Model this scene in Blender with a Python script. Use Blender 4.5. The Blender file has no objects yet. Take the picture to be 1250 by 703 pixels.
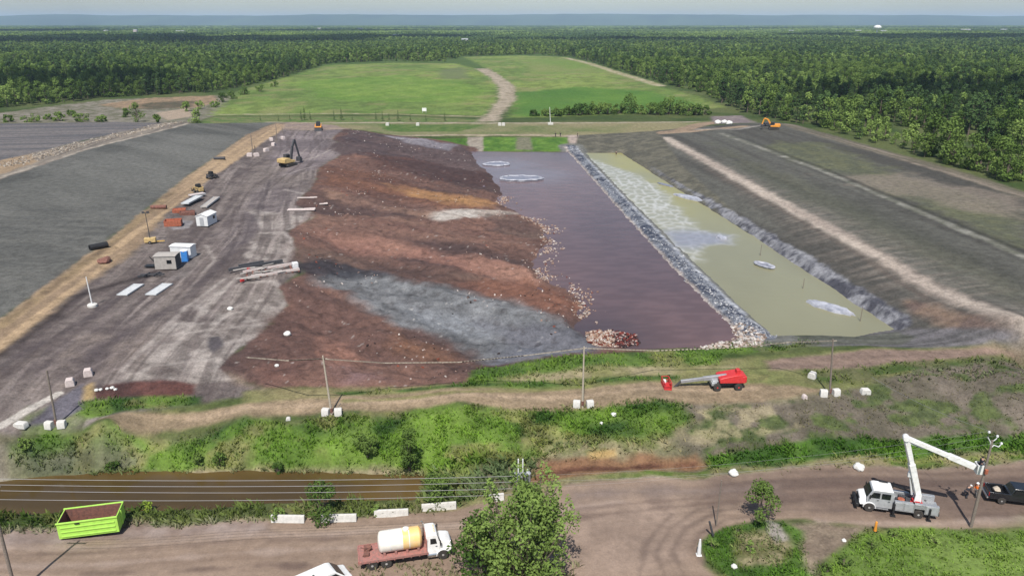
import bpy, bmesh, math, random
import numpy as np
from mathutils import Vector, Matrix, Euler

random.seed(7)
RNG = np.random.default_rng(11)
SC = bpy.context.scene
COL = SC.collection
R = math.radians

# ------------------------------------------------------------------ camera, sky, sun, exposure
CAM_H, PITCH, FPX, CX, CY = 48.0, R(19.4), 920.0, 625.0, 351.5
cam_data = bpy.data.cameras.new('camera')
cam_data.sensor_width = 36.0
cam_data.lens = FPX / 1250.0 * 36.0
cam_data.clip_start = 0.5
cam_data.clip_end = 60000.0
cam = bpy.data.objects.new('camera', cam_data)
cam.location = (0, 0, CAM_H)
cam.rotation_euler = (R(90) - PITCH, 0, 0)
COL.objects.link(cam)
SC.camera = cam

SUN_EL, SUN_AZ = R(57), R(188)          # azimuth clockwise from +Y; the sun stands behind the camera
world = bpy.data.worlds.new('World')
SC.world = world
world.use_nodes = True
wn = world.node_tree
for n in list(wn.nodes):
    wn.nodes.remove(n)
w_out = wn.nodes.new('ShaderNodeOutputWorld')
w_bg = wn.nodes.new('ShaderNodeBackground')
w_sky = wn.nodes.new('ShaderNodeTexSky')
w_sky.sky_type = 'NISHITA'
w_sky.sun_disc = False
w_sky.sun_elevation = SUN_EL
w_sky.sun_rotation = SUN_AZ
w_sky.altitude = 50
w_sky.air_density = 1.0
w_sky.dust_density = 1.0
w_sky.ozone_density = 1.5
w_bg.inputs['Strength'].default_value = 0.088
wn.links.new(w_sky.outputs[0], w_bg.inputs['Color'])
wn.links.new(w_bg.outputs[0], w_out.inputs['Surface'])

sun_data = bpy.data.lights.new('sun', 'SUN')
sun_data.energy = 4.1
sun_data.angle = R(0.6)
sun_data.color = (1.0, 0.955, 0.89)
sun = bpy.data.objects.new('sun', sun_data)
sd_ = Vector((math.sin(SUN_AZ) * math.cos(SUN_EL), math.cos(SUN_AZ) * math.cos(SUN_EL), math.sin(SUN_EL)))
sun.rotation_euler = sd_.to_track_quat('Z', 'Y').to_euler()
sun.location = (0, -60, 120)
COL.objects.link(sun)

SC.view_settings.view_transform = 'Standard'
SC.view_settings.look = 'None'
SC.view_settings.exposure = 0.5
SC.view_settings.gamma = 1.0
SC.view_settings.use_curve_mapping = False
SC.render.engine = 'CYCLES'
SC.cycles.max_bounces = 6
SC.cycles.diffuse_bounces = 3
SC.cycles.glossy_bounces = 3
SC.cycles.transmission_bounces = 3
SC.cycles.transparent_max_bounces = 6
SC.cycles.volume_bounces = 1
SC.cycles.use_denoising = True

# ------------------------------------------------------------------ small numeric helpers
def S(r, g, b, k=0.62):
    """photograph colour (0..255) to a linear base colour; k takes the light's share out"""
    def l(c):
        c = c / 255.0
        return c / 12.92 if c <= 0.04045 else ((c + 0.055) / 1.055) ** 2.4
    return (l(r) * k, l(g) * k, l(b) * k)

def _hash(ix, iy, seed):
    h = (ix.astype(np.int64) * 374761393 + iy.astype(np.int64) * 668265263 + seed * 362437) & 0xFFFFFFFF
    h = ((h ^ (h >> 13)) * 1274126177) & 0xFFFFFFFF
    h = h ^ (h >> 16)
    return (h & 0xFFFFFF).astype(np.float64) / float(0xFFFFFF)

def vnoise(x, y, seed=0):
    ix = np.floor(x); iy = np.floor(y)
    fx = x - ix; fy = y - iy
    fx = fx * fx * (3 - 2 * fx); fy = fy * fy * (3 - 2 * fy)
    a = _hash(ix, iy, seed); b = _hash(ix + 1, iy, seed)
    c = _hash(ix, iy + 1, seed); d = _hash(ix + 1, iy + 1, seed)
    return (a * (1 - fx) + b * fx) * (1 - fy) + (c * (1 - fx) + d * fx) * fy

def fbm(x, y, seed=0, octv=4, gain=0.5):
    t = 0.0; amp = 1.0; tot = 0.0
    for o in range(octv):
        t = t + amp * vnoise(x + 17.3 * o, y - 9.1 * o, seed + o * 13)
        tot += amp; amp *= gain; x = x * 2.03; y = y * 2.03
    return t / tot

def sstep(a, b, x):
    t = np.clip((x - a) / (b - a), 0, 1)
    return t * t * (3 - 2 * t)

def rays(u, v):
    u = np.asarray(u, float); v = np.asarray(v, float)
    dx = (u - CX) / FPX; dy = -(v - CY) / FPX
    cp, sp = math.cos(PITCH), math.sin(PITCH)
    return dx, cp + dy * sp, dy * cp - sp

def plane(u, v, z=0.0):
    dx, dy, dz = rays(u, v)
    t = (CAM_H - z) / np.maximum(-dz, 1e-5)
    return np.stack([dx * t, dy * t], -1)

def sdf(poly, X, Y, margin=12.0):
    """signed distance (negative inside), clipped to +margin outside"""
    P = np.asarray(poly, float)
    out = np.full(X.shape, margin, float)
    lo = P.min(0) - margin; hi = P.max(0) + margin
    m = (X >= lo[0]) & (X <= hi[0]) & (Y >= lo[1]) & (Y <= hi[1])
    if not m.any():
        return out
    x = X[m]; y = Y[m]
    d2 = np.full(x.shape, 1e18); ins = np.zeros(x.shape, bool)
    n = len(P)
    for i in range(n):
        ax, ay = P[i]; bx, by = P[(i + 1) % n]
        ex, ey = bx - ax, by - ay
        L = ex * ex + ey * ey + 1e-12
        t = np.clip(((x - ax) * ex + (y - ay) * ey) / L, 0, 1)
        d2 = np.minimum(d2, (x - ax - t * ex) ** 2 + (y - ay - t * ey) ** 2)
        if ay != by:
            c = ((ay > y) != (by > y)) & (x < ex * (y - ay) / (by - ay) + ax)
            ins ^= c
    d = np.sqrt(d2)
    out[m] = np.where(ins, -d, np.minimum(d, margin))
    return out

def ldist(line, X, Y, margin=30.0):
    P = np.asarray(line, float)
    out = np.full(X.shape, margin, float)
    lo = P.min(0) - margin; hi = P.max(0) + margin
    m = (X >= lo[0]) & (X <= hi[0]) & (Y >= lo[1]) & (Y <= hi[1])
    if not m.any():
        return out
    x = X[m]; y = Y[m]
    d2 = np.full(x.shape, 1e18)
    for i in range(len(P) - 1):
        ax, ay = P[i]; bx, by = P[i + 1]
        ex, ey = bx - ax, by - ay
        t = np.clip(((x - ax) * ex + (y - ay) * ey) / (ex * ex + ey * ey + 1e-12), 0, 1)
        d2 = np.minimum(d2, (x - ax - t * ex) ** 2 + (y - ay - t * ey) ** 2)
    out[m] = np.minimum(np.sqrt(d2), margin)
    return out

# ------------------------------------------------------------------ lie of the land
POND_Z, LIME_Z, DITCH_Z = 1.5, 1.55, -1.0
HL = [  # survey lines: image place, height in metres
    ([(-300, 700), (0, 690), (300, 670), (600, 680), (800, 640), (1000, 610), (1250, 600), (1600, 590)], 0.0),
    ([(0, 900), (600, 900), (1200, 900)], 0.0), ([(850, 690), (1050, 690), (1250, 690), (1500, 680)], 0.15),
    ([(-250, 640), (0, 636), (300, 627), (500, 618), (590, 600), (700, 588), (900, 580), (1100, 571), (1250, 563), (1500, 550)], 0.0),
    ([(-250, 600), (0, 592), (60, 580), (150, 573), (300, 573), (515, 574), (660, 574), (850, 566), (1100, 556), (1250, 548), (1500, 535)], -0.6),
    ([(-250, 540), (0, 531), (130, 523), (300, 510), (420, 503), (560, 494), (800, 488), (1000, 488), (1250, 478), (1500, 465)], 3.0),
    ([(130, 505), (400, 486), (560, 476), (800, 466), (1000, 468), (1250, 455), (1500, 445)], 3.2),
    ([(280, 472), (440, 474), (580, 456), (720, 440), (800, 436), (940, 428), (1060, 424), (1250, 430), (1500, 430)], 3.0),
    ([(-200, 600), (-100, 520), (0, 500), (100, 445), (200, 360), (300, 220), (350, 165)], 4.0),
    ([(180, 455), (260, 440), (320, 390)], 4.0), ([(345, 330), (355, 290), (375, 240), (400, 180), (430, 160)], 5.6),
    ([(-400, 620), (-150, 480), (0, 410), (130, 312), (300, 180), (340, 152)], 5.0),
    ([(-300, 300), (0, 208), (100, 178), (222, 150)], 6.2), ([(-200, 200), (0, 150), (120, 147)], 5.0),
    ([(585, 200), (612, 240), (660, 290), (655, 330), (705, 380)], 1.7),
    ([(430, 260), (470, 230), (500, 210)], 4.2), ([(430, 350), (520, 380)], 2.6), ([(430, 310), (560, 325)], 3.2),
    ([(540, 300), (560, 265)], 2.9), ([(560, 410), (600, 440)], 1.9), ([(400, 400), (420, 440)], 3.2),
    ([(755, 188), (900, 280), (1000, 345), (1095, 405)], 1.8),
    ([(805, 168), (870, 200), (960, 250), (1080, 315), (1180, 370), (1245, 405), (1500, 540)], 5.4),
    ([(885, 160), (1000, 205), (1120, 255), (1250, 310), (1500, 420)], 6.8),
    ([(945, 152), (1050, 180), (1150, 208), (1250, 240), (1500, 320)], 7.6),
    ([(480, 163), (600, 166), (700, 165), (800, 163)], 4.2), ([(350, 149), (600, 150), (780, 150), (880, 148)], 4.2),
    ([(577, 184), (690, 185), (740, 186)], 1.8),
    ([(270, 141), (480, 141), (600, 143), (700, 140), (860, 136)], 3.0),
    ([(300, 108), (450, 95), (560, 80), (690, 72), (800, 104), (900, 138)], 3.0),
    ([(0, 130), (130, 120), (260, 112)], 3.0), ([(1000, 140), (1250, 190), (1500, 260)], 5.0),
    ([(1000, 100), (1250, 110), (1500, 130), (-300, 100), (0, 95)], 2.0),
]
cp_xy, cp_z = [], []
for line, z in HL:
    W = plane([p[0] for p in line], [p[1] for p in line], z)
    for a, b in zip(W[:-1], W[1:]):
        L = float(np.hypot(*(b - a))); n = max(1, min(8, int(L / 14)))
        for k in range(n):
            cp_xy.append(a + (b - a) * k / n); cp_z.append(z)
    cp_xy.append(W[-1]); cp_z.append(z)
for x, y in [(-1500, 1500), (0, 1600), (1500, 1500), (-900, 900), (900, 900), (-300, -200), (300, -200), (0, -200)]:
    cp_xy.append(np.array([x, y], float)); cp_z.append(1.0 if y > 0 else 0.0)
CPX = np.array(cp_xy); CPZ = np.array(cp_z)
_n = len(CPX)
_A = np.zeros((_n + 1, _n + 1))
_A[:_n, :_n] = -np.hypot(CPX[:, None, 0] - CPX[None, :, 0], CPX[:, None, 1] - CPX[None, :, 1]) - np.eye(_n) * 1.2
_A[:_n, _n] = 1; _A[_n, :_n] = 1
_W = np.linalg.solve(_A, np.append(CPZ, 0.0))

def base_h(X, Y):
    X = np.asarray(X, float); Y = np.asarray(Y, float)
    shp = X.shape; x = X.ravel(); y = Y.ravel()
    out = np.full(x.shape, 1.0)
    near = np.flatnonzero((y < 1500) & (np.abs(x) < 1500))
    for s in range(0, len(near), 20000):
        i = near[s:s + 20000]
        d = np.hypot(x[i, None] - CPX[None, :, 0], y[i, None] - CPX[None, :, 1])
        h = -(d @ _W[:_n]) + _W[_n]
        f = sstep(1400, 900, np.maximum(y[i], np.abs(x[i])))
        out[i] = 1.0 + (h - 1.0) * f
    return out.reshape(shp)

def hit(us, vs, hf=None):
    """where the sight line through an image place meets the land"""
    hf = hf or base_h
    us = np.atleast_1d(np.asarray(us, float)); vs = np.atleast_1d(np.asarray(vs, float))
    dx, dy, dz = rays(us, vs)
    dz = np.minimum(dz, -1e-4)
    t0 = (CAM_H - 11.0) / -dz; t1 = (CAM_H + 3.0) / -dz
    K = 48
    T = t0[:, None] + (t1 - t0)[:, None] * np.linspace(0, 1, K)[None]
    h = hf(dx[:, None] * T, dy[:, None] * T)
    below = (CAM_H + dz[:, None] * T) < h
    k = np.clip(np.argmax(below, 1), 1, K - 1)
    r = np.arange(len(us))
    a = T[r, k - 1]; b = T[r, k]
    for _ in range(12):
        m = 0.5 * (a + b)
        bl = (CAM_H + dz * m) < hf(dx * m, dy * m)
        b = np.where(bl, m, b); a = np.where(bl, a, m)
    return np.stack([dx * b, dy * b], -1)

def ppoly(pts):
    return hit([p[0] for p in pts], [p[1] for p in pts])

# water bodies
POND_PX = [(574, 185), (692, 186), (800, 292), (905, 397), (897, 418), (850, 425), (790, 428), (765, 427), (742, 424), (715, 412),
           (703, 394), (713, 374), (692, 351), (656, 339), (652, 318), (669, 298), (661, 276), (631, 259), (609, 250), (613, 235),
           (601, 215), (584, 200)]
LIME_PX = [(716, 187), (758, 187), (800, 214), (900, 276), (1000, 342), (1092, 402), (1040, 411), (945, 412), (900, 370), (830, 302), (770, 243)]
DITCH_PX = [(-260, 615), (0, 589), (60, 580), (150, 575), (300, 576), (440, 577), (520, 579), (516, 604), (500, 611), (300, 617), (150, 622), (0, 626), (-260, 640)]
POND = plane(*zip(*POND_PX), POND_Z); LIME = plane(*zip(*LIME_PX), LIME_Z); DITCH = plane(*zip(*DITCH_PX), DITCH_Z)
CAUSE = plane(*zip(*[(697, 180), (704, 187), (760, 247), (823, 312), (870, 358), (918, 402), (932, 412)]), 2.2)
ORANGE = plane(*zip(*[(640, 572), (700, 568), (780, 565), (860, 562), (865, 570), (780, 577), (700, 580), (640, 583)]), -0.6)
WASTE_PX = [(420, 158), (470, 164), (540, 172), (580, 180), (600, 195), (625, 215), (640, 240), (680, 270), (700, 300), (690, 330), (725, 360),
            (730, 395), (790, 408), (785, 428), (720, 432), (640, 440), (580, 450), (572, 466), (500, 473), (420, 475), (330, 476), (295, 464), (268, 450),
            (290, 428), (318, 410), (330, 392), (352, 372), (340, 352), (372, 332), (360, 300), (352, 282), (388, 262), (360, 250),
            (384, 226), (390, 205), (428, 182), (405, 170)]
WASTE = ppoly(WASTE_PX)
_fa, _fb = hit([400, 650], [262, 330])
FLOW = math.atan2(_fb[1] - _fa[1], _fb[0] - _fa[0])

def rot(X, Y, a):
    c, s = math.cos(a), math.sin(a)
    return X * c + Y * s, -X * s + Y * c

def height(X, Y):
    X = np.asarray(X, float); Y = np.asarray(Y, float)
    h = base_h(X, Y)
    near = sstep(900, 500, Y)
    h = h + near * ((fbm(X / 9, Y / 9, 3) - 0.5) * 0.35 * sstep(66, 80, Y) + (fbm(X / 1.6, Y / 1.6, 5, 3) - 0.5) * 0.14)
    # tipped waste: lobes running down to the water
    w = sstep(2.0, -6.0, sdf(WASTE, X, Y))
    a, b = rot(X, Y, FLOW)
    lob = fbm(a / 60, b / 9, 21, 3) - 0.5
    rid = 1 - np.abs(2 * fbm(a / 26 + 5, b / 5.5, 22, 3) - 1)
    h = h + w * (lob * 2.6 + (rid - 0.7) * 0.25 + (fbm(X / 7, Y / 7, 24, 4) - 0.5) * 1.5 + (fbm(X / 1.6, Y / 1.6, 23, 3) - 0.5) * 0.75)
    # ruts and furrows on the working pad, and on the road
    h = h + near * (fbm(X / 25, Y / 1.1, 31, 2) - 0.5) * 0.05
    # ponds are sunk into the land
    for poly, z, soft, dep, amp in ((POND, POND_Z, 2.5, 1.6, 1.4), (LIME, LIME_Z, 1.6, 1.2, 0.5), (DITCH, DITCH_Z, 1.4, 0.7, 0.5)):
        raw = sdf(poly, X, Y)
        s = raw + (fbm(X / 4.0, Y / 4.0, 41, 4) - 0.5) * 2 * amp * (raw < 9)
        inside = z - 0.03 - np.clip(-s, 0, 6) * dep / 6.0
        shore = np.maximum(h, z + 0.10 + np.clip(s, 0, 3) * 0.10) if poly is not DITCH else np.maximum(h, z + 0.08)
        rim = np.where(s < 4, z + (shore - z) * sstep(0, soft, s), h)
        h = np.where(s < 0, inside, np.where(raw < 8, h + (rim - h) * sstep(6, 3, s), h))
    # the dividing bank between the two ponds
    d = ldist(CAUSE, X, Y)
    ridge = 1.95 - np.clip(d - 0.9, 0, 9) * 0.42 + (fbm(X / 1.1, Y / 1.1, 51, 3) - 0.5) * 0.45
    h = np.where(d < 7, np.maximum(h, ridge), h)
    h = h - 0.35 * sstep(1.0, -1.0, sdf(ORANGE, X, Y))
    return h

def at(u, v, dz=0.0):
    p = hit([u], [v], height)[0]
    return Vector((p[0], p[1], float(height(p[0:1], p[1:2])[0]) + dz))

def zat(x, y):
    return float(height(np.array([x]), np.array([y]))[0])

# ------------------------------------------------------------------ materials
def base_mat(name):
    m = bpy.data.materials.new(name); m.use_nodes = True
    nt = m.node_tree
    return m, nt, nt.nodes['Principled BSDF']

def mat(name, col, rough=0.6, metal=0.0, var=0.12, scale=6.0, bump=0.0, spec=0.4, dirt=None, coat=0.0):
    m, nt, b = base_mat(name)
    tc = nt.nodes.new('ShaderNodeTexCoord')
    nz = nt.nodes.new('ShaderNodeTexNoise'); nz.inputs['Scale'].default_value = scale; nz.inputs['Detail'].default_value = 5
    nz.inputs['Roughness'].default_value = 0.65
    nt.links.new(tc.outputs['Object'], nz.inputs['Vector'])
    rp = nt.nodes.new('ShaderNodeValToRGB')
    rp.color_ramp.elements[0].position = 0.3; rp.color_ramp.elements[1].position = 0.7
    d = dirt or tuple(c * (1 - var) for c in col)
    rp.color_ramp.elements[0].color = (*d, 1)
    rp.color_ramp.elements[1].color = (*[min(1, c * (1 + var * 0.5)) for c in col], 1)
    nt.links.new(nz.outputs['Fac'], rp.inputs['Fac'])
    nt.links.new(rp.outputs['Color'], b.inputs['Base Color'])
    b.inputs['Roughness'].default_value = rough; b.inputs['Metallic'].default_value = metal
    b.inputs['Specular IOR Level'].default_value = spec
    if coat:
        b.inputs['Coat Weight'].default_value = coat
    if bump:
        bp = nt.nodes.new('ShaderNodeBump'); bp.inputs['Strength'].default_value = bump; bp.inputs['Distance'].default_value = 0.05
        nt.links.new(nz.outputs['Fac'], bp.inputs['Height']); nt.links.new(bp.outputs['Normal'], b.inputs['Normal'])
    return m

def attr_mat(name, rough=0.95, fine=0.26, bump=0.5, spec=0.15, s1=3.2, s2=0.7):
    """base colour from the mesh's own colour layer, broken up by two world-space noises"""
    m, nt, b = base_mat(name)
    at_ = nt.nodes.new('ShaderNodeAttribute'); at_.attribute_name = 'Col'
    geo = nt.nodes.new('ShaderNodeNewGeometry')
    n1 = nt.nodes.new('ShaderNodeTexNoise'); n1.inputs['Scale'].default_value = s1; n1.inputs['Detail'].default_value = 4; n1.inputs['Roughness'].default_value = 0.7
    n2 = nt.nodes.new('ShaderNodeTexNoise'); n2.inputs['Scale'].default_value = s2; n2.inputs['Detail'].default_value = 4; n2.inputs['Roughness'].default_value = 0.65
    for n in (n1, n2):
        nt.links.new(geo.outputs['Position'], n.inputs['Vector'])
    ad = nt.nodes.new('ShaderNodeMath'); ad.operation = 'ADD'
    nt.links.new(n1.outputs['Fac'], ad.inputs[0]); nt.links.new(n2.outputs['Fac'], ad.inputs[1])
    mr = nt.nodes.new('ShaderNodeMapRange')
    mr.inputs['From Min'].default_value = 0.7; mr.inputs['From Max'].default_value = 1.3
    mr.inputs['To Min'].default_value = 1 - fine * 1.6; mr.inputs['To Max'].default_value = 1 + fine * 1.6
    nt.links.new(ad.outputs[0], mr.inputs['Value'])
    vm = nt.nodes.new('ShaderNodeVectorMath'); vm.operation = 'SCALE'
    nt.links.new(at_.outputs['Color'], vm.inputs[0]); nt.links.new(mr.outputs[0], vm.inputs['Scale'])
    nt.links.new(vm.outputs[0], b.inputs['Base Color'])
    b.inputs['Roughness'].default_value = rough; b.inputs['Specular IOR Level'].default_value = spec
    if bump:
        bp = nt.nodes.new('ShaderNodeBump'); bp.inputs['Strength'].default_value = bump; bp.inputs['Distance'].default_value = 0.25
        nt.links.new(ad.outputs[0], bp.inputs['Height']); nt.links.new(bp.outputs['Normal'], b.inputs['Normal'])
    return m

# ------------------------------------------------------------------ mesh helpers
def tag(o, label=None, cat=None, group=None, kind=None):
    if label: o['label'] = label
    if cat: o['category'] = cat
    if group: o['group'] = group
    if kind: o['kind'] = kind
    return o

def np_mesh(name, V, F, m, col=None, parent=None, smooth=False):
    """mesh from arrays; F is (n,3) or (n,4)"""
    V = np.asarray(V, np.float32); F = np.asarray(F, np.int32)
    me = bpy.data.meshes.new(name)
    k = F.shape[1]
    me.vertices.add(len(V)); me.vertices.foreach_set('co', V.ravel())
    me.loops.add(F.size); me.loops.foreach_set('vertex_index', F.ravel())
    me.polygons.add(len(F))
    me.polygons.foreach_set('loop_start', np.arange(0, F.size, k, dtype=np.int32))
    me.polygons.foreach_set('loop_total', np.full(len(F), k, np.int32))
    me.polygons.foreach_set('use_smooth', np.full(len(F), smooth, bool))
    me.update(calc_edges=True)
    if col is not None:
        a = me.color_attributes.new('Col', 'FLOAT_COLOR', 'POINT')
        c = np.ones((len(V), 4), np.float32); c[:, :3] = col
        a.data.foreach_set('color', c.ravel())
    me.materials.append(m)
    o = bpy.data.objects.new(name, me); COL.objects.link(o)
    if parent: o.parent = parent
    return o

def empty(name, loc, rz=0.0):
    o = bpy.data.objects.new(name, None); COL.objects.link(o)
    o.location = loc; o.rotation_euler = (0, 0, rz); o.empty_display_size = 0.3
    return o
# ------------------------------------------------------------------ the ground's colours
def mix(c, a, m):
    return c * (1 - m[:, None]) + np.asarray(a) * m[:, None]

def blend(c1, c2, t):
    return np.asarray(c1)[None] * (1 - t[:, None]) + np.asarray(c2)[None] * t[:, None]

def con(t, lo=0.35, hi=0.65):
    return np.clip((t - lo) / (hi - lo), 0, 1)

_pa, _pb = hit([60, 300], [440, 200])
PADDIR = math.atan2(_pb[1] - _pa[1], _pb[0] - _pa[0])
SITE = R(5.6)       # the ponds' long axis, turned from +Y
GR_BRIGHT, GR_MID, GR_DARK, DRY = S(108, 132, 62), S(86, 112, 54), S(60, 86, 42), S(158, 150, 112)

class Paint:
    def __init__(s, X, Y):
        s.X, s.Y = X, Y
        s.c = np.zeros((len(X), 3))
        s.mud = fbm(X / 3.0, Y / 3.0, 61, 4); s.big = fbm(X / 22, Y / 22, 62, 4); s.sm = fbm(X / 0.9, Y / 0.9, 63, 3)
        s.en = (fbm(X / 2.6, Y / 2.6, 64, 4) - 0.5) * 2; s.en2 = (fbm(X / 9, Y / 9, 65, 4) - 0.5) * 2
        a, b = rot(X, Y, R(2)); s.trk = fbm(a / 40, b / 0.8, 66, 3); s.trk2 = fbm(a / 70, b / 2.4, 67, 3)
        a, b = rot(X, Y, SITE)
        s.lng = fbm(a / 1.4, b / 40, 68, 3); s.lng2 = fbm(a / 4.0, b / 70, 69, 3)
        a, b = rot(X, Y, FLOW); s.flw = fbm(a / 45, b / 5.0, 70, 4); s.flw2 = fbm(a / 30, b / 5.0, 71, 4)
        s.fa, s.fb = a, b
    def area(s, pts, c1, c2=None, t=None, edge=1.0, soft=0.6, edge2=0.0, op=1.0, world=False, rim=None):
        P = pts if world else ppoly(pts)
        d = sdf(P, s.X, s.Y, 15.0)
        m = sstep(soft, -soft, d + edge * s.en + edge2 * s.en2) * op
        m = np.where(d >= 14.9, 0, m)
        col = np.broadcast_to(np.asarray(c1), s.c.shape) if c2 is None else blend(c1, c2, t)
        s.c = s.c * (1 - m[:, None]) + col * m[:, None]
        if rim is not None:
            q = d + edge * s.en + edge2 * s.en2
            k = sstep(0.9, 0.2, np.abs(q + 0.7)) * 0.6 * sstep(0.40, 0.58, s.mud)
            s.c = s.c * (1 - k[:, None]) + np.asarray(rim) * k[:, None]
        return m
    def line(s, pts, w, c1, c2=None, t=None, edge=0.4, soft=0.5, op=1.0, world=False):
        P = pts if world else ppoly(pts)
        d = ldist(P, s.X, s.Y) - w / 2
        m = sstep(soft, -soft, d + edge * s.en) * op
        col = np.broadcast_to(np.asarray(c1), s.c.shape) if c2 is None else blend(c1, c2, t)
        s.c = s.c * (1 - m[:, None]) + col * m[:, None]
        return m

ROAD_PX = [(-300, 668), (0, 646), (120, 643), (330, 636), (560, 622), (600, 612), (690, 592), (800, 583), (900, 578), (1100, 570), (1250, 563), (1550, 552),
           (1550, 632), (1250, 641), (1180, 646), (1050, 642), (985, 634), (925, 635), (880, 645), (855, 662), (862, 690), (900, 730), (900, 900), (-300, 900)]
PATH_PX = [(120, 512), (180, 502), (300, 492), (400, 485), (560, 474), (800, 465), (930, 468), (1010, 478), (960, 486), (800, 487), (560, 490), (400, 503), (240, 521), (150, 524)]
PAD_PX = [(338, 158), (420, 157), (405, 170), (428, 182), (390, 205), (384, 226), (360, 250), (388, 262), (352, 282), (360, 300), (372, 332), (340, 352),
          (352, 372), (330, 392), (318, 410), (290, 428), (268, 450), (300, 468), (330, 478), (240, 492), (120, 512), (100, 525), (30, 530), (-60, 560), (-300, 700), (-300, 560),
          (-60, 460), (0, 430), (60, 390), (110, 345), (165, 310), (205, 260), (262, 214), (325, 168)]
FIELD_L = [(258, 141), (292, 112), (345, 96), (400, 80), (480, 77), (556, 78), (586, 86), (610, 100), (606, 125), (592, 141), (480, 139)]
FIELD_R = [(566, 70), (640, 68), (690, 70), (740, 84), (800, 104), (850, 118), (880, 131), (820, 137), (700, 142), (624, 144), (630, 115), (600, 86)]
GRASS_SLOPE = [(12, 545), (60, 528), (120, 526), (300, 513), (420, 505), (560, 495), (720, 492), (840, 494), (850, 515), (800, 540), (740, 540), (670, 552), (640, 570), (520, 580), (300, 574), (60, 572), (10, 575)]
RIGHT_GRASS = [(1000, 690), (1030, 668), (1052, 650), (1110, 645), (1190, 649), (1300, 644), (1500, 640), (1500, 800), (1000, 800)]
ISLAND = [(853, 668), (862, 655), (885, 645), (930, 636), (965, 638), (980, 648), (975, 665), (985, 690), (1010, 720), (905, 720), (872, 690)]
GRAVEL_SLOPE = [(820, 545), (850, 515), (835, 494), (960, 490), (1010, 483), (1060, 470), (1250, 447), (1500, 430), (1500, 545), (1250, 533), (1100, 540), (950, 545), (880, 556)]
REEDS = [(860, 560), (950, 543), (1100, 537), (1250, 529), (1500, 515), (1500, 545), (1250, 556), (1100, 562), (950, 572), (868, 574)]
FRONT_STRIP = [(576, 450), (640, 441), (720, 432), (800, 431), (900, 424), (985, 414), (1000, 418), (950, 428), (880, 434), (880, 446), (800, 448), (650, 462), (572, 470)]
DITCH_BANK = [(-260, 650), (0, 645), (150, 636), (330, 634), (560, 618), (600, 600), (680, 586), (860, 574), (950, 572), (1100, 565), (1250, 558), (1250, 566), (1100, 573), (900, 581), (800, 586), (690, 596), (600, 614), (560, 622), (330, 638), (120, 646), (-260, 670)]

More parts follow.
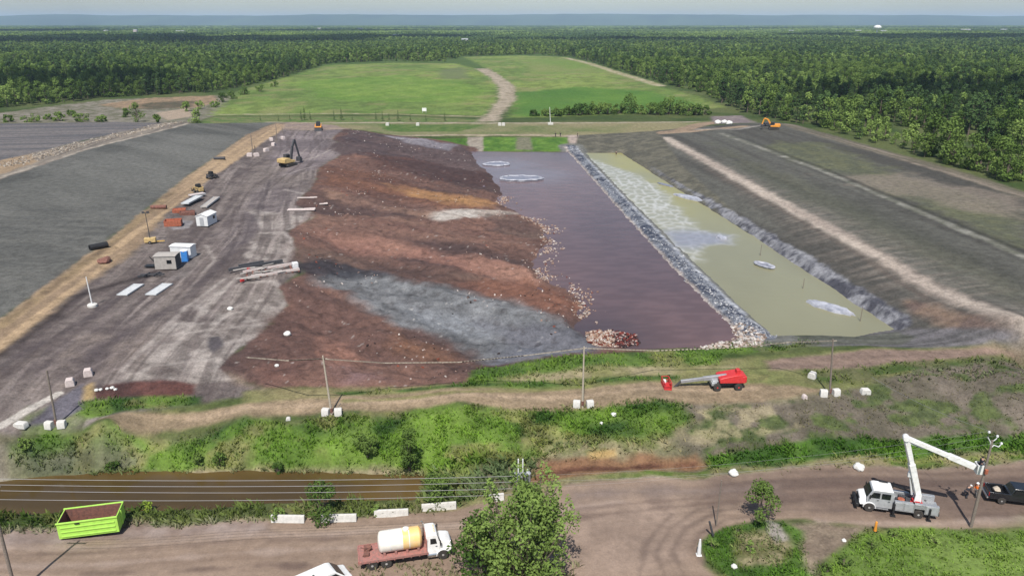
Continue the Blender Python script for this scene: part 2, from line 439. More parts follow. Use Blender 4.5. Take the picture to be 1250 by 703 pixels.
def paint(X, Y):
    p = Paint(X, Y)
    n = len(X)
    # scrub and forest floor everywhere first
    p.c = blend(S(70, 88, 45), S(100, 108, 66), con(p.big))
    far = sstep(350, 900, Y); far2 = sstep(900, 3000, Y)
    p.c = mix(p.c, S(84, 108, 54), far * 0.8)
    farn = con(fbm(X / 260, Y / 420, 91, 4), 0.3, 0.7)
    p.c = p.c * (1 - far2[:, None]) + blend(S(40, 62, 40), S(66, 88, 52), farn) * far2[:, None]
    # far left: pale ground behind the liners
    p.area([(-200, 150), (0, 138), (80, 128), (130, 122), (265, 117), (300, 120), (262, 141), (235, 150), (0, 154), (-200, 170)], S(150, 142, 130), S(108, 108, 84), con(p.mud), 2, 1.5)
    p.area([(120, 128), (180, 120), (262, 117), (266, 124), (240, 132), (150, 133)], S(172, 146, 118), S(140, 122, 100), con(p.mud), 2, 1.5)
    p.area([(165, 128), (200, 124), (240, 124), (232, 131), (180, 134)], S(112, 100, 82), S(92, 88, 70), con(p.mud), edge=3, soft=3, edge2=4)
    p.area([(190, 138), (230, 132), (236, 142), (205, 147)], S(178, 160, 140), edge=1, soft=1.5)
    # fields
    ft = con(fbm(X / 34, Y / 60, 92, 5), 0.3, 0.7); f3 = con(fbm(X / 9, Y / 14, 97, 4), 0.45, 0.75)
    for F in (FIELD_L, FIELD_R):
        p.area(F, S(96, 134, 54), S(142, 166, 78), ft, 4, 4)
        p.area(F, S(146, 148, 96), edge=9, soft=6, op=0.32)
    fm = sstep(2, -2, np.minimum(sdf(ppoly(FIELD_L), X, Y), sdf(ppoly(FIELD_R), X, Y)))
    f4 = con(fbm(X / 5, Y / 7, 98, 4), 0.38, 0.66) * fm
    p.c = p.c * (1 - 0.30 * f4[:, None]); p.c = mix(p.c, S(150, 146, 100), con(fbm(X / 16, Y / 22, 94, 5), 0.55, 0.70) * fm * 0.55)
    m = p.area([(350, 101), (480, 92), (560, 100), (600, 112), (560, 126), (400, 122)], S(104, 142, 54), S(130, 160, 70), f3, 6, 6, 12, 0.6)
    p.area([(628, 114), (700, 106), (800, 112), (860, 128), (800, 137), (630, 142)], S(80, 122, 48), S(96, 136, 52), ft, 6, 6, 8, 0.85)
    p.area([(535, 86), (565, 82), (572, 96), (540, 97)], S(112, 122, 84), edge=5, soft=5, op=0.8)
    p.area([(640, 72), (700, 74), (740, 88), (650, 92)], S(140, 148, 88), S(112, 140, 66), ft, 6, 6, 8, 0.7)
    p.line([(270, 140), (400, 139), (480, 139.5), (590, 143)], 4.0, S(176, 166, 140), S(140, 142, 98), con(p.mud), 1, 1.2)
    p.area([(262, 143), (480, 142), (585, 146), (590, 149), (340, 150), (240, 151)], S(96, 122, 62), S(128, 130, 88), con(p.mud), 1, 1)
    p.area([(580, 84), (596, 84), (614, 95), (628, 106), (630, 122), (614, 138), (606, 149), (582, 149), (596, 138), (608, 122), (609, 108), (598, 95)], S(186, 172, 152), S(158, 146, 124), con(p.mud), 3, 2)
    p.line([(690, 71), (720, 78), (760, 91), (806, 105)], 9.0, S(188, 178, 150), S(158, 152, 112), con(p.mud), 2, 2)
    # far berm: two tracks with grass between
    p.area([(335, 149), (480, 151), (620, 151), (790, 150), (870, 148), (830, 160), (790, 165), (480, 165), (430, 158)], S(112, 124, 78), S(150, 142, 108), con(p.big), 2, 1.2)
    p.area([(460, 152), (560, 152), (590, 153), (560, 161), (470, 160)], S(84, 112, 54), S(108, 126, 70), con(p.mud), 2, 1.5)
    p.line([(330, 149.5), (480, 150), (600, 150.5), (700, 150), (850, 149)], 5.0, S(182, 170, 148), S(158, 148, 122), con(p.mud), 1, 1.2)
    p.line([(455, 164), (560, 165), (700, 166), (800, 165)], 3.5, S(184, 170, 146), S(160, 148, 124), con(p.mud), 0.8, 0.8)
    p.area([(525, 170), (575, 168), (576, 184), (560, 181)], S(92, 128, 52), S(74, 106, 44), con(p.mud), 1, 0.8)
    p.area([(586, 168), (694, 168), (692, 184), (586, 184)], S(108, 142, 62), S(80, 116, 48), con(p.mud), 1, 0.8)
    p.area([(570, 167), (590, 167), (590, 187), (572, 186)], S(150, 140, 126), S(170, 160, 146), con(p.mud), 0.5, 0.5)
    p.area([(630, 168), (648, 168), (650, 183), (630, 183)], S(128, 126, 104), edge=0.6, soft=0.8)
    p.area([(692, 165), (706, 165), (716, 190), (698, 190)], S(186, 170, 158), S(160, 146, 138), con(p.mud), 0.6, 0.6)
    p.area([(706, 168), (745, 168), (760, 186), (716, 187)], S(122, 118, 100), S(104, 112, 84), con(p.mud), 0.8, 0.8)
    p.area([(746, 166), (766, 166), (778, 188), (762, 191), (750, 189)], S(150, 146, 144), S(128, 124, 124), con(p.mud), 0.4, 0.4)
    # right banks
    p.area([(766, 166), (800, 160), (950, 150), (1040, 172), (1250, 236), (1500, 320), (1600, 620), (1420, 520), (1250, 408), (1215, 420), (1150, 424), (1096, 402), (900, 275), (795, 210)],
           S(102, 101, 94), S(84, 82, 77), con(p.lng2), 0.6, 0.8)
    p.area([(950, 172), (1010, 176), (1110, 215), (1250, 262), (1250, 300), (1120, 250), (1000, 204), (930, 178)], S(114, 116, 86), S(98, 102, 80), con(p.mud), 2, 4, 6, 0.75)
    p.area([(1005, 214), (1100, 210), (1250, 240), (1250, 268), (1120, 244)], S(136, 126, 114), S(148, 136, 124), con(p.big), 2, 4, 8, 0.7)
    p.area([(870, 175), (960, 215), (1100, 270), (1250, 340), (1250, 372), (1090, 300), (930, 225)], S(90, 92, 78), S(102, 102, 86), con(p.lng), 2, 4, 4, 0.6)
    p.area([(1000, 225), (1080, 256), (1180, 300), (1250, 330), (1250, 350), (1120, 294)], S(74, 73, 69), edge=2, soft=4, edge2=3, op=0.5)
    p.line([(958, 152), (1050, 178), (1150, 206), (1250, 238), (1500, 322)], 7.0, S(150, 138, 124), S(112, 106, 92), con(p.lng), 1.2, 1.5, 0.9)
    p.line([(880, 163), (1000, 207), (1120, 258), (1250, 313), (1500, 425)], 2.0, S(150, 148, 138), S(112, 112, 100), con(p.mud, 0.3, 0.7), 0.6, 0.8)
    p.line([(888, 162), (1004, 205), (1124, 255), (1254, 309)], 1.2, S(62, 62, 56), edge=0.5, soft=0.8, op=0.7)
    p.line([(800, 164), (850, 160), (905, 155)], 6.0, S(176, 154, 130), S(150, 132, 112), con(p.mud), 1, 1)
    p.line([(850, 158), (900, 158), (940, 152)], 3.0, S(178, 172, 162), S(140, 134, 128), con(p.mud), 1, 1)
    p.area([(868, 142), (905, 141), (925, 150), (870, 152)], S(132, 120, 122), S(150, 138, 134), con(p.mud), 1, 1.5)
    p.line([(790, 164), (830, 160), (868, 150)], 9.0, S(172, 148, 124), S(148, 130, 110), con(p.mud), 1.5, 1.5)
    # pale track along the ridge with streaks blown down either side
    a, b = rot(X, Y, SITE)
    st = con(fbm(a / 16, b / 0.9, 95, 3), 0.42, 0.68)
    RID = ppoly([(812, 168), (870, 200), (960, 250), (1080, 315), (1180, 370), (1245, 405), (1500, 540)])
    d = ldist(RID, X, Y); grow = sstep(260, 110, Y)
    m = sstep(5 + 9 * grow, 0.5, d) * (0.12 + 0.65 * st) * 0.45
    p.c = mix(p.c, S(172, 158, 146), m)
    p.line(RID, 3.2, S(198, 184, 170), S(174, 160, 148), con(p.lng), 0.8, 1.2, 0.95, True)
    p.line([(862, 206), (950, 254), (1060, 318), (1170, 382), (1215, 408)], 1.0, S(110, 100, 92), edge=0.4, soft=0.5, op=0.6)
    p.area([(1110, 370), (1180, 380), (1240, 400), (1245, 415), (1200, 418), (1150, 405)], S(150, 126, 108), S(120, 100, 92), con(p.mud), 1, 1.5, 2, 0.8)
    p.area([(1060, 392), (1180, 400), (1250, 415), (1250, 428), (1060, 422), (950, 422), (945, 413), (1040, 412)], S(124, 120, 122), S(100, 98, 98), con(p.trk), 0.6, 0.7)
    # left banks: liners between pale stony lines
    lt = con(fbm(*[q / s_ for q, s_ in zip(rot(X, Y, R(-38)), (46, 7))], 96, 4), 0.3, 0.7)
    p.area([(-300, 345), (0, 207), (100, 177), (225, 151), (337, 150), (300, 166), (232, 213), (140, 286), (60, 348), (0, 390), (-300, 560)], S(114, 113, 108), S(90, 90, 86), lt, 0.5, 0.8)
    lt2 = con(fbm(X / 9, Y / 2.4, 98, 4), 0.35, 0.65)
    p.area([(-300, 345), (0, 230), (100, 195), (225, 165), (300, 166), (140, 286), (0, 390), (-300, 560)], S(130, 129, 123), edge=2, soft=5, edge2=6, op=0.4)
    p.area([(-300, 400), (0, 260), (100, 245), (180, 230), (150, 278), (0, 385), (-300, 540)], S(92, 92, 89), S(112, 111, 106), lt2, 3, 6, 4, 0.6)
    p.area([(-200, 180), (0, 151), (140, 149), (205, 150), (100, 172), (0, 198), (-300, 300)], S(104, 102, 104), S(128, 122, 120), con(p.trk2), 0.6, 0.8)
    p.area([(-300, 312), (0, 196), (60, 182), (205, 149), (236, 150), (100, 184), (0, 220), (-300, 352)], S(150, 140, 128), S(122, 114, 106), con(p.lng), 0.8, 0.8)
    p.line([(-100, 246), (0, 204), (100, 176), (215, 150)], 2.0, S(186, 172, 154), S(146, 134, 122), con(p.lng, 0.4, 0.6), 0.6, 0.6)
    p.line([(-100, 260), (0, 217), (100, 184), (230, 151)], 1.8, S(180, 170, 156), S(146, 134, 122), con(p.mud, 0.4, 0.6), 0.6, 0.6)
    p.area([(-20, 200), (40, 188), (45, 198), (-20, 220)], S(176, 150, 118), edge=1, soft=1, op=0.7)
    p.area([(-300, 552), (0, 388), (140, 286), (300, 165), (338, 150), (430, 157), (405, 175), (330, 240), (230, 340), (110, 430), (0, 500), (-300, 690)], S(150, 130, 110), S(112, 102, 94), con(p.mud), 0.5, 0.6)
    p.area([(700, 186), (706, 165), (800, 160), (830, 200), (900, 262), (840, 250), (795, 214), (758, 190)], S(118, 114, 100), S(96, 94, 84), con(p.mud), 0.4, 0.5)
    # working pad
    pt = con(0.5 * p.mud + 0.5 * fbm(*[q / s_ for q, s_ in zip(rot(X, Y, PADDIR), (34, 1.3))], 99, 4))
    p.area(PAD_PX, S(138, 127, 121), S(104, 94, 92), pt, 0.5, 0.8)
    p.area([(345, 160), (420, 158), (400, 172), (425, 182), (385, 206), (350, 215), (330, 190)], S(152, 140, 140), S(118, 108, 110), con(p.flw2), 2, 3, 3, 0.85)
    p.area([(300, 240), (330, 225), (372, 232), (360, 255), (320, 280), (280, 310), (270, 290)], S(132, 122, 122), S(110, 100, 102), con(p.mud), 2, 3, 3, 0.6)
    ap = con(fbm(*[q / s_ for q, s_ in zip(rot(X, Y, R(-20)), (7, 2.6))], 93, 5), 0.36, 0.64)
    for A in ([(322, 280), (352, 284), (360, 300), (346, 322), (315, 322), (300, 310)],
              [(300, 255), (352, 262), (378, 266), (352, 280), (322, 280)],
              [(268, 350), (335, 344), (350, 370), (328, 392), (270, 392), (240, 372)],
              [(215, 395), (326, 394), (316, 410), (288, 430), (262, 450), (190, 448), (170, 425)],
              [(180, 430), (265, 436), (290, 462), (240, 468), (150, 462)]):
        p.area(A, S(180, 170, 162), S(130, 120, 114), ap, 1.0, 0.8, 1.4, 0.85, rim=S(184, 175, 168))
    PADW = sstep(0.5, -0.5, sdf(ppoly(PAD_PX), X, Y))
    aa, bb = rot(X, Y, PADDIR)
    lt3 = con(fbm(aa / 40 + bb * 0.02, (bb + 2.0 * np.sin(aa / 23)) / 0.8, 89, 3), 0.56, 0.70) * PADW * con(fbm(aa / 30, bb / 12, 82, 3), 0.40, 0.6)
    p.c = mix(p.c, S(164, 152, 146), lt3 * 0.8)
    dk3 = con(fbm(aa / 34 + 9, (bb + 2.5 * np.sin(aa / 19)) / 0.9, 90, 3), 0.56, 0.70) * PADW
    p.c = mix(p.c, S(88, 78, 76), dk3 * 0.55)
    p.area([(60, 420), (150, 400), (220, 410), (140, 455), (40, 470)], S(128, 114, 106), S(104, 94, 94), pt, 2, 5, 2, 0.5)
    for ln, w in (([(10, 462), (120, 398), (200, 340), (250, 280), (300, 210)], 0.5), ([(0, 480), (150, 402), (230, 345), (280, 280)], 0.5),
                  ([(40, 505), (160, 440), (260, 380), (300, 330)], 0.6), ([(60, 475), (200, 400), (285, 335)], 0.5)):
        p.line(ln, w, S(142, 130, 126), edge=0.5, soft=0.5, op=0.5)
    for ln, w in (([(0, 446), (110, 388), (200, 322), (270, 240)], 1.2), ([(100, 440), (220, 370), (300, 290), (330, 220)], 2.0)):
        p.line(ln, w, S(78, 70, 74), edge=0.8, soft=1.0, op=0.5)
    for ln in ([(348, 232), (378, 238), (366, 256)], [(352, 262), (384, 262), (372, 276), (350, 280)], [(318, 285), (345, 283), (359, 300), (345, 320), (318, 322)], [(300, 345), (335, 344), (352, 362), (336, 386), (300, 392)],
               [(215, 408), (280, 400), (326, 396)], [(235, 432), (290, 415), (320, 407)], [(190, 446), (262, 438), (292, 456)], [(275, 340), (230, 372), (190, 412), (150, 452)], [(290, 338), (252, 372), (216, 420), (172, 456)],
               [(246, 334), (262, 318), (252, 300)], [(262, 395), (290, 372), (318, 366)], [(250, 410), (275, 385), (300, 378)], [(352, 200), (385, 192), (410, 180)], [(345, 215), (372, 206), (388, 202)]):
        p.line(ln, 0.7, S(190, 180, 172), edge=0.6, soft=0.5, op=0.6)
    p.area([(198, 274), (215, 269), (236, 270), (232, 278), (212, 281)], S(142, 138, 140), S(166, 160, 160), con(p.mud), 0.4, 0.4)
    p.area([(208, 318), (240, 308), (246, 318), (228, 338), (205, 345)], S(138, 130, 126), S(118, 110, 108), con(p.mud), 0.8, 1, 0, 0.7)
    p.area([(256, 412), (268, 410), (272, 422), (260, 430), (252, 424)], S(96, 90, 92), edge=0.4, soft=0.4)
    # sandy haul track beside the left liner, dark furrow along it
    p.area([(-300, 552), (0, 388), (60, 346), (140, 287), (232, 213), (300, 166), (338, 151), (352, 153), (330, 168), (262, 214), (205, 258), (160, 310), (110, 342), (50, 390), (0, 432), (-300, 600)],
           S(188, 162, 130), S(156, 134, 110), con(p.lng), 0.8, 0.7)
    p.line([(-60, 430), (0, 397), (70, 346), (140, 294), (210, 236)], 2.0, S(122, 104, 84), S(150, 130, 100), con(p.mud), 0.6, 0.8, 0.8)
    p.line([(-60, 470), (0, 434), (60, 391), (95, 362), (130, 350), (200, 330)], 1.6, S(62, 54, 54), edge=0.7, soft=0.9, op=0.85)
    p.area([(350, 149), (410, 153), (425, 158), (345, 158)], S(166, 148, 132), S(146, 130, 122), con(p.mud), 1, 1)
    # tipped waste
    wt = con(0.5 * p.flw + 0.5 * p.big, 0.34, 0.66)
    wm = p.area(WASTE, S(120, 88, 76), S(82, 64, 60), wt, 1.0, 0.5, 0, 1, True)
    def W(pts, c1, c2=None, t=None, e=1.4, so=1.6, op=0.85):
        p.area(pts, c1, c2, t if t is not None else con(0.4 * p.flw2 + 0.6 * p.big, 0.38, 0.62), e, so + 0.8, 3.2, op)
    W([(425, 160), (480, 166), (570, 182), (600, 205), (580, 215), (500, 195), (420, 190), (400, 182)], S(70, 60, 62), S(92, 76, 74))
    W([(470, 166), (520, 172), (560, 180), (545, 184), (500, 178)], S(150, 140, 142), S(112, 104, 108), None, 0.8, 0.8)
    W([(440, 185), (520, 195), (600, 212), (608, 228), (540, 222), (470, 205)], S(104, 72, 62), S(74, 56, 54))
    W([(395, 205), (450, 208), (520, 232), (600, 250), (575, 258), (500, 248), (420, 228), (385, 226)], S(120, 82, 64), S(92, 66, 58))
    W([(470, 226), (520, 232), (570, 243), (612, 250), (600, 257), (560, 252), (510, 243)], S(168, 124, 82), S(140, 100, 74), None, 0.8, 0.9, 0.9)
    W([(522, 263), (556, 257), (608, 257), (640, 260), (594, 267), (535, 270)], S(186, 172, 160), S(160, 140, 126), None, 0.6, 0.7, 0.95)
    W([(395, 232), (470, 250), (530, 258), (520, 266), (450, 254), (390, 244)], S(150, 116, 96), S(116, 88, 78))
    W([(590, 262), (650, 268), (672, 290), (650, 292), (600, 280)], S(92, 72, 66), S(116, 96, 84))
    W([(380, 262), (470, 262), (560, 280), (640, 292), (650, 300), (560, 296), (460, 282), (370, 280)], S(104, 76, 68), S(130, 98, 84))
    W([(390, 280), (470, 292), (560, 310), (650, 325), (655, 345), (590, 338), (500, 316), (400, 300)], S(158, 116, 98), S(132, 94, 82))
    W([(360, 300), (430, 308), (520, 325), (590, 340), (600, 350), (500, 346), (420, 330), (360, 318)], S(104, 82, 72), S(86, 66, 60))
    W([(560, 346), (640, 345), (690, 354), (706, 378), (690, 392), (620, 378), (560, 362)], S(124, 84, 68), S(98, 70, 62))
    W([(380, 338), (420, 334), (480, 342), (560, 356), (640, 378), (700, 398), (735, 410), (712, 430), (640, 440), (585, 442), (566, 425), (530, 408), (480, 398), (450, 378), (425, 358)],
      S(134, 131, 130), S(94, 92, 92), con(0.5 * p.flw2 + 0.5 * p.mud, 0.36, 0.64), 1.0, 1.0, 0.95)
    W([(480, 368), (560, 385), (620, 400), (600, 412), (540, 400), (490, 385)], S(108, 106, 108), S(142, 140, 141), None, 0.8, 1.0, 0.7)
    W([(590, 392), (700, 398), (735, 408), (715, 430), (620, 420)], S(84, 80, 84), S(108, 104, 108))
    W([(600, 424), (660, 418), (690, 426), (640, 440), (590, 442)], S(150, 150, 158), S(112, 110, 116))
    W([(355, 322), (400, 318), (440, 328), (470, 340), (420, 340), (370, 338)], S(52, 50, 54), S(74, 72, 76), None, 0.8, 0.8, 0.9)
    W([(330, 390), (380, 360), (440, 380), (500, 404), (560, 428), (575, 448), (480, 440), (400, 430), (300, 450)], S(100, 74, 66), S(76, 58, 54))
    W([(470, 396), (540, 418), (572, 440), (520, 436), (480, 415)], S(134, 94, 72), S(104, 76, 64))
    W([(396, 412), (420, 415), (430, 440), (424, 455), (412, 440)], S(146, 104, 88), S(120, 88, 78))
    W([(420, 452), (460, 455), (480, 466), (440, 472), (415, 470)], S(128, 100, 98), S(110, 88, 86))
    W([(300, 470), (330, 440), (360, 450), (340, 474)], S(112, 80, 70), S(92, 66, 60))
    W([(276, 455), (296, 460), (330, 476), (300, 478)], S(150, 130, 112), S(128, 112, 100), None, 0.5, 0.6, 0.9)
    sp = con(fbm(X / 0.7, Y / 0.7, 88, 2), 0.84, 0.9) * wm * 0.4
    p.c = mix(p.c, S(200, 188, 178), sp)
    p.c = p.c * (1 + wm[:, None] * np.array([0.22, 0.32, 0.38]))
    sp = con(fbm(X / 1.3, Y / 1.3, 87, 3), 0.62, 0.72) * wm * 0.35
    p.c = mix(p.c, S(52, 42, 40), sp)
    # small brown heap by the path
    p.area([(110, 482), (130, 470), (200, 464), (242, 468), (236, 482), (200, 486), (120, 488)], S(110, 76, 70), S(82, 60, 58), con(p.mud), 0.5, 0.5)
    p.area([(95, 490), (130, 486), (245, 484), (245, 493), (180, 500), (110, 512), (92, 505)], GR_BRIGHT, GR_DARK, con(p.mud), 0.5, 0.5)
    p.area([(92, 478), (112, 468), (114, 486), (96, 492)], S(184, 158, 112), edge=0.4, soft=0.5, op=0.9)
    # front dike
    p.area([(300, 478), (440, 475), (572, 468), (640, 462), (800, 448), (880, 440), (1060, 424), (1250, 428), (1500, 428), (1500, 470), (1250, 475), (1000, 480), (560, 480), (300, 494)], S(150, 140, 102), S(104, 120, 64), con(p.big, 0.3, 0.7), 0.8, 0.8)
    p.area(FRONT_STRIP, GR_BRIGHT, GR_MID, con(p.mud), 0.8, 0.5)
    p.area([(610, 462), (720, 448), (880, 446), (930, 448), (800, 456), (640, 466)], S(172, 160, 126), S(140, 138, 92), con(p.mud), 0.8, 0.8, 0.6)
    p.area([(400, 478), (560, 469), (700, 462), (830, 458), (830, 463), (600, 471), (420, 482)], GR_DARK, GR_MID, con(p.mud), 0.5, 0.5)
    p.area([(930, 440), (1060, 426), (1250, 428), (1500, 428), (1500, 442), (1250, 442), (1060, 448), (940, 452)], S(152, 130, 116), S(124, 106, 98), con(p.trk2), 0.6, 0.7)
    p.area([(980, 452), (1060, 449), (1250, 443), (1500, 440), (1500, 456), (1250, 458), (1060, 466), (985, 466)], S(78, 96, 50), S(112, 112, 78), con(p.mud), 0.8, 0.8)
    p.area([(900, 420), (940, 412), (1000, 412), (1000, 420), (930, 430)], S(84, 104, 56), S(110, 116, 80), con(p.mud), 0.6, 0.6)
    p.area([(935, 412), (1096, 406), (1120, 412), (1100, 420), (1000, 420), (940, 420)], S(112, 112, 104), S(92, 94, 84), con(p.trk), 0.4, 0.5)
    # front slope
    gt = con(p.mud, 0.33, 0.67)
    p.area([(-300, 640), (-300, 600), (0, 528), (120, 524), (420, 504), (840, 488), (1100, 480), (1500, 450), (1500, 560), (1250, 562), (900, 578), (690, 594), (590, 606), (520, 580), (60, 576), (0, 592)],
           S(140, 132, 104), S(108, 106, 84), gt, 0.8, 0.8)
    p.area(GRASS_SLOPE, GR_BRIGHT, GR_DARK, gt, 0.9, 0.7)
    p.area(GRASS_SLOPE, S(126, 158, 64), edge=2.5, soft=2, edge2=9, op=0.45)
    p.area([(0, 545), (80, 545), (170, 560), (150, 576), (40, 578), (0, 592)], S(140, 132, 116), S(112, 110, 94), gt, 1, 1.5, 1.5, 0.85)
    p.area([(640, 535), (760, 532), (840, 530), (850, 548), (800, 558), (700, 562), (650, 560)], S(168, 158, 122), S(128, 132, 84), con(p.sm), 1, 1.2, 1.5, 0.75)
    p.area(GRAVEL_SLOPE, S(126, 116, 104), S(104, 98, 84), gt, 1.2, 1.0)
    p.area(GRAVEL_SLOPE, S(92, 108, 58), edge=5, soft=0.8, edge2=3.0, op=0.0)
    # dry patches and bare soil scattered through the grass
    isg = (p.c[:, 1] > p.c[:, 0] * 1.08) & (Y < 140)
    dr = con(fbm(X / 5.5, Y / 3.5, 79, 4), 0.57, 0.69) * isg * 0.7
    p.c = p.c * (1 - dr[:, None]) + blend(S(150, 146, 96), S(126, 122, 84), con(p.sm)) * dr[:, None]
    gm = sstep(0.5, -0.5, sdf(ppoly(GRAVEL_SLOPE), X, Y)) * con(fbm(X / 3.2, Y / 2.2, 77, 4), 0.52, 0.64)
    p.c = p.c * (1 - gm[:, None] * 0.8) + blend(S(96, 112, 60), S(70, 88, 46), con(p.sm)) * gm[:, None] * 0.8
    gm = sstep(0.5, -0.5, sdf(ppoly([(850, 500), (960, 492), (980, 520), (880, 545), (840, 540)]), X, Y)) * con(fbm(X / 1.6, Y / 1.6, 78, 3), 0.45, 0.6)
    p.c = mix(p.c, S(176, 164, 130), gm * 0.6)
    p.area(REEDS, S(96, 128, 54), S(64, 94, 40), gt, 0.7, 0.5)
    p.area([(868, 574), (950, 571), (1100, 562), (1250, 556), (1250, 562), (1100, 569), (950, 577), (870, 580)], S(134, 142, 80), S(156, 146, 110), con(p.mud), 0.5, 0.5)
    p.area([(655, 562), (760, 556), (850, 556), (862, 566), (840, 574), (700, 584), (640, 586)], S(152, 118, 88), S(126, 94, 74), con(p.trk2), 0.7, 0.6)
    p.area([(660, 572), (760, 566), (850, 562), (850, 568), (760, 574), (660, 580)], S(106, 74, 60), S(128, 92, 72), con(p.trk), 0.4, 0.4)
    p.area([(718, 552), (750, 549), (752, 556), (722, 558)], S(190, 160, 108), edge=0.4, soft=0.5)
    p.area([(60, 578), (300, 571), (520, 574), (520, 580), (300, 577), (60, 582)], S(164, 148, 124), S(112, 104, 78), con(p.mud), 0.4, 0.4)
    p.area([(300, 566), (430, 566), (520, 572), (520, 580), (340, 578)], S(170, 158, 122), S(120, 124, 76), con(p.sm), 0.6, 0.6, 0, 0.7)
    # dike path
    p.area(PATH_PX, S(178, 156, 128), S(150, 132, 108), con(p.trk2), 0.5, 0.5)
    p.line([(230, 512), (400, 493), (560, 481), (800, 473), (920, 474)], 0.8, S(196, 172, 146), edge=0.5, soft=0.5, op=0.6)
    p.line([(420, 489), (560, 478), (720, 470)], 0.5, S(128, 132, 76), edge=0.5, soft=0.4, op=0.7)
    # pad corner with the pale edge strip
    p.line([(-40, 545), (0, 520), (40, 497), (72, 480)], 1.1, S(206, 198, 188), edge=0.1, soft=0.12)
    p.area([(30, 520), (75, 484), (100, 470), (100, 500), (70, 515)], S(118, 114, 122), S(100, 96, 104), con(p.mud), 0.4, 0.5)
    # road and its verges
    p.area(DITCH_BANK, S(104, 124, 60), S(150, 140, 104), con(p.mud), 0.5, 0.4)
    p.area([(690, 590), (800, 582), (900, 577), (1100, 569), (1250, 562), (1250, 568), (1100, 576), (900, 584), (800, 590), (690, 600)], S(168, 156, 138), S(134, 126, 104), con(p.mud, 0.4, 0.6), 0.6, 0.4)
    rt = con(0.45 * p.trk + 0.45 * p.trk2 + 0.1 * p.mud, 0.34, 0.66)
    p.area(ROAD_PX, S(176, 154, 135), S(150, 129, 113), rt, 0.5, 0.4)
    p.area([(860, 582), (1100, 573), (1250, 566), (1500, 556), (1500, 630), (1250, 638), (1080, 634), (960, 620), (850, 612)], S(132, 113, 101), S(110, 94, 86), rt, 1.0, 1.8, 1.0, 0.9)
    p.area([(690, 612), (820, 602), (840, 640), (820, 703), (760, 720), (700, 690)], S(176, 154, 138), S(156, 136, 122), con(p.mud), 1.5, 2.5, 2, 0.8)
    p.area([(690, 598), (800, 592), (950, 590), (960, 604), (820, 604), (700, 612)], S(122, 108, 102), S(148, 132, 124), con(p.trk), 0.8, 1.2, 1, 0.75)
    p.area([(0, 648), (160, 640), (330, 640), (330, 650), (160, 656), (0, 664)], S(172, 156, 148), S(142, 124, 116), con(p.mud), 1.0, 1.0, 0, 0.8)
    for ln in ([(860, 690), (845, 670), (855, 650), (885, 635), (960, 622), (1060, 622)], [(835, 703), (820, 672), (836, 645), (880, 622), (980, 610)],
               [(812, 703), (800, 675), (818, 645), (850, 622), (930, 605)], [(780, 703), (790, 660), (820, 628)]):
        p.line(ln, 0.5, S(112, 96, 88), edge=0.5, soft=0.4, op=0.6)
    for ln in ([(0, 668), (200, 661), (400, 652), (560, 640), (760, 612)], [(0, 690), (200, 682), (430, 668)], [(1000, 636), (1120, 640), (1250, 633)]):
        p.line(ln, 0.6, S(192, 172, 158), edge=0.6, soft=0.5, op=0.5)
    for ln in ([(100, 700), (250, 694), (380, 690)], [(0, 676), (180, 669), (420, 657)], [(200, 700), (300, 690), (370, 688)], [(700, 622), (900, 600), (1250, 588)], [(700, 632), (900, 609), (1060, 602), (1250, 596)]):
        p.line(ln, 0.45, S(112, 94, 86), edge=0.6, soft=0.4, op=0.55)
    # lower right: track gap, island and grass
    p.area([(960, 636), (1060, 642), (1030, 668), (1000, 690), (1010, 740), (960, 740), (980, 700), (968, 668)], S(160, 144, 124), S(138, 122, 106), con(p.mud), 0.8, 0.8)
    p.area([(900, 690), (980, 680), (1010, 720), (900, 740)], S(168, 158, 132), S(140, 140, 96), con(p.mud), 0.8, 0.8)
    p.area(ISLAND, S(98, 130, 56), S(68, 96, 42), gt, 0.6, 0.5)
    p.area([(905, 655), (950, 650), (965, 668), (950, 690), (905, 690)], S(166, 152, 122), S(122, 116, 82), con(p.sm), 0.8, 0.8, 0.8, 0.85)
    p.area([(938, 636), (952, 640), (962, 658), (948, 662), (938, 650)], S(168, 160, 152), edge=0.3, soft=0.3)
    p.area(RIGHT_GRASS, S(118, 142, 68), S(84, 108, 54), con(p.big, 0.38, 0.62), 0.8, 0.5)
    p.area([(1110, 660), (1200, 655), (1300, 655), (1300, 700), (1150, 720)], S(136, 158, 82), edge=1, soft=3, edge2=3, op=0.55)
    p.area([(-50, 655), (-50, 560), (0, 545), (10, 575), (0, 592)], S(146, 138, 124), edge=0.8, soft=1)
    # dividing bank: liner and rubble; mottled edge on the far side of the lime pond
    d = ldist(CAUSE, X, Y)
    m = sstep(5.5, 4.5, d + p.en * 0.4)
    p.c = p.c * (1 - m[:, None]) + blend(S(104, 104, 96), S(136, 136, 132), p.sm) * m[:, None]
    m = sstep(2.4, 1.8, d + p.en * 0.5)
    mot = con(fbm(X / 0.9, Y / 0.9, 83, 3), 0.45, 0.6); mo2 = con(fbm(X / 5, Y / 5, 84, 3), 0.42, 0.6)
    cc = blend(S(70, 76, 92), S(178, 182, 188), np.clip(mot * 0.45 + mo2 * 0.25, 0, 1))
    p.c = p.c * (1 - m[:, None]) + cc * m[:, None]
    off = CAUSE + np.array([-2.2, -0.3])
    p.line(CAUSE + np.array([2.0, 0.3]), 0.8, S(206, 208, 212), S(150, 154, 164), con(p.sm), 0.5, 0.3, 0.9, True)
    p.line(off, 1.3, S(196, 184, 176), S(160, 150, 144), con(p.sm), 0.4, 0.3, 1.0, True)
    EDG = plane(*zip(*[(768, 190), (820, 222), (880, 258), (960, 310), (1040, 362), (1095, 398)]), 1.7)
    d = ldist(EDG, X, Y)
    wid = 0.6 + 1.5 * sstep(230, 130, Y)
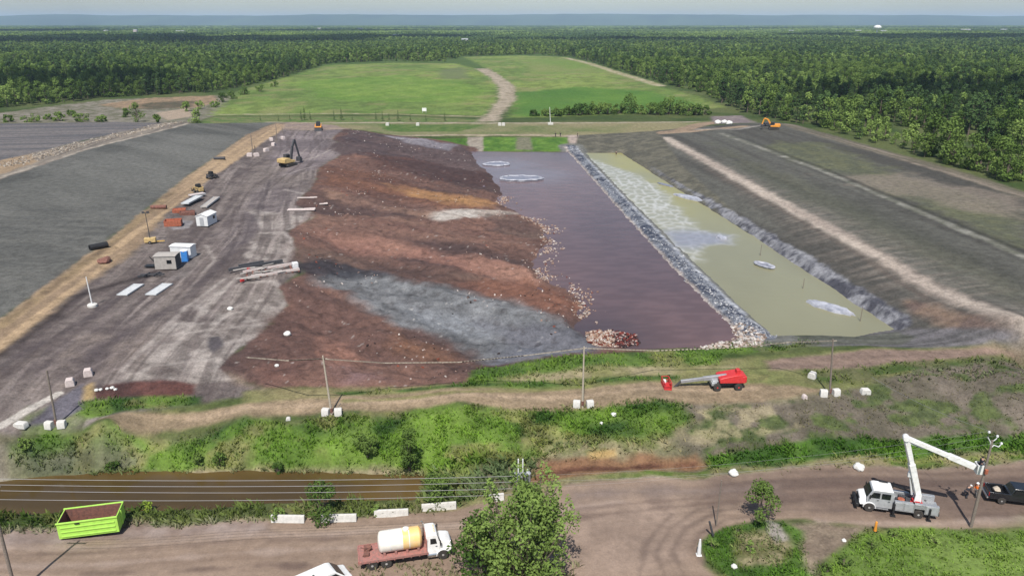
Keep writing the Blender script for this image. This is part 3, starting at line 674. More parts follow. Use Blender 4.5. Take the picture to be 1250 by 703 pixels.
    m = sstep(0.5, -0.5, d - wid + p.en) * sstep(262, 225, Y)
    cc = blend(S(84, 84, 92), S(158, 158, 162), con(0.5 * fbm(X / 0.8, Y / 0.8, 85, 3) + 0.5 * fbm(X / 4, Y / 4, 86, 3), 0.38, 0.62))
    p.c = p.c * (1 - m[:, None]) + cc * m[:, None]
    return np.clip(p.c, 0.004, 0.9)

# ------------------------------------------------------------------ build the ground sheet
def geo(a, b, q):
    out = [a]
    while out[-1] < b:
        out.append(out[-1] * q)
    return out
ys = geo(40, 420, 1.0035) ; ys += geo(ys[-1] * 1.01, 1600, 1.010) ; ys += geo(ys[-1] * 1.03, 30000, 1.035)
ys = np.array(ys); NR = len(ys); NC = 880
ss = np.linspace(-1, 1, NC)
GX = ss[None] * (ys[:, None] * 0.86 + 18); GY = np.repeat(ys[:, None], NC, 1)
gx, gy = GX.ravel(), GY.ravel()
gz = height(gx, gy)
gcol = paint(gx, gy)
M_ground = attr_mat('soil_and_grass')
idx = np.arange(NR * NC).reshape(NR, NC)
quads = np.stack([idx[:-1, :-1], idx[:-1, 1:], idx[1:, 1:], idx[1:, :-1]], -1).reshape(-1, 4)
qx = gx[quads].mean(1); qy = gy[quads].mean(1)
own = np.zeros(len(quads), int)
ZONES = [('ground', None), ('road', ROAD_PX), ('path', PATH_PX), ('gravel_yard', PAD_PX), ('waste_slope', WASTE), ('field', FIELD_L), ('field', FIELD_R), ('sand_track', None)]
for k, (nm, P) in enumerate(ZONES):
    if P is None: continue
    P = P if isinstance(P, np.ndarray) else ppoly(P)
    own[sdf(P, qx, qy, 2.0) < 0] = k
# vertex normals of the whole sheet, so that the pieces meet without a seam
dGy = np.gradient(gz.reshape(NR, NC), axis=0); dGx = np.gradient(gz.reshape(NR, NC), axis=1)
dX = np.gradient(GX, axis=1); dYY = np.gradient(GY, axis=0); dXr = np.gradient(GX, axis=0)
sx = dGx / dX; sy = (dGy - sx * dXr) / dYY
NRM = np.stack([-sx, -sy, np.ones_like(sx)], -1).reshape(-1, 3)
NRM /= np.linalg.norm(NRM, axis=1)[:, None]
M_road = attr_mat('packed_dirt', 0.95, 0.11, 0.25, 0.15, 5.0, 1.1)
def sheet(name, k):
    f = quads[own == k]
    if not len(f): return None
    used, inv = np.unique(f, return_inverse=True)
    o = np_mesh(name, np.stack([gx, gy, gz], -1)[used], inv.reshape(-1, 4), M_road if name == 'road' else M_ground, gcol[used], smooth=True)
    o.data.normals_split_custom_set_from_vertices(NRM[used].tolist())
    return tag(o, kind='structure')
for k, (nm, P) in enumerate(ZONES):
    sheet(nm, k)

# ------------------------------------------------------------------ water
def water_mat(name, rough, ripple, scale, spec=0.5):
    m, nt, b = base_mat(name)
    at_ = nt.nodes.new('ShaderNodeAttribute'); at_.attribute_name = 'Col'
    nt.links.new(at_.outputs['Color'], b.inputs['Base Color'])
    b.inputs['Roughness'].default_value = rough; b.inputs['IOR'].default_value = 1.33; b.inputs['Specular IOR Level'].default_value = spec
    geo_ = nt.nodes.new('ShaderNodeNewGeometry'); mp = nt.nodes.new('ShaderNodeMapping'); mp.inputs['Scale'].default_value = (0.35, 1.0, 1.0)
    nz = nt.nodes.new('ShaderNodeTexNoise'); nz.inputs['Scale'].default_value = scale; nz.inputs['Detail'].default_value = 4
    nt.links.new(geo_.outputs['Position'], mp.inputs['Vector']); nt.links.new(mp.outputs[0], nz.inputs['Vector'])
    bp = nt.nodes.new('ShaderNodeBump'); bp.inputs['Strength'].default_value = ripple; bp.inputs['Distance'].default_value = 0.08
    nt.links.new(nz.outputs['Fac'], bp.inputs['Height']); nt.links.new(bp.outputs['Normal'], b.inputs['Normal'])
    return m

def water(name, poly, z, step, colf, m, grow=4.0):
    lo = poly.min(0) - grow; hi = poly.max(0) + grow
    xs = np.arange(lo[0], hi[0], step); ysw = np.arange(lo[1], hi[1], step)
    X, Y = np.meshgrid(xs, ysw); n, c = X.shape
    x, y = X.ravel(), Y.ravel()
    d = sdf(poly, x, y)
    I = np.arange(n * c).reshape(n, c)
    q = np.stack([I[:-1, :-1], I[:-1, 1:], I[1:, 1:], I[1:, :-1]], -1).reshape(-1, 4)
    q = q[d[q].min(1) < grow]
    used, inv = np.unique(q, return_inverse=True)
    x, y = x[used], y[used]
    col, dz = colf(x, y)
    o = np_mesh(name, np.stack([x, y, z + dz + 0.0 * x], -1), inv.reshape(-1, 4), m, col, smooth=True)
    return tag(o, kind='structure')

def pond_col(x, y):
    a, b = rot(x, y, SITE)
    t = con(fbm(x / 30, y / 50, 101, 4), 0.3, 0.7)
    c = blend(S(128, 102, 99), S(108, 88, 89), t)
    rp = con(fbm(x / 3.0, y / 0.9, 102, 3), 0.4, 0.65)
    c = c * (0.9 + 0.2 * rp[:, None])
    # milky cloud round the drowned heaps at the far end
    hz = hit([608, 640], [203, 216])
    d = np.minimum(np.hypot(x - hz[0, 0], y - hz[0, 1]), np.hypot(x - hz[1, 0], y - hz[1, 1]))
    c = mix(c, S(140, 132, 140), sstep(22, 2, d + 8 * (fbm(x / 5, y / 5, 103) - 0.5)) * 0.7)
    # grey silt where the mud runs in
    g = hit([700], [412])[0]
    c = mix(c, S(72, 66, 72), sstep(22, 3, np.hypot(x - g[0], y - g[1])) * 0.7)
    return c, 0.0 * x
water('pond_water', POND, POND_Z, 0.8, pond_col, water_mat('brown_purple_water', 0.22, 0.5, 0.9, 0.3))

def lime_col(x, y):
    t = con(fbm(x / 14, y / 30, 111, 4), 0.3, 0.7)
    near = sstep(230, 150, y)
    c = blend(S(174, 166, 98), S(160, 155, 112), t)
    c = c * (1 - near[:, None]) + blend(S(158, 155, 124), S(146, 143, 114), t) * near[:, None]
    F = plane(*zip(*[(716, 192), (735, 198), (768, 210), (808, 232), (834, 262), (856, 280), (892, 287), (890, 298), (858, 299), (850, 318), (826, 304), (795, 272), (760, 238), (730, 208)]), LIME_Z)
    d = sdf(F, x, y)
    m = sstep(2.0, -2.0, d + 4 * (fbm(x / 4, y / 4, 112) - 0.5))
    # cells of foam with pale rims
    kx, ky = x / 2.6, y / 4.2
    best = np.full(x.shape, 9.0); sec = np.full(x.shape, 9.0)
    bx, by = np.floor(kx), np.floor(ky)
    for i in (-1, 0, 1):
        for j in (-1, 0, 1):
            px_ = bx + i + _hash(bx + i, by + j, 5); py_ = by + j + _hash(bx + i, by + j, 6)
            q = np.hypot(kx - px_, ky - py_)
            sec = np.where(q < best, best, np.minimum(sec, q)); best = np.minimum(best, q)
    rim = sstep(0.28, 0.05, sec - best)
    fc = blend(S(164, 162, 138), S(214, 212, 204), np.clip(0.15 + rim * (0.4 + 0.8 * fbm(x / 8, y / 8, 113)), 0, 1))
    c = c * (1 - m[:, None]) + fc * m[:, None]
    g = plane([845], [292], LIME_Z)[0]
    mm = sstep(12, 3, np.hypot((x - g[0]) * 0.7, y - g[1])) * m
    c = mix(c, S(150, 152, 168), mm * 0.8)
    return c, rim * m * 0.12
water('pond_water', LIME, LIME_Z, 0.6, lime_col, water_mat('lime_pond_water', 0.28, 0.25, 0.8, 0.35), 2.0)

def ditch_col(x, y):
    t = con(fbm(x / 12, y / 3, 121, 4), 0.3, 0.7)
    return blend(S(112, 92, 56), S(86, 70, 42), t), 0.0 * x
water('ditch_water', DITCH, DITCH_Z, 0.5, ditch_col, water_mat('brown_ditch_water', 0.08, 0.15, 1.2), 2.0)

# ------------------------------------------------------------------ hills on the horizon
def hills(name, dist, base, amp, seed, col, depth=2500):
    n = 260
    V, C = [], []
    prof = [(-0.1, 0.0), (0.15, 0.45), (0.35, 0.8), (0.5, 1.0), (0.75, 0.7), (1.1, 0.0)]
    xs = np.linspace(-dist * 1.15, dist * 1.15, n)
    h = base + amp * fbm(xs / 2600, xs * 0 + 3, seed, 5)
    for f, k in prof:
        y = dist + f * depth + 500 * fbm(xs / 1500, xs * 0 + f * 7, seed + 3, 3)
        z = h * k + 20 * (fbm(xs / 500, xs * 0 + f * 11, seed + 5, 3) - 0.5) * (k > 0) - 8 * (k == 0)
        V.append(np.stack([xs, y, z], -1))
    V = np.concatenate(V); I = np.arange(len(V)).reshape(len(prof), n)
    q = np.stack([I[:-1, :-1], I[:-1, 1:], I[1:, 1:], I[1:, :-1]], -1).reshape(-1, 4)
    t = con(fbm(V[:, 0] / 400, V[:, 1] / 400, seed + 9, 4))
    o = np_mesh(name, V, q, M_ground, blend(S(44, 66, 44), S(70, 92, 58), t), smooth=True)
    return tag(o, kind='structure')
hills('hills', 12500, 120, 80, 201, None)

# ------------------------------------------------------------------ air
HZ = bpy.data.materials.new('thin_blue_air'); HZ.use_nodes = True
nt = HZ.node_tree
for n in list(nt.nodes):
    if n.type != 'OUTPUT_MATERIAL': nt.nodes.remove(n)
pv = nt.nodes.new('ShaderNodeVolumePrincipled')
pv.inputs['Color'].default_value = (0.60, 0.77, 1.0, 1)
pv.inputs['Density'].default_value = 6.5e-5
pv.inputs['Anisotropy'].default_value = 0.0
nt.links.new(pv.outputs[0], [n for n in nt.nodes if n.type == 'OUTPUT_MATERIAL'][0].inputs['Volume'])
bm = bmesh.new(); bmesh.ops.create_cube(bm, size=1.0)
me = bpy.data.meshes.new('haze'); bm.to_mesh(me); bm.free(); me.materials.append(HZ)
hz = bpy.data.objects.new('haze', me); COL.objects.link(hz)
hz.scale = (64000, 66000, 270); hz.location = (0, 0, 105)
tag(hz, kind='stuff')
# ------------------------------------------------------------------ foliage
def leaf_mat(name, dark, light, trans=0.25):
    m = bpy.data.materials.new(name); m.use_nodes = True
    nt = m.node_tree
    for n in list(nt.nodes):
        if n.type != 'OUTPUT_MATERIAL': nt.nodes.remove(n)
    out = [n for n in nt.nodes if n.type == 'OUTPUT_MATERIAL'][0]
    oi = nt.nodes.new('ShaderNodeObjectInfo')
    geo_ = nt.nodes.new('ShaderNodeNewGeometry')
    nz = nt.nodes.new('ShaderNodeTexNoise'); nz.inputs['Scale'].default_value = 0.8; nz.inputs['Detail'].default_value = 3
    nt.links.new(geo_.outputs['Position'], nz.inputs['Vector'])
    nl_ = nt.nodes.new('ShaderNodeTexNoise'); nl_.inputs['Scale'].default_value = 0.011; nl_.inputs['Detail'].default_value = 4
    nt.links.new(geo_.outputs['Position'], nl_.inputs['Vector'])
    mlo = nt.nodes.new('ShaderNodeMath'); mlo.operation = 'MULTIPLY_ADD'; mlo.inputs[1].default_value = 1.5; mlo.inputs[2].default_value = -0.72
    nt.links.new(nl_.outputs['Fac'], mlo.inputs[0])
    ma = nt.nodes.new('ShaderNodeMath'); ma.operation = 'MULTIPLY_ADD'; ma.inputs[1].default_value = 0.85
    mb = nt.nodes.new('ShaderNodeMath'); mb.operation = 'MULTIPLY'; mb.inputs[1].default_value = 0.5
    nt.links.new(nz.outputs['Fac'], mb.inputs[0])
    nt.links.new(oi.outputs['Random'], ma.inputs[0]); nt.links.new(mb.outputs[0], ma.inputs[2])
    rp = nt.nodes.new('ShaderNodeValToRGB')
    rp.color_ramp.elements[0].position = 0.1; rp.color_ramp.elements[1].position = 1.0
    rp.color_ramp.elements[0].color = (*dark, 1); rp.color_ramp.elements[1].color = (*light, 1)
    ms = nt.nodes.new('ShaderNodeMath'); ms.operation = 'ADD'; nt.links.new(ma.outputs[0], ms.inputs[0]); nt.links.new(mlo.outputs[0], ms.inputs[1])
    nt.links.new(ms.outputs[0], rp.inputs['Fac'])
    d = nt.nodes.new('ShaderNodeBsdfDiffuse'); t = nt.nodes.new('ShaderNodeBsdfTranslucent'); mx = nt.nodes.new('ShaderNodeMixShader')
    mx.inputs[0].default_value = trans
    nt.links.new(rp.outputs['Color'], d.inputs['Color']); nt.links.new(rp.outputs['Color'], t.inputs['Color'])
    nt.links.new(d.outputs[0], mx.inputs[1]); nt.links.new(t.outputs[0], mx.inputs[2]); nt.links.new(mx.outputs[0], out.inputs['Surface'])
    return m

M_leaf = leaf_mat('broad_leaves', (0.046, 0.090, 0.020), (0.170, 0.245, 0.062))
M_leaf_light = leaf_mat('young_leaves', (0.120, 0.190, 0.042), (0.240, 0.330, 0.090))
M_needle = leaf_mat('needles', (0.038, 0.072, 0.026), (0.085, 0.140, 0.048), 0.12)
M_lime_leaf = leaf_mat('lime_leaves', (0.17, 0.24, 0.03), (0.26, 0.36, 0.05))
M_bark = mat('grey_brown_bark', (0.14, 0.11, 0.085), 0.9, 0, 0.4, 5, 0.4)

def leaf_quads(cen, rad, n, size, rng, flat=0.0, up=0.35):
    """n leaf sprays scattered through (mostly near the skin of) an ellipsoid"""
    d = rng.normal(size=(n, 3)); d /= np.linalg.norm(d, axis=1)[:, None]
    r = rng.uniform(0.45, 1.0, n) ** 0.6
    p = cen + d * r[:, None] * rad
    nrm = d + rng.normal(size=(n, 3)) * 0.6 + np.array([0, 0, up]); nrm /= np.linalg.norm(nrm, axis=1)[:, None]
    t = np.cross(nrm, rng.normal(size=(n, 3))); t /= np.linalg.norm(t, axis=1)[:, None]
    b = np.cross(nrm, t)
    s = size * rng.uniform(0.6, 1.35, n)[:, None]
    # kite-shaped spray
    V = np.stack([p - t * s * 0.55, p + b * s * 0.33 - t * s * 0.05, p + t * s * 0.6, p - b * s * 0.33 + t * s * 0.05], 1)
    return V.reshape(-1, 3)

def tube_arrays(pts, rad, k=6):
    V, F = [], []
    pts = [np.asarray(p, float) for p in pts]
    for i, p in enumerate(pts):
        d = pts[min(i + 1, len(pts) - 1)] - pts[max(i - 1, 0)]
        d = d / (np.linalg.norm(d) + 1e-9)
        a = np.cross(d, [0.31, 0.95, 0.11]); a /= np.linalg.norm(a) + 1e-9; b = np.cross(d, a)
        for j in range(k):
            an = 2 * math.pi * j / k
            V.append(p + (a * math.cos(an) + b * math.sin(an)) * rad[i])
    for i in range(len(pts) - 1):
        for j in range(k):
            F.append((i * k + j, i * k + (j + 1) % k, (i + 1) * k + (j + 1) % k, (i + 1) * k + j))
    return np.array(V), np.array(F)

def quads_of(V):
    return np.arange(len(V)).reshape(-1, 4)

def broad_tree(seed, h=12.0, w=7.5, nl=900, size=0.75, clumps=18, low=0.10, tight=1.0):
    rng = np.random.default_rng(seed)
    L = []
    c0 = []
    for k in range(clumps):
        f = rng.uniform(low, 0.95)
        prof = math.sin(min(1, (f - low * 0.5) / (1 - low * 0.5)) ** 0.75 * math.pi * 0.93 + 0.12)
        an = k * 2.4 + rng.uniform(-0.5, 0.5)
        rr = w * 0.5 * prof * rng.uniform(0.35, 0.8)
        c = np.array([math.cos(an) * rr, math.sin(an) * rr, h * f])
        r = w * rng.uniform(0.15, 0.27) * tight
        c0.append(c)
        L.append(leaf_quads(c, np.array([r, r, r * rng.uniform(0.7, 1.1)]), nl // clumps, size, rng))
    V = np.concatenate(L)
    T, TF = [], []
    tv, tf = tube_arrays([(0, 0, -0.3), (0.1, 0.05, h * 0.3), (0.0, 0.1, h * 0.62), (0.1, 0, h * 0.85)], [0.022 * h, 0.016 * h, 0.010 * h, 0.004 * h])
    T.append(tv); TF.append(tf); o = len(tv)
    for c in c0[:8]:
        tv, tf = tube_arrays([(0.05, 0.05, c[2] * 0.55), c * np.array([0.5, 0.5, 0.82]), c], [0.009 * h, 0.006 * h, 0.003 * h], 5)
        T.append(tv); TF.append(tf + o); o += len(tv)
    return V, np.concatenate(T), np.concatenate(TF)

def conifer(seed, h=14.0, w=4.2, nl=700, size=0.9):
    rng = np.random.default_rng(seed)
    f = rng.uniform(0.08, 1.0, nl) ** 0.85
    tier = 0.75 + 0.25 * np.sin(f * 60)
    r = w * 0.5 * (1.02 - f) ** 0.8 * tier * rng.uniform(0.35, 1.0, nl) ** 0.5
    an = rng.uniform(0, 2 * math.pi, nl)
    p = np.stack([np.cos(an) * r, np.sin(an) * r, f * h], -1)
    out = np.stack([np.cos(an), np.sin(an), rng.uniform(-0.5, 0.1, nl)], -1)
    side = np.cross(out, [0, 0, 1.0]); side /= np.linalg.norm(side, axis=1)[:, None]
    s = size * (0.35 + 0.75 * (1 - f))[:, None] * rng.uniform(0.7, 1.3, nl)[:, None]
    V = np.stack([p - out * s * 0.4, p + side * s * 0.36, p + out * s * 0.6, p - side * s * 0.36], 1).reshape(-1, 3)
    tv, tf = tube_arrays([(0, 0, -0.3), (0, 0, h * 0.5), (0, 0, h * 0.99)], [0.014 * h, 0.009 * h, 0.002 * h])
    return V, tv, tf

def tree_mesh(name, parts, leaf):
    """a whole small-in-the-picture tree as one mesh: crown and trunk"""
    V, tv, tf = parts
    VV = np.concatenate([V, tv]); FF = np.concatenate([quads_of(V), tf + len(V)])
    me = bpy.data.meshes.new(name)
    me.vertices.add(len(VV)); me.vertices.foreach_set('co', VV.astype(np.float32).ravel())
    me.loops.add(FF.size); me.loops.foreach_set('vertex_index', FF.astype(np.int32).ravel())
    me.polygons.add(len(FF)); me.polygons.foreach_set('loop_start', np.arange(0, FF.size, 4, dtype=np.int32))
    me.polygons.foreach_set('loop_total', np.full(len(FF), 4, np.int32))
    me.materials.append(leaf); me.materials.append(M_bark)
    mi = np.zeros(len(FF), np.int32); mi[len(V) // 4:] = 1
    me.polygons.foreach_set('material_index', mi)
    me.update(calc_edges=True)
    return me

KINDS = [  # name, mesh, label, group
    ('broadleaf_tree', tree_mesh('broadleaf_tree', broad_tree(1, 12, 7.6, 900), M_leaf), 'mid green round-crowned tree in the woods around the site', 'round-crowned trees along the forest edge'),
    ('broadleaf_tree', tree_mesh('broadleaf_tree', broad_tree(2, 13, 6.4, 900, clumps=16), M_leaf), 'mid green tall-crowned tree in the woods around the site', 'tall-crowned trees along the forest edge'),
    ('young_tree', tree_mesh('young_tree', broad_tree(3, 10, 6.8, 800, 0.7, 15, 0.15), M_leaf_light), 'pale yellow-green bushy tree in the woods around the site', 'pale green trees along the forest edge'),
    ('young_tree', tree_mesh('young_tree', broad_tree(4, 11, 5.4, 650, 0.7, 11, 0.15), M_leaf_light), 'pale yellow-green slender tree in the woods around the site', 'slender pale trees along the forest edge'),
    ('spruce_tree', tree_mesh('spruce_tree', conifer(5), M_needle), 'dark green pointed spruce in the woods around the site', 'spruces along the forest edge'),
    ('pine_tree', tree_mesh('pine_tree', broad_tree(6, 15, 5.6, 800, 0.8, 15, 0.2), M_needle), 'dark green loose-crowned pine in the woods around the site', 'pines along the forest edge'),
]
# ---- where trees stand
CLEAR = ppoly([(-400, 138), (-200, 135), (0, 132), (70, 127), (125, 120), (200, 116), (262, 113), (300, 106), (350, 94), (400, 78), (480, 75), (556, 76), (563, 69), (640, 67), (692, 69),
               (745, 84), (805, 102), (860, 116), (890, 133), (912, 139), (960, 149), (1050, 172), (1150, 203), (1250, 233), (1400, 280), (1700, 380), (2200, 700), (2000, 1200), (-1200, 1200), (-1200, 300), (-600, 160)])
def scatter(y0, y1, step, seed, jit=0.9, wmax=0.80):
    rng = np.random.default_rng(seed)
    yy = np.arange(y0, y1, step); P = []
    for y in yy:
        xs = np.arange(-wmax * y - 30, wmax * y + 30, step)
        P.append(np.stack([xs + rng.uniform(-0.5, 0.5, len(xs)) * step * jit, y + rng.uniform(-0.5, 0.5, len(xs)) * step * jit], -1))
    P = np.concatenate(P)
    return P[sdf(CLEAR, P[:, 0], P[:, 1], 5.0) > 1.5], rng

def pick_kind(P, rng):
    x, y = P[:, 0], P[:, 1]
    a = fbm(x / 70, y / 90, 301, 3); b = fbm(x / 45, y / 45, 302, 3); r = rng.uniform(0, 1, len(P))
    right = sstep(0, 120, x)
    con_p = np.clip((a - 0.42) * 3.0, 0.05, 0.65) + 0.06 * right
    yng_p = np.clip((b - 0.36) * 3.4, 0.08, 0.85) * np.where(x > 0, 1.0, 0.7)
    k = np.where(r < con_p, np.where(rng.uniform(0, 1, len(P)) < 0.55, 4, 5), np.where(rng.uniform(0, 1, len(P)) < yng_p, np.where(rng.uniform(0, 1, len(P)) < 0.5, 2, 3), np.where(rng.uniform(0, 1, len(P)) < 0.6, 0, 1)))
    return k
NEAR, rng = scatter(150, 900, 5.6, 401)
NEAR = NEAR[rng.uniform(0, 1, len(NEAR)) > 0.10]
gap = fbm(NEAR[:, 0] / 42, NEAR[:, 1] / 60, 305, 3) + 0.06 * (NEAR[:, 0] > 120)
NEAR = NEAR[(gap < 0.66) | (sdf(CLEAR, NEAR[:, 0], NEAR[:, 1], 40.0) < 16)]
kd = pick_kind(NEAR, rng)
sc_ = rng.uniform(0.45, 1.15, len(NEAR)) * (0.85 + 0.3 * fbm(NEAR[:, 0] / 60, NEAR[:, 1] / 60, 303, 2))
zz = height(NEAR[:, 0], NEAR[:, 1])
# the ones that show largest become trees of their own
u = CX + FPX * NEAR[:, 0] / (NEAR[:, 1] * math.cos(PITCH) + (CAM_H - zz) * math.sin(PITCH))
edge = sdf(CLEAR, NEAR[:, 0], NEAR[:, 1], 60.0)
score = np.hypot(NEAR[:, 0], NEAR[:, 1]) + np.maximum(edge - 22, 0) * 4 + np.where((u < -25) | (u > 1275), 1e6, 0)
order = np.argsort(score)[:285]
solo = np.zeros(len(NEAR), bool); solo[order] = True
for i in order:
    nm, me, lb, gp = KINDS[kd[i]]
    o = bpy.data.objects.new(nm, me); COL.objects.link(o)
    o.location = (NEAR[i, 0], NEAR[i, 1], zz[i] - 0.1)
    o.rotation_euler = (0, 0, random.uniform(0, 6.28)); s = sc_[i]
    o.scale = (s * random.uniform(0.9, 1.1), s * random.uniform(0.9, 1.1), s)
    tag(o, lb, 'tree', gp)

# ---- all the others: one wood
FAR, rng2 = scatter(900, 1900, 7.2, 402)
FAR = FAR[fbm(FAR[:, 0] / 60, FAR[:, 1] / 110, 306, 3) < 0.66]
kd2 = pick_kind(FAR, rng2); sc2 = rng2.uniform(0.5, 1.15, len(FAR))
VFAR, rng3 = scatter(1900, 3600, 55, 403)
VV2, rng4 = scatter(3600, 9000, 130, 404)

def patch(seed, size, n, kindmix):
    rng = np.random.default_rng(seed); L = []
    for k in range(n):
        c = np.array([rng.uniform(-size / 2, size / 2), rng.uniform(-size / 2, size / 2), 0])
        h = rng.uniform(7, 15)
        if rng.uniform() < kindmix:
            r = 3.6; rad = np.array([r, r, h * 0.5]); cz = h * 0.5
        else:
            r = rng.uniform(3.5, 5.5); rad = np.array([r, r, h * 0.42]); cz = h * 0.58
        L.append(leaf_quads(c + [0, 0, cz], rad, 26, 3.6, rng, up=0.8))
    V = np.concatenate(L)
    return V, np.zeros((0, 3)), np.zeros((0, 4), int)

def lone(name, me):
    """a source for the wood, standing in the wood itself"""
    o = bpy.data.objects.new(name, me); return o
def light_tree(k, m):
    g = [broad_tree(21, 12, 8.2, 240, 1.5, 9), broad_tree(22, 14, 7, 230, 1.5, 8), broad_tree(23, 10, 7.4, 230, 1.4, 9, 0.15), broad_tree(24, 11, 6, 210, 1.4, 8, 0.15),
         conifer(25, 14, 5, 150, 2.2), broad_tree(26, 15, 6.2, 140, 1.9, 7, 0.4)][k]
    return tree_mesh('far_tree', g, m)
SRC = [k[1] for k in KINDS] + [light_tree(i, m) for i, m in enumerate([M_leaf, M_leaf, M_leaf_light, M_leaf_light, M_needle, M_needle])]
SRC += [tree_mesh('tree_patch', patch(31, 60, 90, 0.4), M_leaf), tree_mesh('tree_patch', patch(32, 60, 90, 0.7), M_needle), tree_mesh('tree_patch', patch(33, 60, 80, 0.2), M_leaf),
        tree_mesh('tree_patch', patch(34, 60, 80, 0.1), M_leaf_light)]
NB = 12
pts, ki, sc3 = [], [], []
P = NEAR[~solo]; pts.append(np.c_[P, height(P[:, 0], P[:, 1]) - 0.1]); ki.append(kd[~solo]); sc3.append(sc_[~solo])
pts.append(np.c_[FAR, height(FAR[:, 0], FAR[:, 1]) - 0.1]); ki.append(kd2 + 6); sc3.append(sc2)
def pk(P, rng):
    a = fbm(P[:, 0] / 260, P[:, 1] / 420, 311, 3); r = rng.uniform(0, 1, len(P))
    return NB + np.where(a + (r - 0.5) * 0.3 > 0.56, 1, np.where(a + (r - 0.5) * 0.3 < 0.40, 3, np.where(r < 0.5, 0, 2)))
for P, rg, s in ((VFAR, rng3, 1.0), (VV2, rng4, 2.2)):
    pts.append(np.c_[P, np.full(len(P), 0.8)]); ki.append(pk(P, rg)); sc3.append(rg.uniform(0.9, 1.15, len(P)) * s)
pts = np.concatenate(pts); ki = np.concatenate(ki).astype(np.int32); sc3 = np.concatenate(sc3)
print('wood:', len(pts), 'instances')
me = bpy.data.meshes.new('forest'); me.vertices.add(len(pts)); me.vertices.foreach_set('co', pts.astype(np.float32).ravel())
a = me.attributes.new('kind_of_tree', 'INT', 'POINT'); a.data.foreach_set('value', ki)
a = me.attributes.new('size', 'FLOAT_VECTOR', 'POINT')
sv = np.stack([sc3, sc3, np.where(ki >= NB, np.minimum(sc3, 1.15), sc3)], -1).astype(np.float32); a.data.foreach_set('vector', sv.ravel())
a = me.attributes.new('turn', 'FLOAT_VECTOR', 'POINT')
tv = np.zeros((len(pts), 3), np.float32); tv[:, 2] = np.random.default_rng(5).uniform(0, 6.28, len(pts)); a.data.foreach_set('vector', tv.ravel())
forest = bpy.data.objects.new('forest', me); COL.objects.link(forest)
tag(forest, kind='stuff')
ng = bpy.data.node_groups.new('wood', 'GeometryNodeTree')
ng.interface.new_socket('Geometry', in_out='INPUT', socket_type='NodeSocketGeometry')
ng.interface.new_socket('Geometry', in_out='OUTPUT', socket_type='NodeSocketGeometry')
gi = ng.nodes.new('NodeGroupInput'); go = ng.nodes.new('NodeGroupOutput'); jn = ng.nodes.new('GeometryNodeJoinGeometry')
def named(nm, dt):
    n = ng.nodes.new('GeometryNodeInputNamedAttribute'); n.data_type = dt; n.inputs['Name'].default_value = nm
    return n
a_k = named('kind_of_tree', 'INT'); a_s = named('size', 'FLOAT_VECTOR'); a_r = named('turn', 'FLOAT_VECTOR')
for k, m_ in enumerate(SRC):
    so = bpy.data.objects.new(m_.name, m_)          # data source of the wood's instances, not placed in the scene
    oi = ng.nodes.new('GeometryNodeObjectInfo'); oi.inputs['Object'].default_value = so; oi.inputs['As Instance'].default_value = True
    cmp_ = ng.nodes.new('FunctionNodeCompare'); cmp_.data_type = 'INT'; cmp_.operation = 'EQUAL'
    ci = [s for s in cmp_.inputs if s.type == 'INT']
    ng.links.new([s for s in a_k.outputs if s.enabled][0], ci[0]); ci[1].default_value = k
    ip = ng.nodes.new('GeometryNodeInstanceOnPoints')
    ng.links.new(gi.outputs[0], ip.inputs['Points']); ng.links.new(cmp_.outputs['Result'], ip.inputs['Selection'])
    ng.links.new(oi.outputs['Geometry'], ip.inputs['Instance'])
    ng.links.new([s for s in a_s.outputs if s.enabled][0], ip.inputs['Scale'])
    ng.links.new([s for s in a_r.outputs if s.enabled][0], ip.inputs['Rotation'])
    ng.links.new(ip.outputs[0], jn.inputs[0])
ng.links.new(jn.outputs[0], go.inputs[0])
md = forest.modifiers.new('wood', 'NODES'); md.node_group = ng

# ---- shrubs and single trees one can tell apart
def plant(name, loc, V, tv, tf, leaf, label, cat, group=None, rz=0.0, sc=1.0, meshes=None):
    r = empty(name, loc, rz); r.scale = (sc, sc, sc); tag(r, label, cat, group)
    np_mesh('crown', V, quads_of(V), leaf, parent=r)
    np_mesh('trunk', tv, tf, M_bark, parent=r, smooth=True)
    return r

def bush_parts(seed, h, w, nl, size, clumps=9, low=0.1):
    rng = np.random.default_rng(seed); L = []; T = []; TF = []; o = 0
    for k in range(clumps):
        f = rng.uniform(low, 0.92); an = k * 2.4 + rng.uniform(-0.4, 0.4)
        rr = w * 0.5 * math.sin(math.pi * (0.22 + 0.72 * f)) * rng.uniform(0.25, 0.72)
        c = np.array([math.cos(an) * rr, math.sin(an) * rr, h * f]); r = min(w, h) * rng.uniform(0.16, 0.28)
        L.append(leaf_quads(c, np.array([r, r, r * 0.95]), nl // clumps, size, rng))
        tv, tf = tube_arrays([(0, 0, -0.2), c * np.array([0.45, 0.45, 0.55]), c], [0.035 * w ** 0.5, 0.025 * w ** 0.5, 0.008], 5)
        T.append(tv); TF.append(tf + o); o += len(tv)
    return np.concatenate(L), np.concatenate(T), np.concatenate(TF)

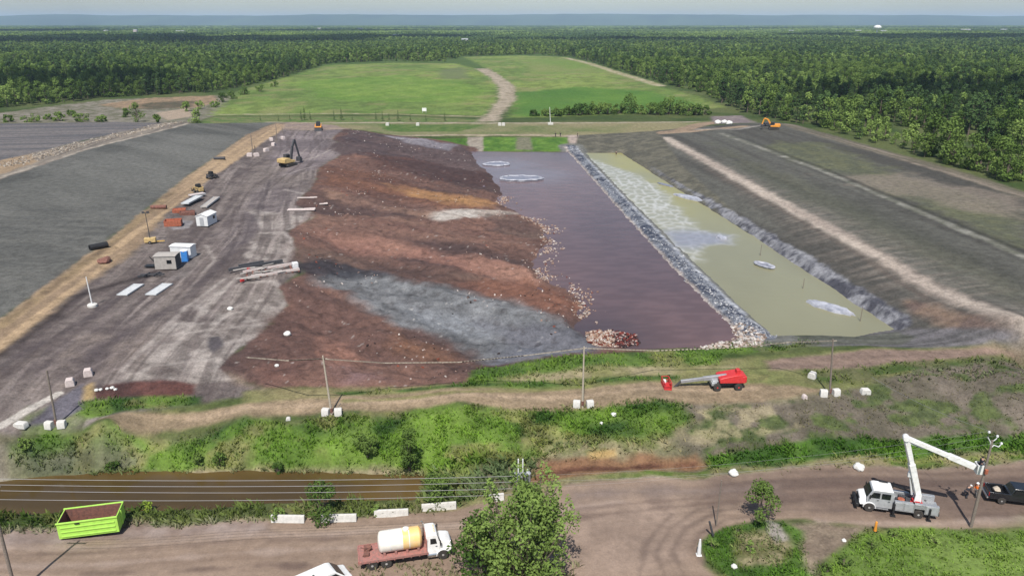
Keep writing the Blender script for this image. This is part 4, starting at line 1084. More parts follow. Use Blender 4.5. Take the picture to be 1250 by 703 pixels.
# ------------------------------------------------------------------ broken cloud high over the land; its shade lies in patches on the woods
def clouds():
    rng = random.Random(12); from mathutils import noise
    off = sd_ * (2500 / sd_.z)
    spots = [(330, 480, 150, 70), (-330, 560, 90, 60), (-1000, 1700, 360, 160), (420, 1900, 400, 110), (1200, 1500, 240, 120)]
    for k in range(13): spots.append((rng.uniform(-3200, 3200), rng.uniform(2000, 6500), rng.uniform(250, 800), rng.uniform(120, 420)))
    V, F = [], []
    bm = bmesh.new(); bmesh.ops.create_icosphere(bm, subdivisions=3, radius=1.0); bv = [v.co.copy() for v in bm.verts]; bf = [tuple(v.index for v in f.verts) for f in bm.faces]; bm.free()
    for x, y, rx, ry in spots:
        for j in range(7):
            cx, cy = x + rng.uniform(-0.7, 0.7) * rx, y + rng.uniform(-0.7, 0.7) * ry
            k = rng.uniform(0.35, 0.65); o = Vector((rng.uniform(0, 90), rng.uniform(0, 90), 0)); b = len(V)
            for c in bv:
                q = 1 + 0.5 * noise.noise(c * 1.5 + o) + 0.35 * noise.noise(c * 3.7 + o)
                V.append((cx + off.x + c.x * rx * k * q, cy + off.y + c.y * ry * k * q, 2500 + c.z * 45 * q))
            F += [tuple(i + b for i in f) for f in bf]
    m, nt, b = base_mat('white_cloud'); b.inputs['Base Color'].default_value = (0.9, 0.9, 0.9, 1); b.inputs['Roughness'].default_value = 1
    tag(np_mesh('cloud', V, F, m, smooth=True), kind='stuff')
clouds()
# ------------------------------------------------------------------ object-building helper
class MB:
    def __init__(s): s.v = []; s.f = []
    def _add(s, V, F):
        o = len(s.v); s.v += [tuple(map(float, p)) for p in V]; s.f += [tuple(i + o for i in f) for f in F]; return s
    def box(s, c, d, rz=0.0, ry=0.0, taper=1.0):
        V = []
        M = Euler((0, ry, rz)).to_matrix()
        for z in (-1, 1):
            k = taper if z > 0 else 1.0
            for x, y in ((-1, -1), (1, -1), (1, 1), (-1, 1)):
                V.append(M @ Vector((x * d[0] / 2 * k, y * d[1] / 2 * k, z * d[2] / 2)) + Vector(c))
        return s._add(V, [(3, 2, 1, 0), (4, 5, 6, 7), (0, 1, 5, 4), (1, 2, 6, 5), (2, 3, 7, 6), (3, 0, 4, 7)])
    def loft(s, rings, cap=True):
        n = len(rings[0]); V = [p for r in rings for p in r]; F = []
        for i in range(len(rings) - 1):
            for j in range(n):
                F.append((i * n + j, i * n + (j + 1) % n, (i + 1) * n + (j + 1) % n, (i + 1) * n + j))
        if cap:
            F.append(tuple(range(n - 1, -1, -1))); F.append(tuple((len(rings) - 1) * n + j for j in range(n)))
        return s._add(V, F)
    def tube(s, pts, r, k=8, cap=True):
        pts = [Vector(p) for p in pts]; rr = r if isinstance(r, (list, tuple)) else [r] * len(pts); rings = []
        for i, p in enumerate(pts):
            d = (pts[min(i + 1, len(pts) - 1)] - pts[max(i - 1, 0)]).normalized()
            a = d.cross(Vector((0.0, 0.0, 1.0)))
            if a.length < 0.05: a = d.cross(Vector((0.0, 1.0, 0.0)))
            a.normalize(); b = a.cross(d)
            rings.append([p + (a * math.cos(2 * math.pi * j / k) + b * math.sin(2 * math.pi * j / k)) * rr[i] for j in range(k)])
        return s.loft(rings, cap)
    def beam(s, p0, p1, w, h):
        """square-section bar"""
        p0, p1 = Vector(p0), Vector(p1); d = (p1 - p0).normalized(); a = d.cross(Vector((0, 0, 1)))
        if a.length < 0.05: a = Vector((0, 1, 0))
        a.normalize(); b = a.cross(d)
        return s.loft([[p + a * w / 2 * x + b * h / 2 * y for x, y in ((-1, -1), (1, -1), (1, 1), (-1, 1))] for p in (p0, p1)])
    def prism(s, prof, hw, hw_top=None, zb=None, y0=0.0):
        """side profile (x,z) given a width; above zb it narrows towards hw_top"""
        zt = max(p[1] for p in prof)
        def w(z):
            if hw_top is None or z <= zb: return hw
            return hw + (hw_top - hw) * (z - zb) / (zt - zb)
        n = len(prof)
        V = [(x, y0 - w(z), z) for x, z in prof] + [(x, y0 + w(z), z) for x, z in prof]
        F = [tuple(range(n)), tuple(range(2 * n - 1, n - 1, -1))] + [(j, n + j, n + (j + 1) % n, (j + 1) % n) for j in range(n)]
        return s._add(V, F)
    def lathe(s, prof, c, axis='z', k=24):
        rings = []
        for r, h in prof:
            R_ = []
            for j in range(k):
                a = 2 * math.pi * j / k
                if axis == 'z': R_.append((c[0] + r * math.cos(a), c[1] + r * math.sin(a), c[2] + h))
                elif axis == 'y': R_.append((c[0] + r * math.cos(a), c[1] + h, c[2] + r * math.sin(a)))
                else: R_.append((c[0] + h, c[1] + r * math.cos(a), c[2] + r * math.sin(a)))
            rings.append(R_)
        return s.loft(rings)
    def lump(s, c, r, seed=0, sub=2, flat=1.0, rough=0.3):
        rng = random.Random(seed); bm = bmesh.new(); bmesh.ops.create_icosphere(bm, subdivisions=sub, radius=1.0)
        off = [rng.uniform(0, 50) for _ in range(3)]
        V = []
        from mathutils import noise
        for v in bm.verts:
            k = 1 + rough * noise.noise(v.co * 1.6 + Vector(off)) + rough * 0.5 * noise.noise(v.co * 4 + Vector(off))
            V.append((c[0] + v.co.x * r * k, c[1] + v.co.y * r * k, c[2] + v.co.z * r * k * flat))
        F = [tuple(q.index for q in f.verts) for f in bm.faces]; bm.free()
        return s._add(V, F)
    def build(s, name, m, parent=None, bevel=0.0, smooth=False):
        me = bpy.data.meshes.new(name); me.from_pydata(s.v, [], s.f); me.update()
        bm = bmesh.new(); bm.from_mesh(me); bmesh.ops.recalc_face_normals(bm, faces=bm.faces); bm.to_mesh(me); bm.free()
        me.materials.append(m)
        o = bpy.data.objects.new(name, me); COL.objects.link(o)
        if parent: o.parent = parent
        if bevel:
            b = o.modifiers.new('bevel', 'BEVEL'); b.width = bevel; b.segments = 2; b.limit_method = 'ANGLE'; b.angle_limit = R(35)
        if smooth or bevel:
            for p in me.polygons: p.use_smooth = True
            try: me.set_sharp_from_angle(angle=R(38))
            except Exception: pass
        return o

def dup(root, loc=None, rz=None, label=None, group=None, sc=None):
    r = root.copy(); COL.objects.link(r)
    if loc is not None: r.location = loc
    if rz is not None: r.rotation_euler = (0, 0, rz)
    if sc: r.scale = (sc, sc, sc)
    if label: r['label'] = label
    if group: r['group'] = group
    for ch in list(root.children):
        c = ch.copy(); COL.objects.link(c); c.parent = r; c.matrix_parent_inverse = ch.matrix_parent_inverse.copy()
        for g in list(ch.children):
            d = g.copy(); COL.objects.link(d); d.parent = c; d.matrix_parent_inverse = g.matrix_parent_inverse.copy()
    return r

def onY(u, v, Y):
    dx, dy, dz = rays(u, v); t = Y / dy
    return Vector((float(dx * t), Y, float(CAM_H + dz * t)))

def heading(pa, pb):
    return math.atan2(pb[1] - pa[1], pb[0] - pa[0])

M_white = mat('white_vehicle_paint', (0.80, 0.80, 0.79), 0.36, 0, 0.06, 2.2, 0, 0.5, coat=0.2, dirt=(0.66, 0.64, 0.60))
M_silver = mat('silver_paint', (0.42, 0.43, 0.44), 0.38, 0.3, 0.18, 2.5, 0.02)
M_tread = mat('aluminium_tread_plate', (0.40, 0.41, 0.42), 0.5, 0.5, 0.35, 9, 0.15)
M_black = mat('black_plastic', (0.018, 0.018, 0.019), 0.55, 0, 0.25, 6)
M_rubber = mat('tyre_rubber', (0.022, 0.021, 0.020), 0.85, 0, 0.3, 8, 0.2, dirt=(0.06, 0.05, 0.042))
M_glass = mat('dark_window_glass', (0.012, 0.014, 0.016), 0.06, 0, 0.1, 3, 0, 0.6)
M_chrome = mat('bright_metal', (0.62, 0.62, 0.62), 0.25, 0.9, 0.08, 4)
M_rim = mat('pale_wheel_rim', (0.52, 0.51, 0.49), 0.45, 0.4, 0.25, 5)
M_red = mat('red_machine_paint', (0.52, 0.035, 0.035), 0.4, 0, 0.22, 3)
M_faded_red = mat('faded_red_deck', (0.34, 0.13, 0.11), 0.75, 0, 0.45, 4, 0.1, dirt=(0.20, 0.13, 0.11))
M_amber = mat('amber_tank_paint', (0.72, 0.42, 0.12), 0.4, 0, 0.35, 1.2, dirt=(0.62, 0.50, 0.30))
M_tank = mat('cream_tank_paint', (0.78, 0.74, 0.66), 0.38, 0, 0.12, 1.2)
M_green = mat('lime_green_paint', (0.38, 0.66, 0.10), 0.5, 0, 0.16, 2.2, 0.02)
M_rust = mat('rusty_steel', (0.20, 0.085, 0.06), 0.9, 0, 0.5, 3.5, 0.3, dirt=(0.09, 0.05, 0.042))
M_rust_red = mat('rust_red_paint', (0.36, 0.11, 0.06), 0.8, 0, 0.4, 2.5, 0.15)
M_conc = mat('pale_concrete', (0.56, 0.54, 0.50), 0.9, 0, 0.22, 3, 0.25)
M_pinkconc = mat('pinkish_concrete', (0.54, 0.46, 0.43), 0.9, 0, 0.22, 3, 0.25)
M_pole = mat('weathered_pole_wood', (0.20, 0.165, 0.135), 0.9, 0, 0.35, 7, 0.3)
M_palewood = mat('pale_pole_wood', (0.44, 0.38, 0.30), 0.9, 0, 0.3, 7, 0.2)
M_galv = mat('galvanised_steel', (0.50, 0.51, 0.52), 0.5, 0.4, 0.2, 6)
M_porc = mat('pale_insulator', (0.62, 0.62, 0.62), 0.3, 0, 0.1, 4)
M_wire = mat('pale_cable', (0.30, 0.29, 0.28), 0.6, 0.2, 0.1, 4)
M_yellow = mat('yellow_machine_paint', (0.62, 0.36, 0.045), 0.5, 0, 0.3, 2, dirt=(0.36, 0.24, 0.09))
M_tan = mat('dusty_tan_machine_paint', (0.52, 0.37, 0.16), 0.6, 0, 0.3, 2)
M_orange = mat('orange_machine_paint', (0.72, 0.29, 0.04), 0.5, 0, 0.25, 2)
M_blue = mat('blue_plastic', (0.05, 0.22, 0.58), 0.45, 0, 0.15, 2)
M_cabin = mat('grey_beige_cabin_wall', (0.36, 0.33, 0.30), 0.8, 0, 0.2, 2, 0.1)
M_darkwall = mat('dark_grey_cabin_end', (0.055, 0.055, 0.06), 0.7, 0, 0.3, 3)
M_offwhite = mat('off_white_panel', (0.66, 0.66, 0.65), 0.6, 0, 0.12, 1.5)
M_slab = mat('pale_grey_slab', (0.48, 0.49, 0.49), 0.85, 0, 0.2, 2.5, 0.15)
M_hivis = mat('hi_vis_orange_cloth', (0.85, 0.18, 0.02), 0.8, 0, 0.15, 6)
M_darkcloth = mat('dark_navy_cloth', (0.025, 0.027, 0.035), 0.9, 0, 0.25, 6)
M_greycloth = mat('grey_work_cloth', (0.16, 0.15, 0.14), 0.9, 0, 0.25, 6)
M_skin = mat('skin', (0.45, 0.27, 0.19), 0.6, 0, 0.1, 8)
M_hat = mat('white_hard_hat', (0.75, 0.75, 0.72), 0.35, 0, 0.05, 4)
M_tail = mat('red_lamp_lens', (0.35, 0.02, 0.02), 0.25, 0, 0.1, 4)
M_lamp = mat('clear_lamp_lens', (0.60, 0.60, 0.60), 0.15, 0, 0.1, 4)
M_blackpaint = mat('black_car_paint', (0.012, 0.013, 0.016), 0.22, 0, 0.2, 2, 0, 0.5, coat=0.5)
M_liner = mat('white_plastic_sheet', (0.42, 0.42, 0.45), 0.5, 0, 0.3, 0.9, 0.2, dirt=(0.17, 0.18, 0.22))
M_darkliner = mat('dark_plastic_sheet', (0.10, 0.11, 0.14), 0.4, 0, 0.4, 1.6, 0.2, dirt=(0.24, 0.24, 0.28))
M_stone = mat('white_boulder_stone', (0.62, 0.61, 0.57), 0.9, 0, 0.2, 3, 0.4)
M_boom = mat('silver_boom_steel', (0.34, 0.34, 0.35), 0.4, 0.3, 0.18, 2)

def wheel(parent, x, y, r, w, rimm=None, k=22):
    """tyre with a dished rim; axis along y"""
    t = MB().lathe([(r * 0.62, -w / 2), (r * 0.93, -w / 2), (r, -w * 0.36), (r, w * 0.36), (r * 0.93, w / 2), (r * 0.62, w / 2)], (x, y, r), 'y', k).build('wheel', M_rubber, parent, 0, True)
    MB().lathe([(r * 0.60, -w * 0.40), (r * 0.60, w * 0.40)], (x, y, r), 'y', 18).lathe([(r * 0.22, -w * 0.52), (r * 0.25, 0), (r * 0.22, w * 0.52)], (x, y, r), 'y', 12).build('rim', rimm or M_rim, t, 0, True)
    return t

def vehicle_root(name, rear_px, front_px, side, half, xr):
    """stand a vehicle so that its near-side wheels touch the two image places"""
    a = at(*rear_px); b = at(*front_px); rz = heading(a, b)
    o = empty(name, (0, 0, 0), rz)
    f = Vector((math.cos(rz), math.sin(rz), 0)); l = Vector((-f.y, f.x, 0))
    p = a - f * xr - l * side * half
    o.location = (p.x, p.y, (a.z + b.z) / 2)
    return o, (b - a).length, Matrix.Translation(o.location) @ Matrix.Rotation(rz, 4, 'Z')

# ------------------------------------------------------------------ people
def skin_mesh(name, joints, edges, root, m, parent, sub=2):
    me = bpy.data.meshes.new(name); me.from_pydata([j[0] for j in joints], edges, []); me.update()
    o = bpy.data.objects.new(name, me); COL.objects.link(o); o.parent = parent
    me.skin_vertices.new() if hasattr(me.skin_vertices, 'new') else None
    if not len(me.skin_vertices):
        bpy.context.view_layer.objects.active = o
        o.modifiers.new('skin', 'SKIN')
    else:
        o.modifiers.new('skin', 'SKIN')
    for i, j in enumerate(joints):
        r = j[1]; me.skin_vertices[0].data[i].radius = (r, r) if not isinstance(r, tuple) else r
        me.skin_vertices[0].data[i].use_root = (i == root)
    o.modifiers['skin'].use_smooth_shade = True
    s = o.modifiers.new('sub', 'SUBSURF'); s.levels = sub; s.render_levels = sub
    me.materials.append(m)
    return o

def person(loc, rz, label, top, legs, hat=True, lean=0.0, arms='down', group=None, stride=0.12, bend=0.0):
    r = empty('person', loc, rz); tag(r, label, 'person', group)
    c, s = math.cos(lean), math.sin(lean)
    def up(x, y, z):            # torso leans forward about the hips
        dz = z - 0.95; return (x * c + dz * s - bend * 0.25, y, 0.95 - bend * 0.15 + dz * c - x * s)
    P = {'pel': up(0, 0, 0.97), 'bel': up(0.01, 0, 1.14), 'che': up(0.02, 0, 1.36), 'nec': up(0.01, 0, 1.50), 'hb': up(0.02, 0, 1.58), 'ht': up(0.03, 0, 1.70)}
    for q, sg in (('L', 1), ('R', -1)):
        P['sh' + q] = up(0.01, 0.19 * sg, 1.43)
        if arms == 'down':
            P['el' + q] = up(-0.02, 0.25 * sg, 1.15); P['wr' + q] = up(0.10, 0.25 * sg, 0.91)
        else:
            P['el' + q] = up(0.20, 0.24 * sg, 1.24); P['wr' + q] = up(0.42, 0.17 * sg, 1.30)
        P['hip' + q] = (-bend * 0.25, 0.10 * sg, 0.90 - bend * 0.15)
        P['kn' + q] = (0.05 + stride * 0.5 * sg + bend * 0.20, 0.11 * sg, 0.50 - bend * 0.04); P['an' + q] = (stride * sg - 0.05, 0.11 * sg, 0.09); P['to' + q] = (stride * sg + 0.14, 0.12 * sg, 0.05)
    def make(name, keys, links, m, root, sub=2, extra=None):
        ks = [k for k, _ in keys]; J = [(P[k], rr) for k, rr in keys]; E = [(ks.index(a), ks.index(b)) for a, b in links]
        if extra: extra(ks, J, E)
        return skin_mesh(name, J, E, ks.index(root), m, r, sub)
    def fingers(ks, J, E):
        for q, sg in (('L', 1), ('R', -1)):
            w = Vector(P['wr' + q]); d = (w - Vector(P['el' + q])).normalized(); sd = Vector((0, sg, 0)); pm = w + d * 0.08
            J.append((tuple(pm), (0.035, 0.022))); ip = len(J) - 1; E.append((ks.index('wr' + q), ip))
            n = d.cross(sd).normalized()
            for k, ln in enumerate((0.070, 0.082, 0.076, 0.058)):
                off = n * (0.028 - 0.019 * k)
                a = pm + d * 0.02 + off; b = a + d * ln * 0.55; e = b + d * ln * 0.35 - sd * ln * 0.35
                i = len(J); J.extend([(tuple(b), 0.009), (tuple(e), 0.007)]); E.extend([(ip, i), (i, i + 1)])
            a = w + d * 0.04 + n * 0.045; i = len(J); J.extend([(tuple(a), 0.011), (tuple(a + d * 0.045 + n * 0.012 - sd * 0.015), 0.008)]); E.extend([(ip, i), (i, i + 1)])
    body = make('body', [('pel', 0.13), ('bel', 0.12), ('che', 0.14), ('nec', 0.055), ('hb', 0.078), ('ht', 0.085)] + [(k + q, v) for q in 'LR' for k, v in (('sh', 0.062), ('el', 0.042), ('wr', 0.030), ('hip', 0.085), ('kn', 0.058), ('an', 0.042), ('to', 0.036))],
                [('pel', 'bel'), ('bel', 'che'), ('che', 'nec'), ('nec', 'hb'), ('hb', 'ht')] + [e for q in 'LR' for e in (('che', 'sh' + q), ('sh' + q, 'el' + q), ('el' + q, 'wr' + q), ('pel', 'hip' + q), ('hip' + q, 'kn' + q), ('kn' + q, 'an' + q), ('an' + q, 'to' + q))], M_skin, 'pel', 1, fingers)
    make('jacket', [('pel', 0.155), ('bel', 0.150), ('che', 0.170), ('shL', 0.085), ('elL', 0.062), ('wrL', 0.046), ('shR', 0.085), ('elR', 0.062), ('wrR', 0.046)],
         [('pel', 'bel'), ('bel', 'che'), ('che', 'shL'), ('shL', 'elL'), ('elL', 'wrL'), ('che', 'shR'), ('shR', 'elR'), ('elR', 'wrR')], top, 'pel')
    make('trousers', [('pel', 0.150), ('hipL', 0.110), ('knL', 0.082), ('anL', 0.066), ('hipR', 0.110), ('knR', 0.082), ('anR', 0.066)],
         [('pel', 'hipL'), ('hipL', 'knL'), ('knL', 'anL'), ('pel', 'hipR'), ('hipR', 'knR'), ('knR', 'anR')], legs, 'pel')
    h = Vector(P['ht']); f = Vector((c, 0, -s)); n = Vector((s, 0, c))
    b = MB()
    for sg in (1, -1): b.box(tuple(Vector(P['to' + ('L' if sg > 0 else 'R')]) + Vector((-0.07, 0, 0.01))), (0.29, 0.11, 0.11), 0, 0, 0.85)
    b.build('boots', M_black, r, 0.02)
    fc = MB(); m0 = h - n * 0.05
    fc.box(tuple(m0 + f * 0.088 - n * 0.012), (0.03, 0.025, 0.04)); fc.box(tuple(m0 + Vector((0, 0.085, 0))), (0.04, 0.02, 0.06)); fc.box(tuple(m0 + Vector((0, -0.085, 0))), (0.04, 0.02, 0.06))
    fc.build('nose_and_ears', M_skin, r, 0.006)
    ey = MB()
    for sg in (1, -1): ey.box(tuple(m0 + f * 0.083 + n * 0.018 + Vector((0, 0.032 * sg, 0))), (0.012, 0.022, 0.012))
    ey.box(tuple(m0 + f * 0.078 - n * 0.062), (0.012, 0.05, 0.01)); ey.build('eyes_and_mouth', M_darkcloth, r)
    if hat:
        hh = MB().lathe([(0.155, 0.0), (0.150, 0.02), (0.125, 0.025), (0.118, 0.07), (0.08, 0.115), (0.01, 0.13)], (0, 0, 0), 'z', 16).build('hard_hat', M_hat, r, 0, True)
        hh.location = tuple(h - n * 0.005); hh.rotation_euler = (0, lean, 0)
    else:
        hh = MB().lathe([(0.092, -0.04), (0.098, 0.02), (0.080, 0.075), (0.01, 0.10)], (0, 0, 0), 'z', 14).build('hair', M_darkcloth, r, 0, True)
        hh.location = tuple(h - f * 0.012); hh.rotation_euler = (0, lean, 0)
    return r
# ------------------------------------------------------------------ roll-off container by the ditch
a = at(73, 660); b = at(147, 654); rz = heading(a, b); L = (b - a).length
box_root = empty('waste_container', ((a.x + b.x) / 2 - math.sin(rz) * 1.25, (a.y + b.y) / 2 + math.cos(rz) * 1.25, a.z), rz)
tag(box_root, 'open lime green steel waste container with rusty inside beside the brown ditch', 'container')
H_, W_ = 1.95, 2.5
m = MB()
m.box((0, -W_ / 2 + 0.04, H_ / 2 + 0.1), (L, 0.08, H_ - 0.2))
ns = MB()
for z in (0.45, 0.95, 1.45): ns.box((0, -W_ / 2 - 0.035, z), (L * 0.9, 0.07, 0.13))
m.build('side_wall', M_green, box_root, 0.015); ns.build('rib', M_green, box_root, 0.015)
MB().box((0, W_ / 2 - 0.04, H_ / 2 + 0.1), (L, 0.08, H_ - 0.2)).build('side_wall', M_green, box_root, 0.015)
MB().box((0, -W_ / 2 - 0.01, H_ + 0.03), (L + 0.1, 0.16, 0.14)).box((0, W_ / 2 + 0.01, H_ + 0.03), (L + 0.1, 0.16, 0.14)).build('top_rail', M_green, box_root, 0.02)
MB().box((L / 2 - 0.05, 0, H_ / 2 + 0.1), (0.1, W_ - 0.17, H_ - 0.2)).box((L / 2 + 0.05, 0, H_ * 0.55), (0.12, 0.12, H_ * 0.8)).build('end_door', M_green, box_root, 0.015)
MB().box((-L / 2 + 0.05, 0, H_ / 2 + 0.1), (0.1, W_ - 0.17, H_ - 0.2)).build('end_wall', M_green, box_root, 0.015)
MB().box((0, 0, 0.2), (L - 0.22, W_ - 0.18, 0.1)).box((0, W_ / 2 - 0.10, H_ / 2 + 0.15), (L - 0.24, 0.03, H_ - 0.25)).box((0, -W_ / 2 + 0.10, H_ / 2 + 0.15), (L - 0.24, 0.03, H_ - 0.25)).box((L / 2 - 0.13, 0, H_ / 2 + 0.15), (0.03, W_ - 0.26, H_ - 0.25)).box((-L / 2 + 0.13, 0, H_ / 2 + 0.15), (0.03, W_ - 0.26, H_ - 0.25)).build('inner_lining', M_rust, box_root)
MB().box((0, 0.5, 0.06), (L * 0.96, 0.16, 0.14)).box((0, -0.5, 0.06), (L * 0.96, 0.16, 0.14)).build('skid_rail', M_black, box_root)
MB().box((-L * 0.16, -W_ / 2 - 0.06, H_ - 0.12), (0.42, 0.1, 0.18)).build('hook_pocket', M_black, box_root)
ld = MB(); rl = random.Random(4)
for k in range(26):
    ld.lump((rl.uniform(-L / 2 + 0.5, L / 2 - 0.5), rl.uniform(-0.85, 0.85), 0.45 + rl.uniform(0, 0.25)), rl.uniform(0.22, 0.45), k, 1, 0.6, 0.5)
o = ld.build('scrap_load', M_rust); o.matrix_world = Matrix.Translation(box_root.location) @ Matrix.Rotation(rz, 4, 'Z'); tag(o, kind='stuff')
pl = MB()
for k in range(4): pl.box((-L * 0.17 + 0.25 * k, -0.15 + 0.14 * k, 0.95 - 0.05 * k), (1.0 - 0.15 * k, 0.35, 0.05), 0.6 - 0.5 * k, 0.12)
o = pl.build('scrap_board', M_pinkconc); o.matrix_world = Matrix.Translation(box_root.location) @ Matrix.Rotation(rz, 4, 'Z')
tag(o, 'pale boards lying on the scrap in the green container', 'boards')

# ------------------------------------------------------------------ tanker truck
tk, wb, MT = vehicle_root('tank_truck', (472, 692), (541, 682), -1, 1.05, 1.3)
tag(tk, 'white tank truck with amber-banded cream tank and faded red deck on the dirt road', 'truck')
xf = 1.3 + wb
MB().box((xf * 0.5, 0.42, 0.78), (xf + 2.2, 0.12, 0.26)).box((xf * 0.5, -0.42, 0.78), (xf + 2.2, 0.12, 0.26)).box((xf * 0.5, 0, 0.66), (xf * 0.8, 0.5, 0.2)).build('chassis', M_black, tk)
deck_l = xf - 0.55
MB().box((deck_l / 2 - 1.0, 0, 1.05), (deck_l + 0.3, 2.4, 0.16)).build('deck', M_faded_red, tk, 0.02)
rl_ = MB()
for sy in (1, -1):
    rl_.box((deck_l / 2 - 1.0, sy * 1.23, 1.06), (deck_l + 0.3, 0.07, 0.22))
    for k in range(9): rl_.box((-1.0 + k * (deck_l + 0.1) / 8, sy * 1.28, 1.03), (0.09, 0.06, 0.3))
rl_.build('side_rail', M_faded_red, tk)
MB().box((-1.18, 0, 1.0), (0.1, 2.4, 0.4)).build('rear_beam', M_faded_red, tk)
hb = MB()
for y in (-1.1, -0.55, 0, 0.55, 1.1): hb.box((deck_l - 0.95, y, 1.75), (0.07, 0.07, 1.3))
hb.box((deck_l - 0.95, 0, 2.4), (0.08, 2.3, 0.1)).box((deck_l - 0.95, 0, 1.7), (0.05, 2.2, 0.5)).build('headboard', M_faded_red, tk)
x0, x1 = 0.85, deck_l - 1.45; R_ = 1.0; zc = 2.16; xm = x0 + (x1 - x0) * 0.56
tv = MB().lathe([(0.05, x0 - 0.20), (0.55, x0 - 0.16), (0.88, x0 - 0.05), (R_, x0 + 0.1), (R_, xm)], (0, 0, zc), 'x', 40).build('tank', M_tank, tk, 0, True)
MB().lathe([(R_ + 0.004, xm), (R_ + 0.004, x1 - 0.1), (0.88, x1 + 0.05), (0.5, x1 + 0.15), (0.05, x1 + 0.18)], (0, 0, zc), 'x', 40).build('tank_band', M_amber, tk, 0, True)
MB().lathe([(0.30, 0.96), (0.30, 1.12), (0.24, 1.16), (0.02, 1.17)], (xm + 0.35, 0, zc), 'z', 18).build('manhole_cover', M_tank, tk, 0, True)
sd = MB()
for k in range(4): sd.box((x0 + 0.35 + k * (x1 - x0 - 0.6) / 3, 0, 1.28), (0.22, 1.7, 0.34))
sd.build('tank_saddle', M_faded_red, tk)
st = MB()
for k in (0.25, 0.72):
    xx = x0 + (x1 - x0) * k
    st.lathe([(R_ + 0.015, -0.035), (R_ + 0.022, 0), (R_ + 0.015, 0.035)], (xx, 0, zc), 'x', 36)
st.build('tank_strap', M_offwhite, tk, 0, True)
MB().box((-0.3, 0.5, 1.32), (0.7, 0.5, 0.4)).box((-0.45, -0.35, 1.28), (0.5, 0.45, 0.32)).tube([(-0.8, -0.5, 1.2), (-0.4, -0.1, 1.5), (0.1, 0.2, 1.5)], 0.06).tube([(-0.95, 0.9, 1.15), (-0.6, 0.6, 1.22), (-0.2, 0.9, 1.2)], 0.05).build('pump_set', M_rust, tk, 0.02)
cb = deck_l - 0.95
MB().prism([(cb, 0.75), (cb + 1.22, 0.75), (cb + 1.28, 1.75), (cb + 1.05, 2.62), (cb + 0.85, 2.78), (cb + 0.05, 2.80), (cb, 2.7)], 1.1, 0.94, 1.8).build('cab', M_white, tk, 0.05)
MB().prism([(cb + 1.18, 0.85), (xf + 0.72, 0.72), (xf + 0.86, 1.05), (xf + 0.82, 1.58), (xf + 0.55, 1.80), (cb + 1.24, 1.98)], 1.02, 0.74, 1.2).build('hood', M_white, tk, 0.07)
for sy in (1, -1):
    ar = []
    for k in range(9):
        an = math.pi * k / 8; ar.append((xf + 0.62 * math.cos(an), sy * 1.02, 0.52 + 0.62 * math.sin(an)))
    mf = MB()
    for p, q in zip(ar[:-1], ar[1:]): mf.beam(p, q, 0.34, 0.06)
    mf.build('mudguard', M_white, tk, 0.01)
    MB().prism([(cb + 0.35, 1.86), (cb + 0.98, 1.86), (cb + 0.86, 2.42), (cb + 0.35, 2.45)], 0.012, y0=sy * 1.045).build('side_window', M_glass, tk)
    MB().box((cb + 1.28, sy * 1.28, 2.05), (0.1, 0.2, 0.5)).beam((cb + 1.25, sy * 1.02, 2.2), (cb + 1.28, sy * 1.25, 2.2), 0.04, 0.04).build('wing_mirror', M_black, tk, 0.02)
    MB().box((xf + 0.84, sy * 0.72, 1.22), (0.08, 0.26, 0.2)).build('headlight', M_lamp, tk, 0.02)
    MB().lathe([(0.32, -0.5), (0.32, 0.5)], (cb + 0.55, sy * 0.86, 0.62), 'x', 18).build('fuel_tank', M_chrome, tk, 0, True)
    MB().box((cb + 0.9, sy * 1.115, 1.62), (0.18, 0.02, 0.05)).build('door_handle', M_black, tk)
    MB().box((-1.22, sy * 0.95, 0.92), (0.05, 0.22, 0.12)).build('tail_light', M_tail, tk)
MB().prism([(cb + 1.26, 1.94), (cb + 1.34, 1.94), (cb + 1.12, 2.56), (cb + 1.04, 2.56)], 0.92, 0.82, 1.8).build('windscreen', M_glass, tk)
MB().box((xf + 0.86, 0, 1.22), (0.06, 0.9, 0.62)).build('grille', M_chrome, tk, 0.02)
MB().box((xf + 0.95, 0, 0.68), (0.22, 2.2, 0.34)).build('bumper', M_black, tk, 0.04)
MB().tube([(cb - 0.12, 0.75, 0.9), (cb - 0.12, 0.75, 3.1), (cb - 0.25, 0.75, 3.25)], 0.07).build('exhaust_stack', M_chrome, tk, 0, True)
lb = MB()
for y in (-0.5, -0.25, 0, 0.25, 0.5): lb.box((cb + 0.8, y, 2.81), (0.1, 0.1, 0.06))
lb.build('roof_light', M_amber, tk)
for x in (0.0, 1.3):
    for sy in (1, -1): wheel(tk, x, sy * 0.95, 0.52, 0.5)
for sy in (1, -1): wheel(tk, xf, sy * 1.0, 0.52, 0.3)

# ------------------------------------------------------------------ white van at the lower edge
vn, wbv, _ = vehicle_root('van', (388, 712), (418, 706), -1, 0.85, 0.0)
p0 = at(383, 708); p1 = at(424, 690); vn.rotation_euler = (0, 0, heading(p0, p1)); rz = vn.rotation_euler.z
fp = at(424, 706); vn.location = fp - Vector((math.cos(rz), math.sin(rz), 0)) * 4.6 ; vn.location.z = fp.z
tag(vn, 'white van cut off by the lower edge of the view behind the tank truck', 'van')
MB().prism([(-0.9, 0.4), (4.5, 0.4), (4.75, 0.62), (4.72, 0.95), (4.05, 1.22), (3.25, 2.0), (2.9, 2.12), (-0.75, 2.12), (-0.92, 1.9)], 0.98, 0.80, 1.0).build('body', M_white, vn, 0.09)
MB().prism([(3.98, 1.24), (4.06, 1.28), (3.36, 1.94), (3.28, 1.92)], 0.86, 0.76, 1.2).build('windscreen', M_glass, vn)
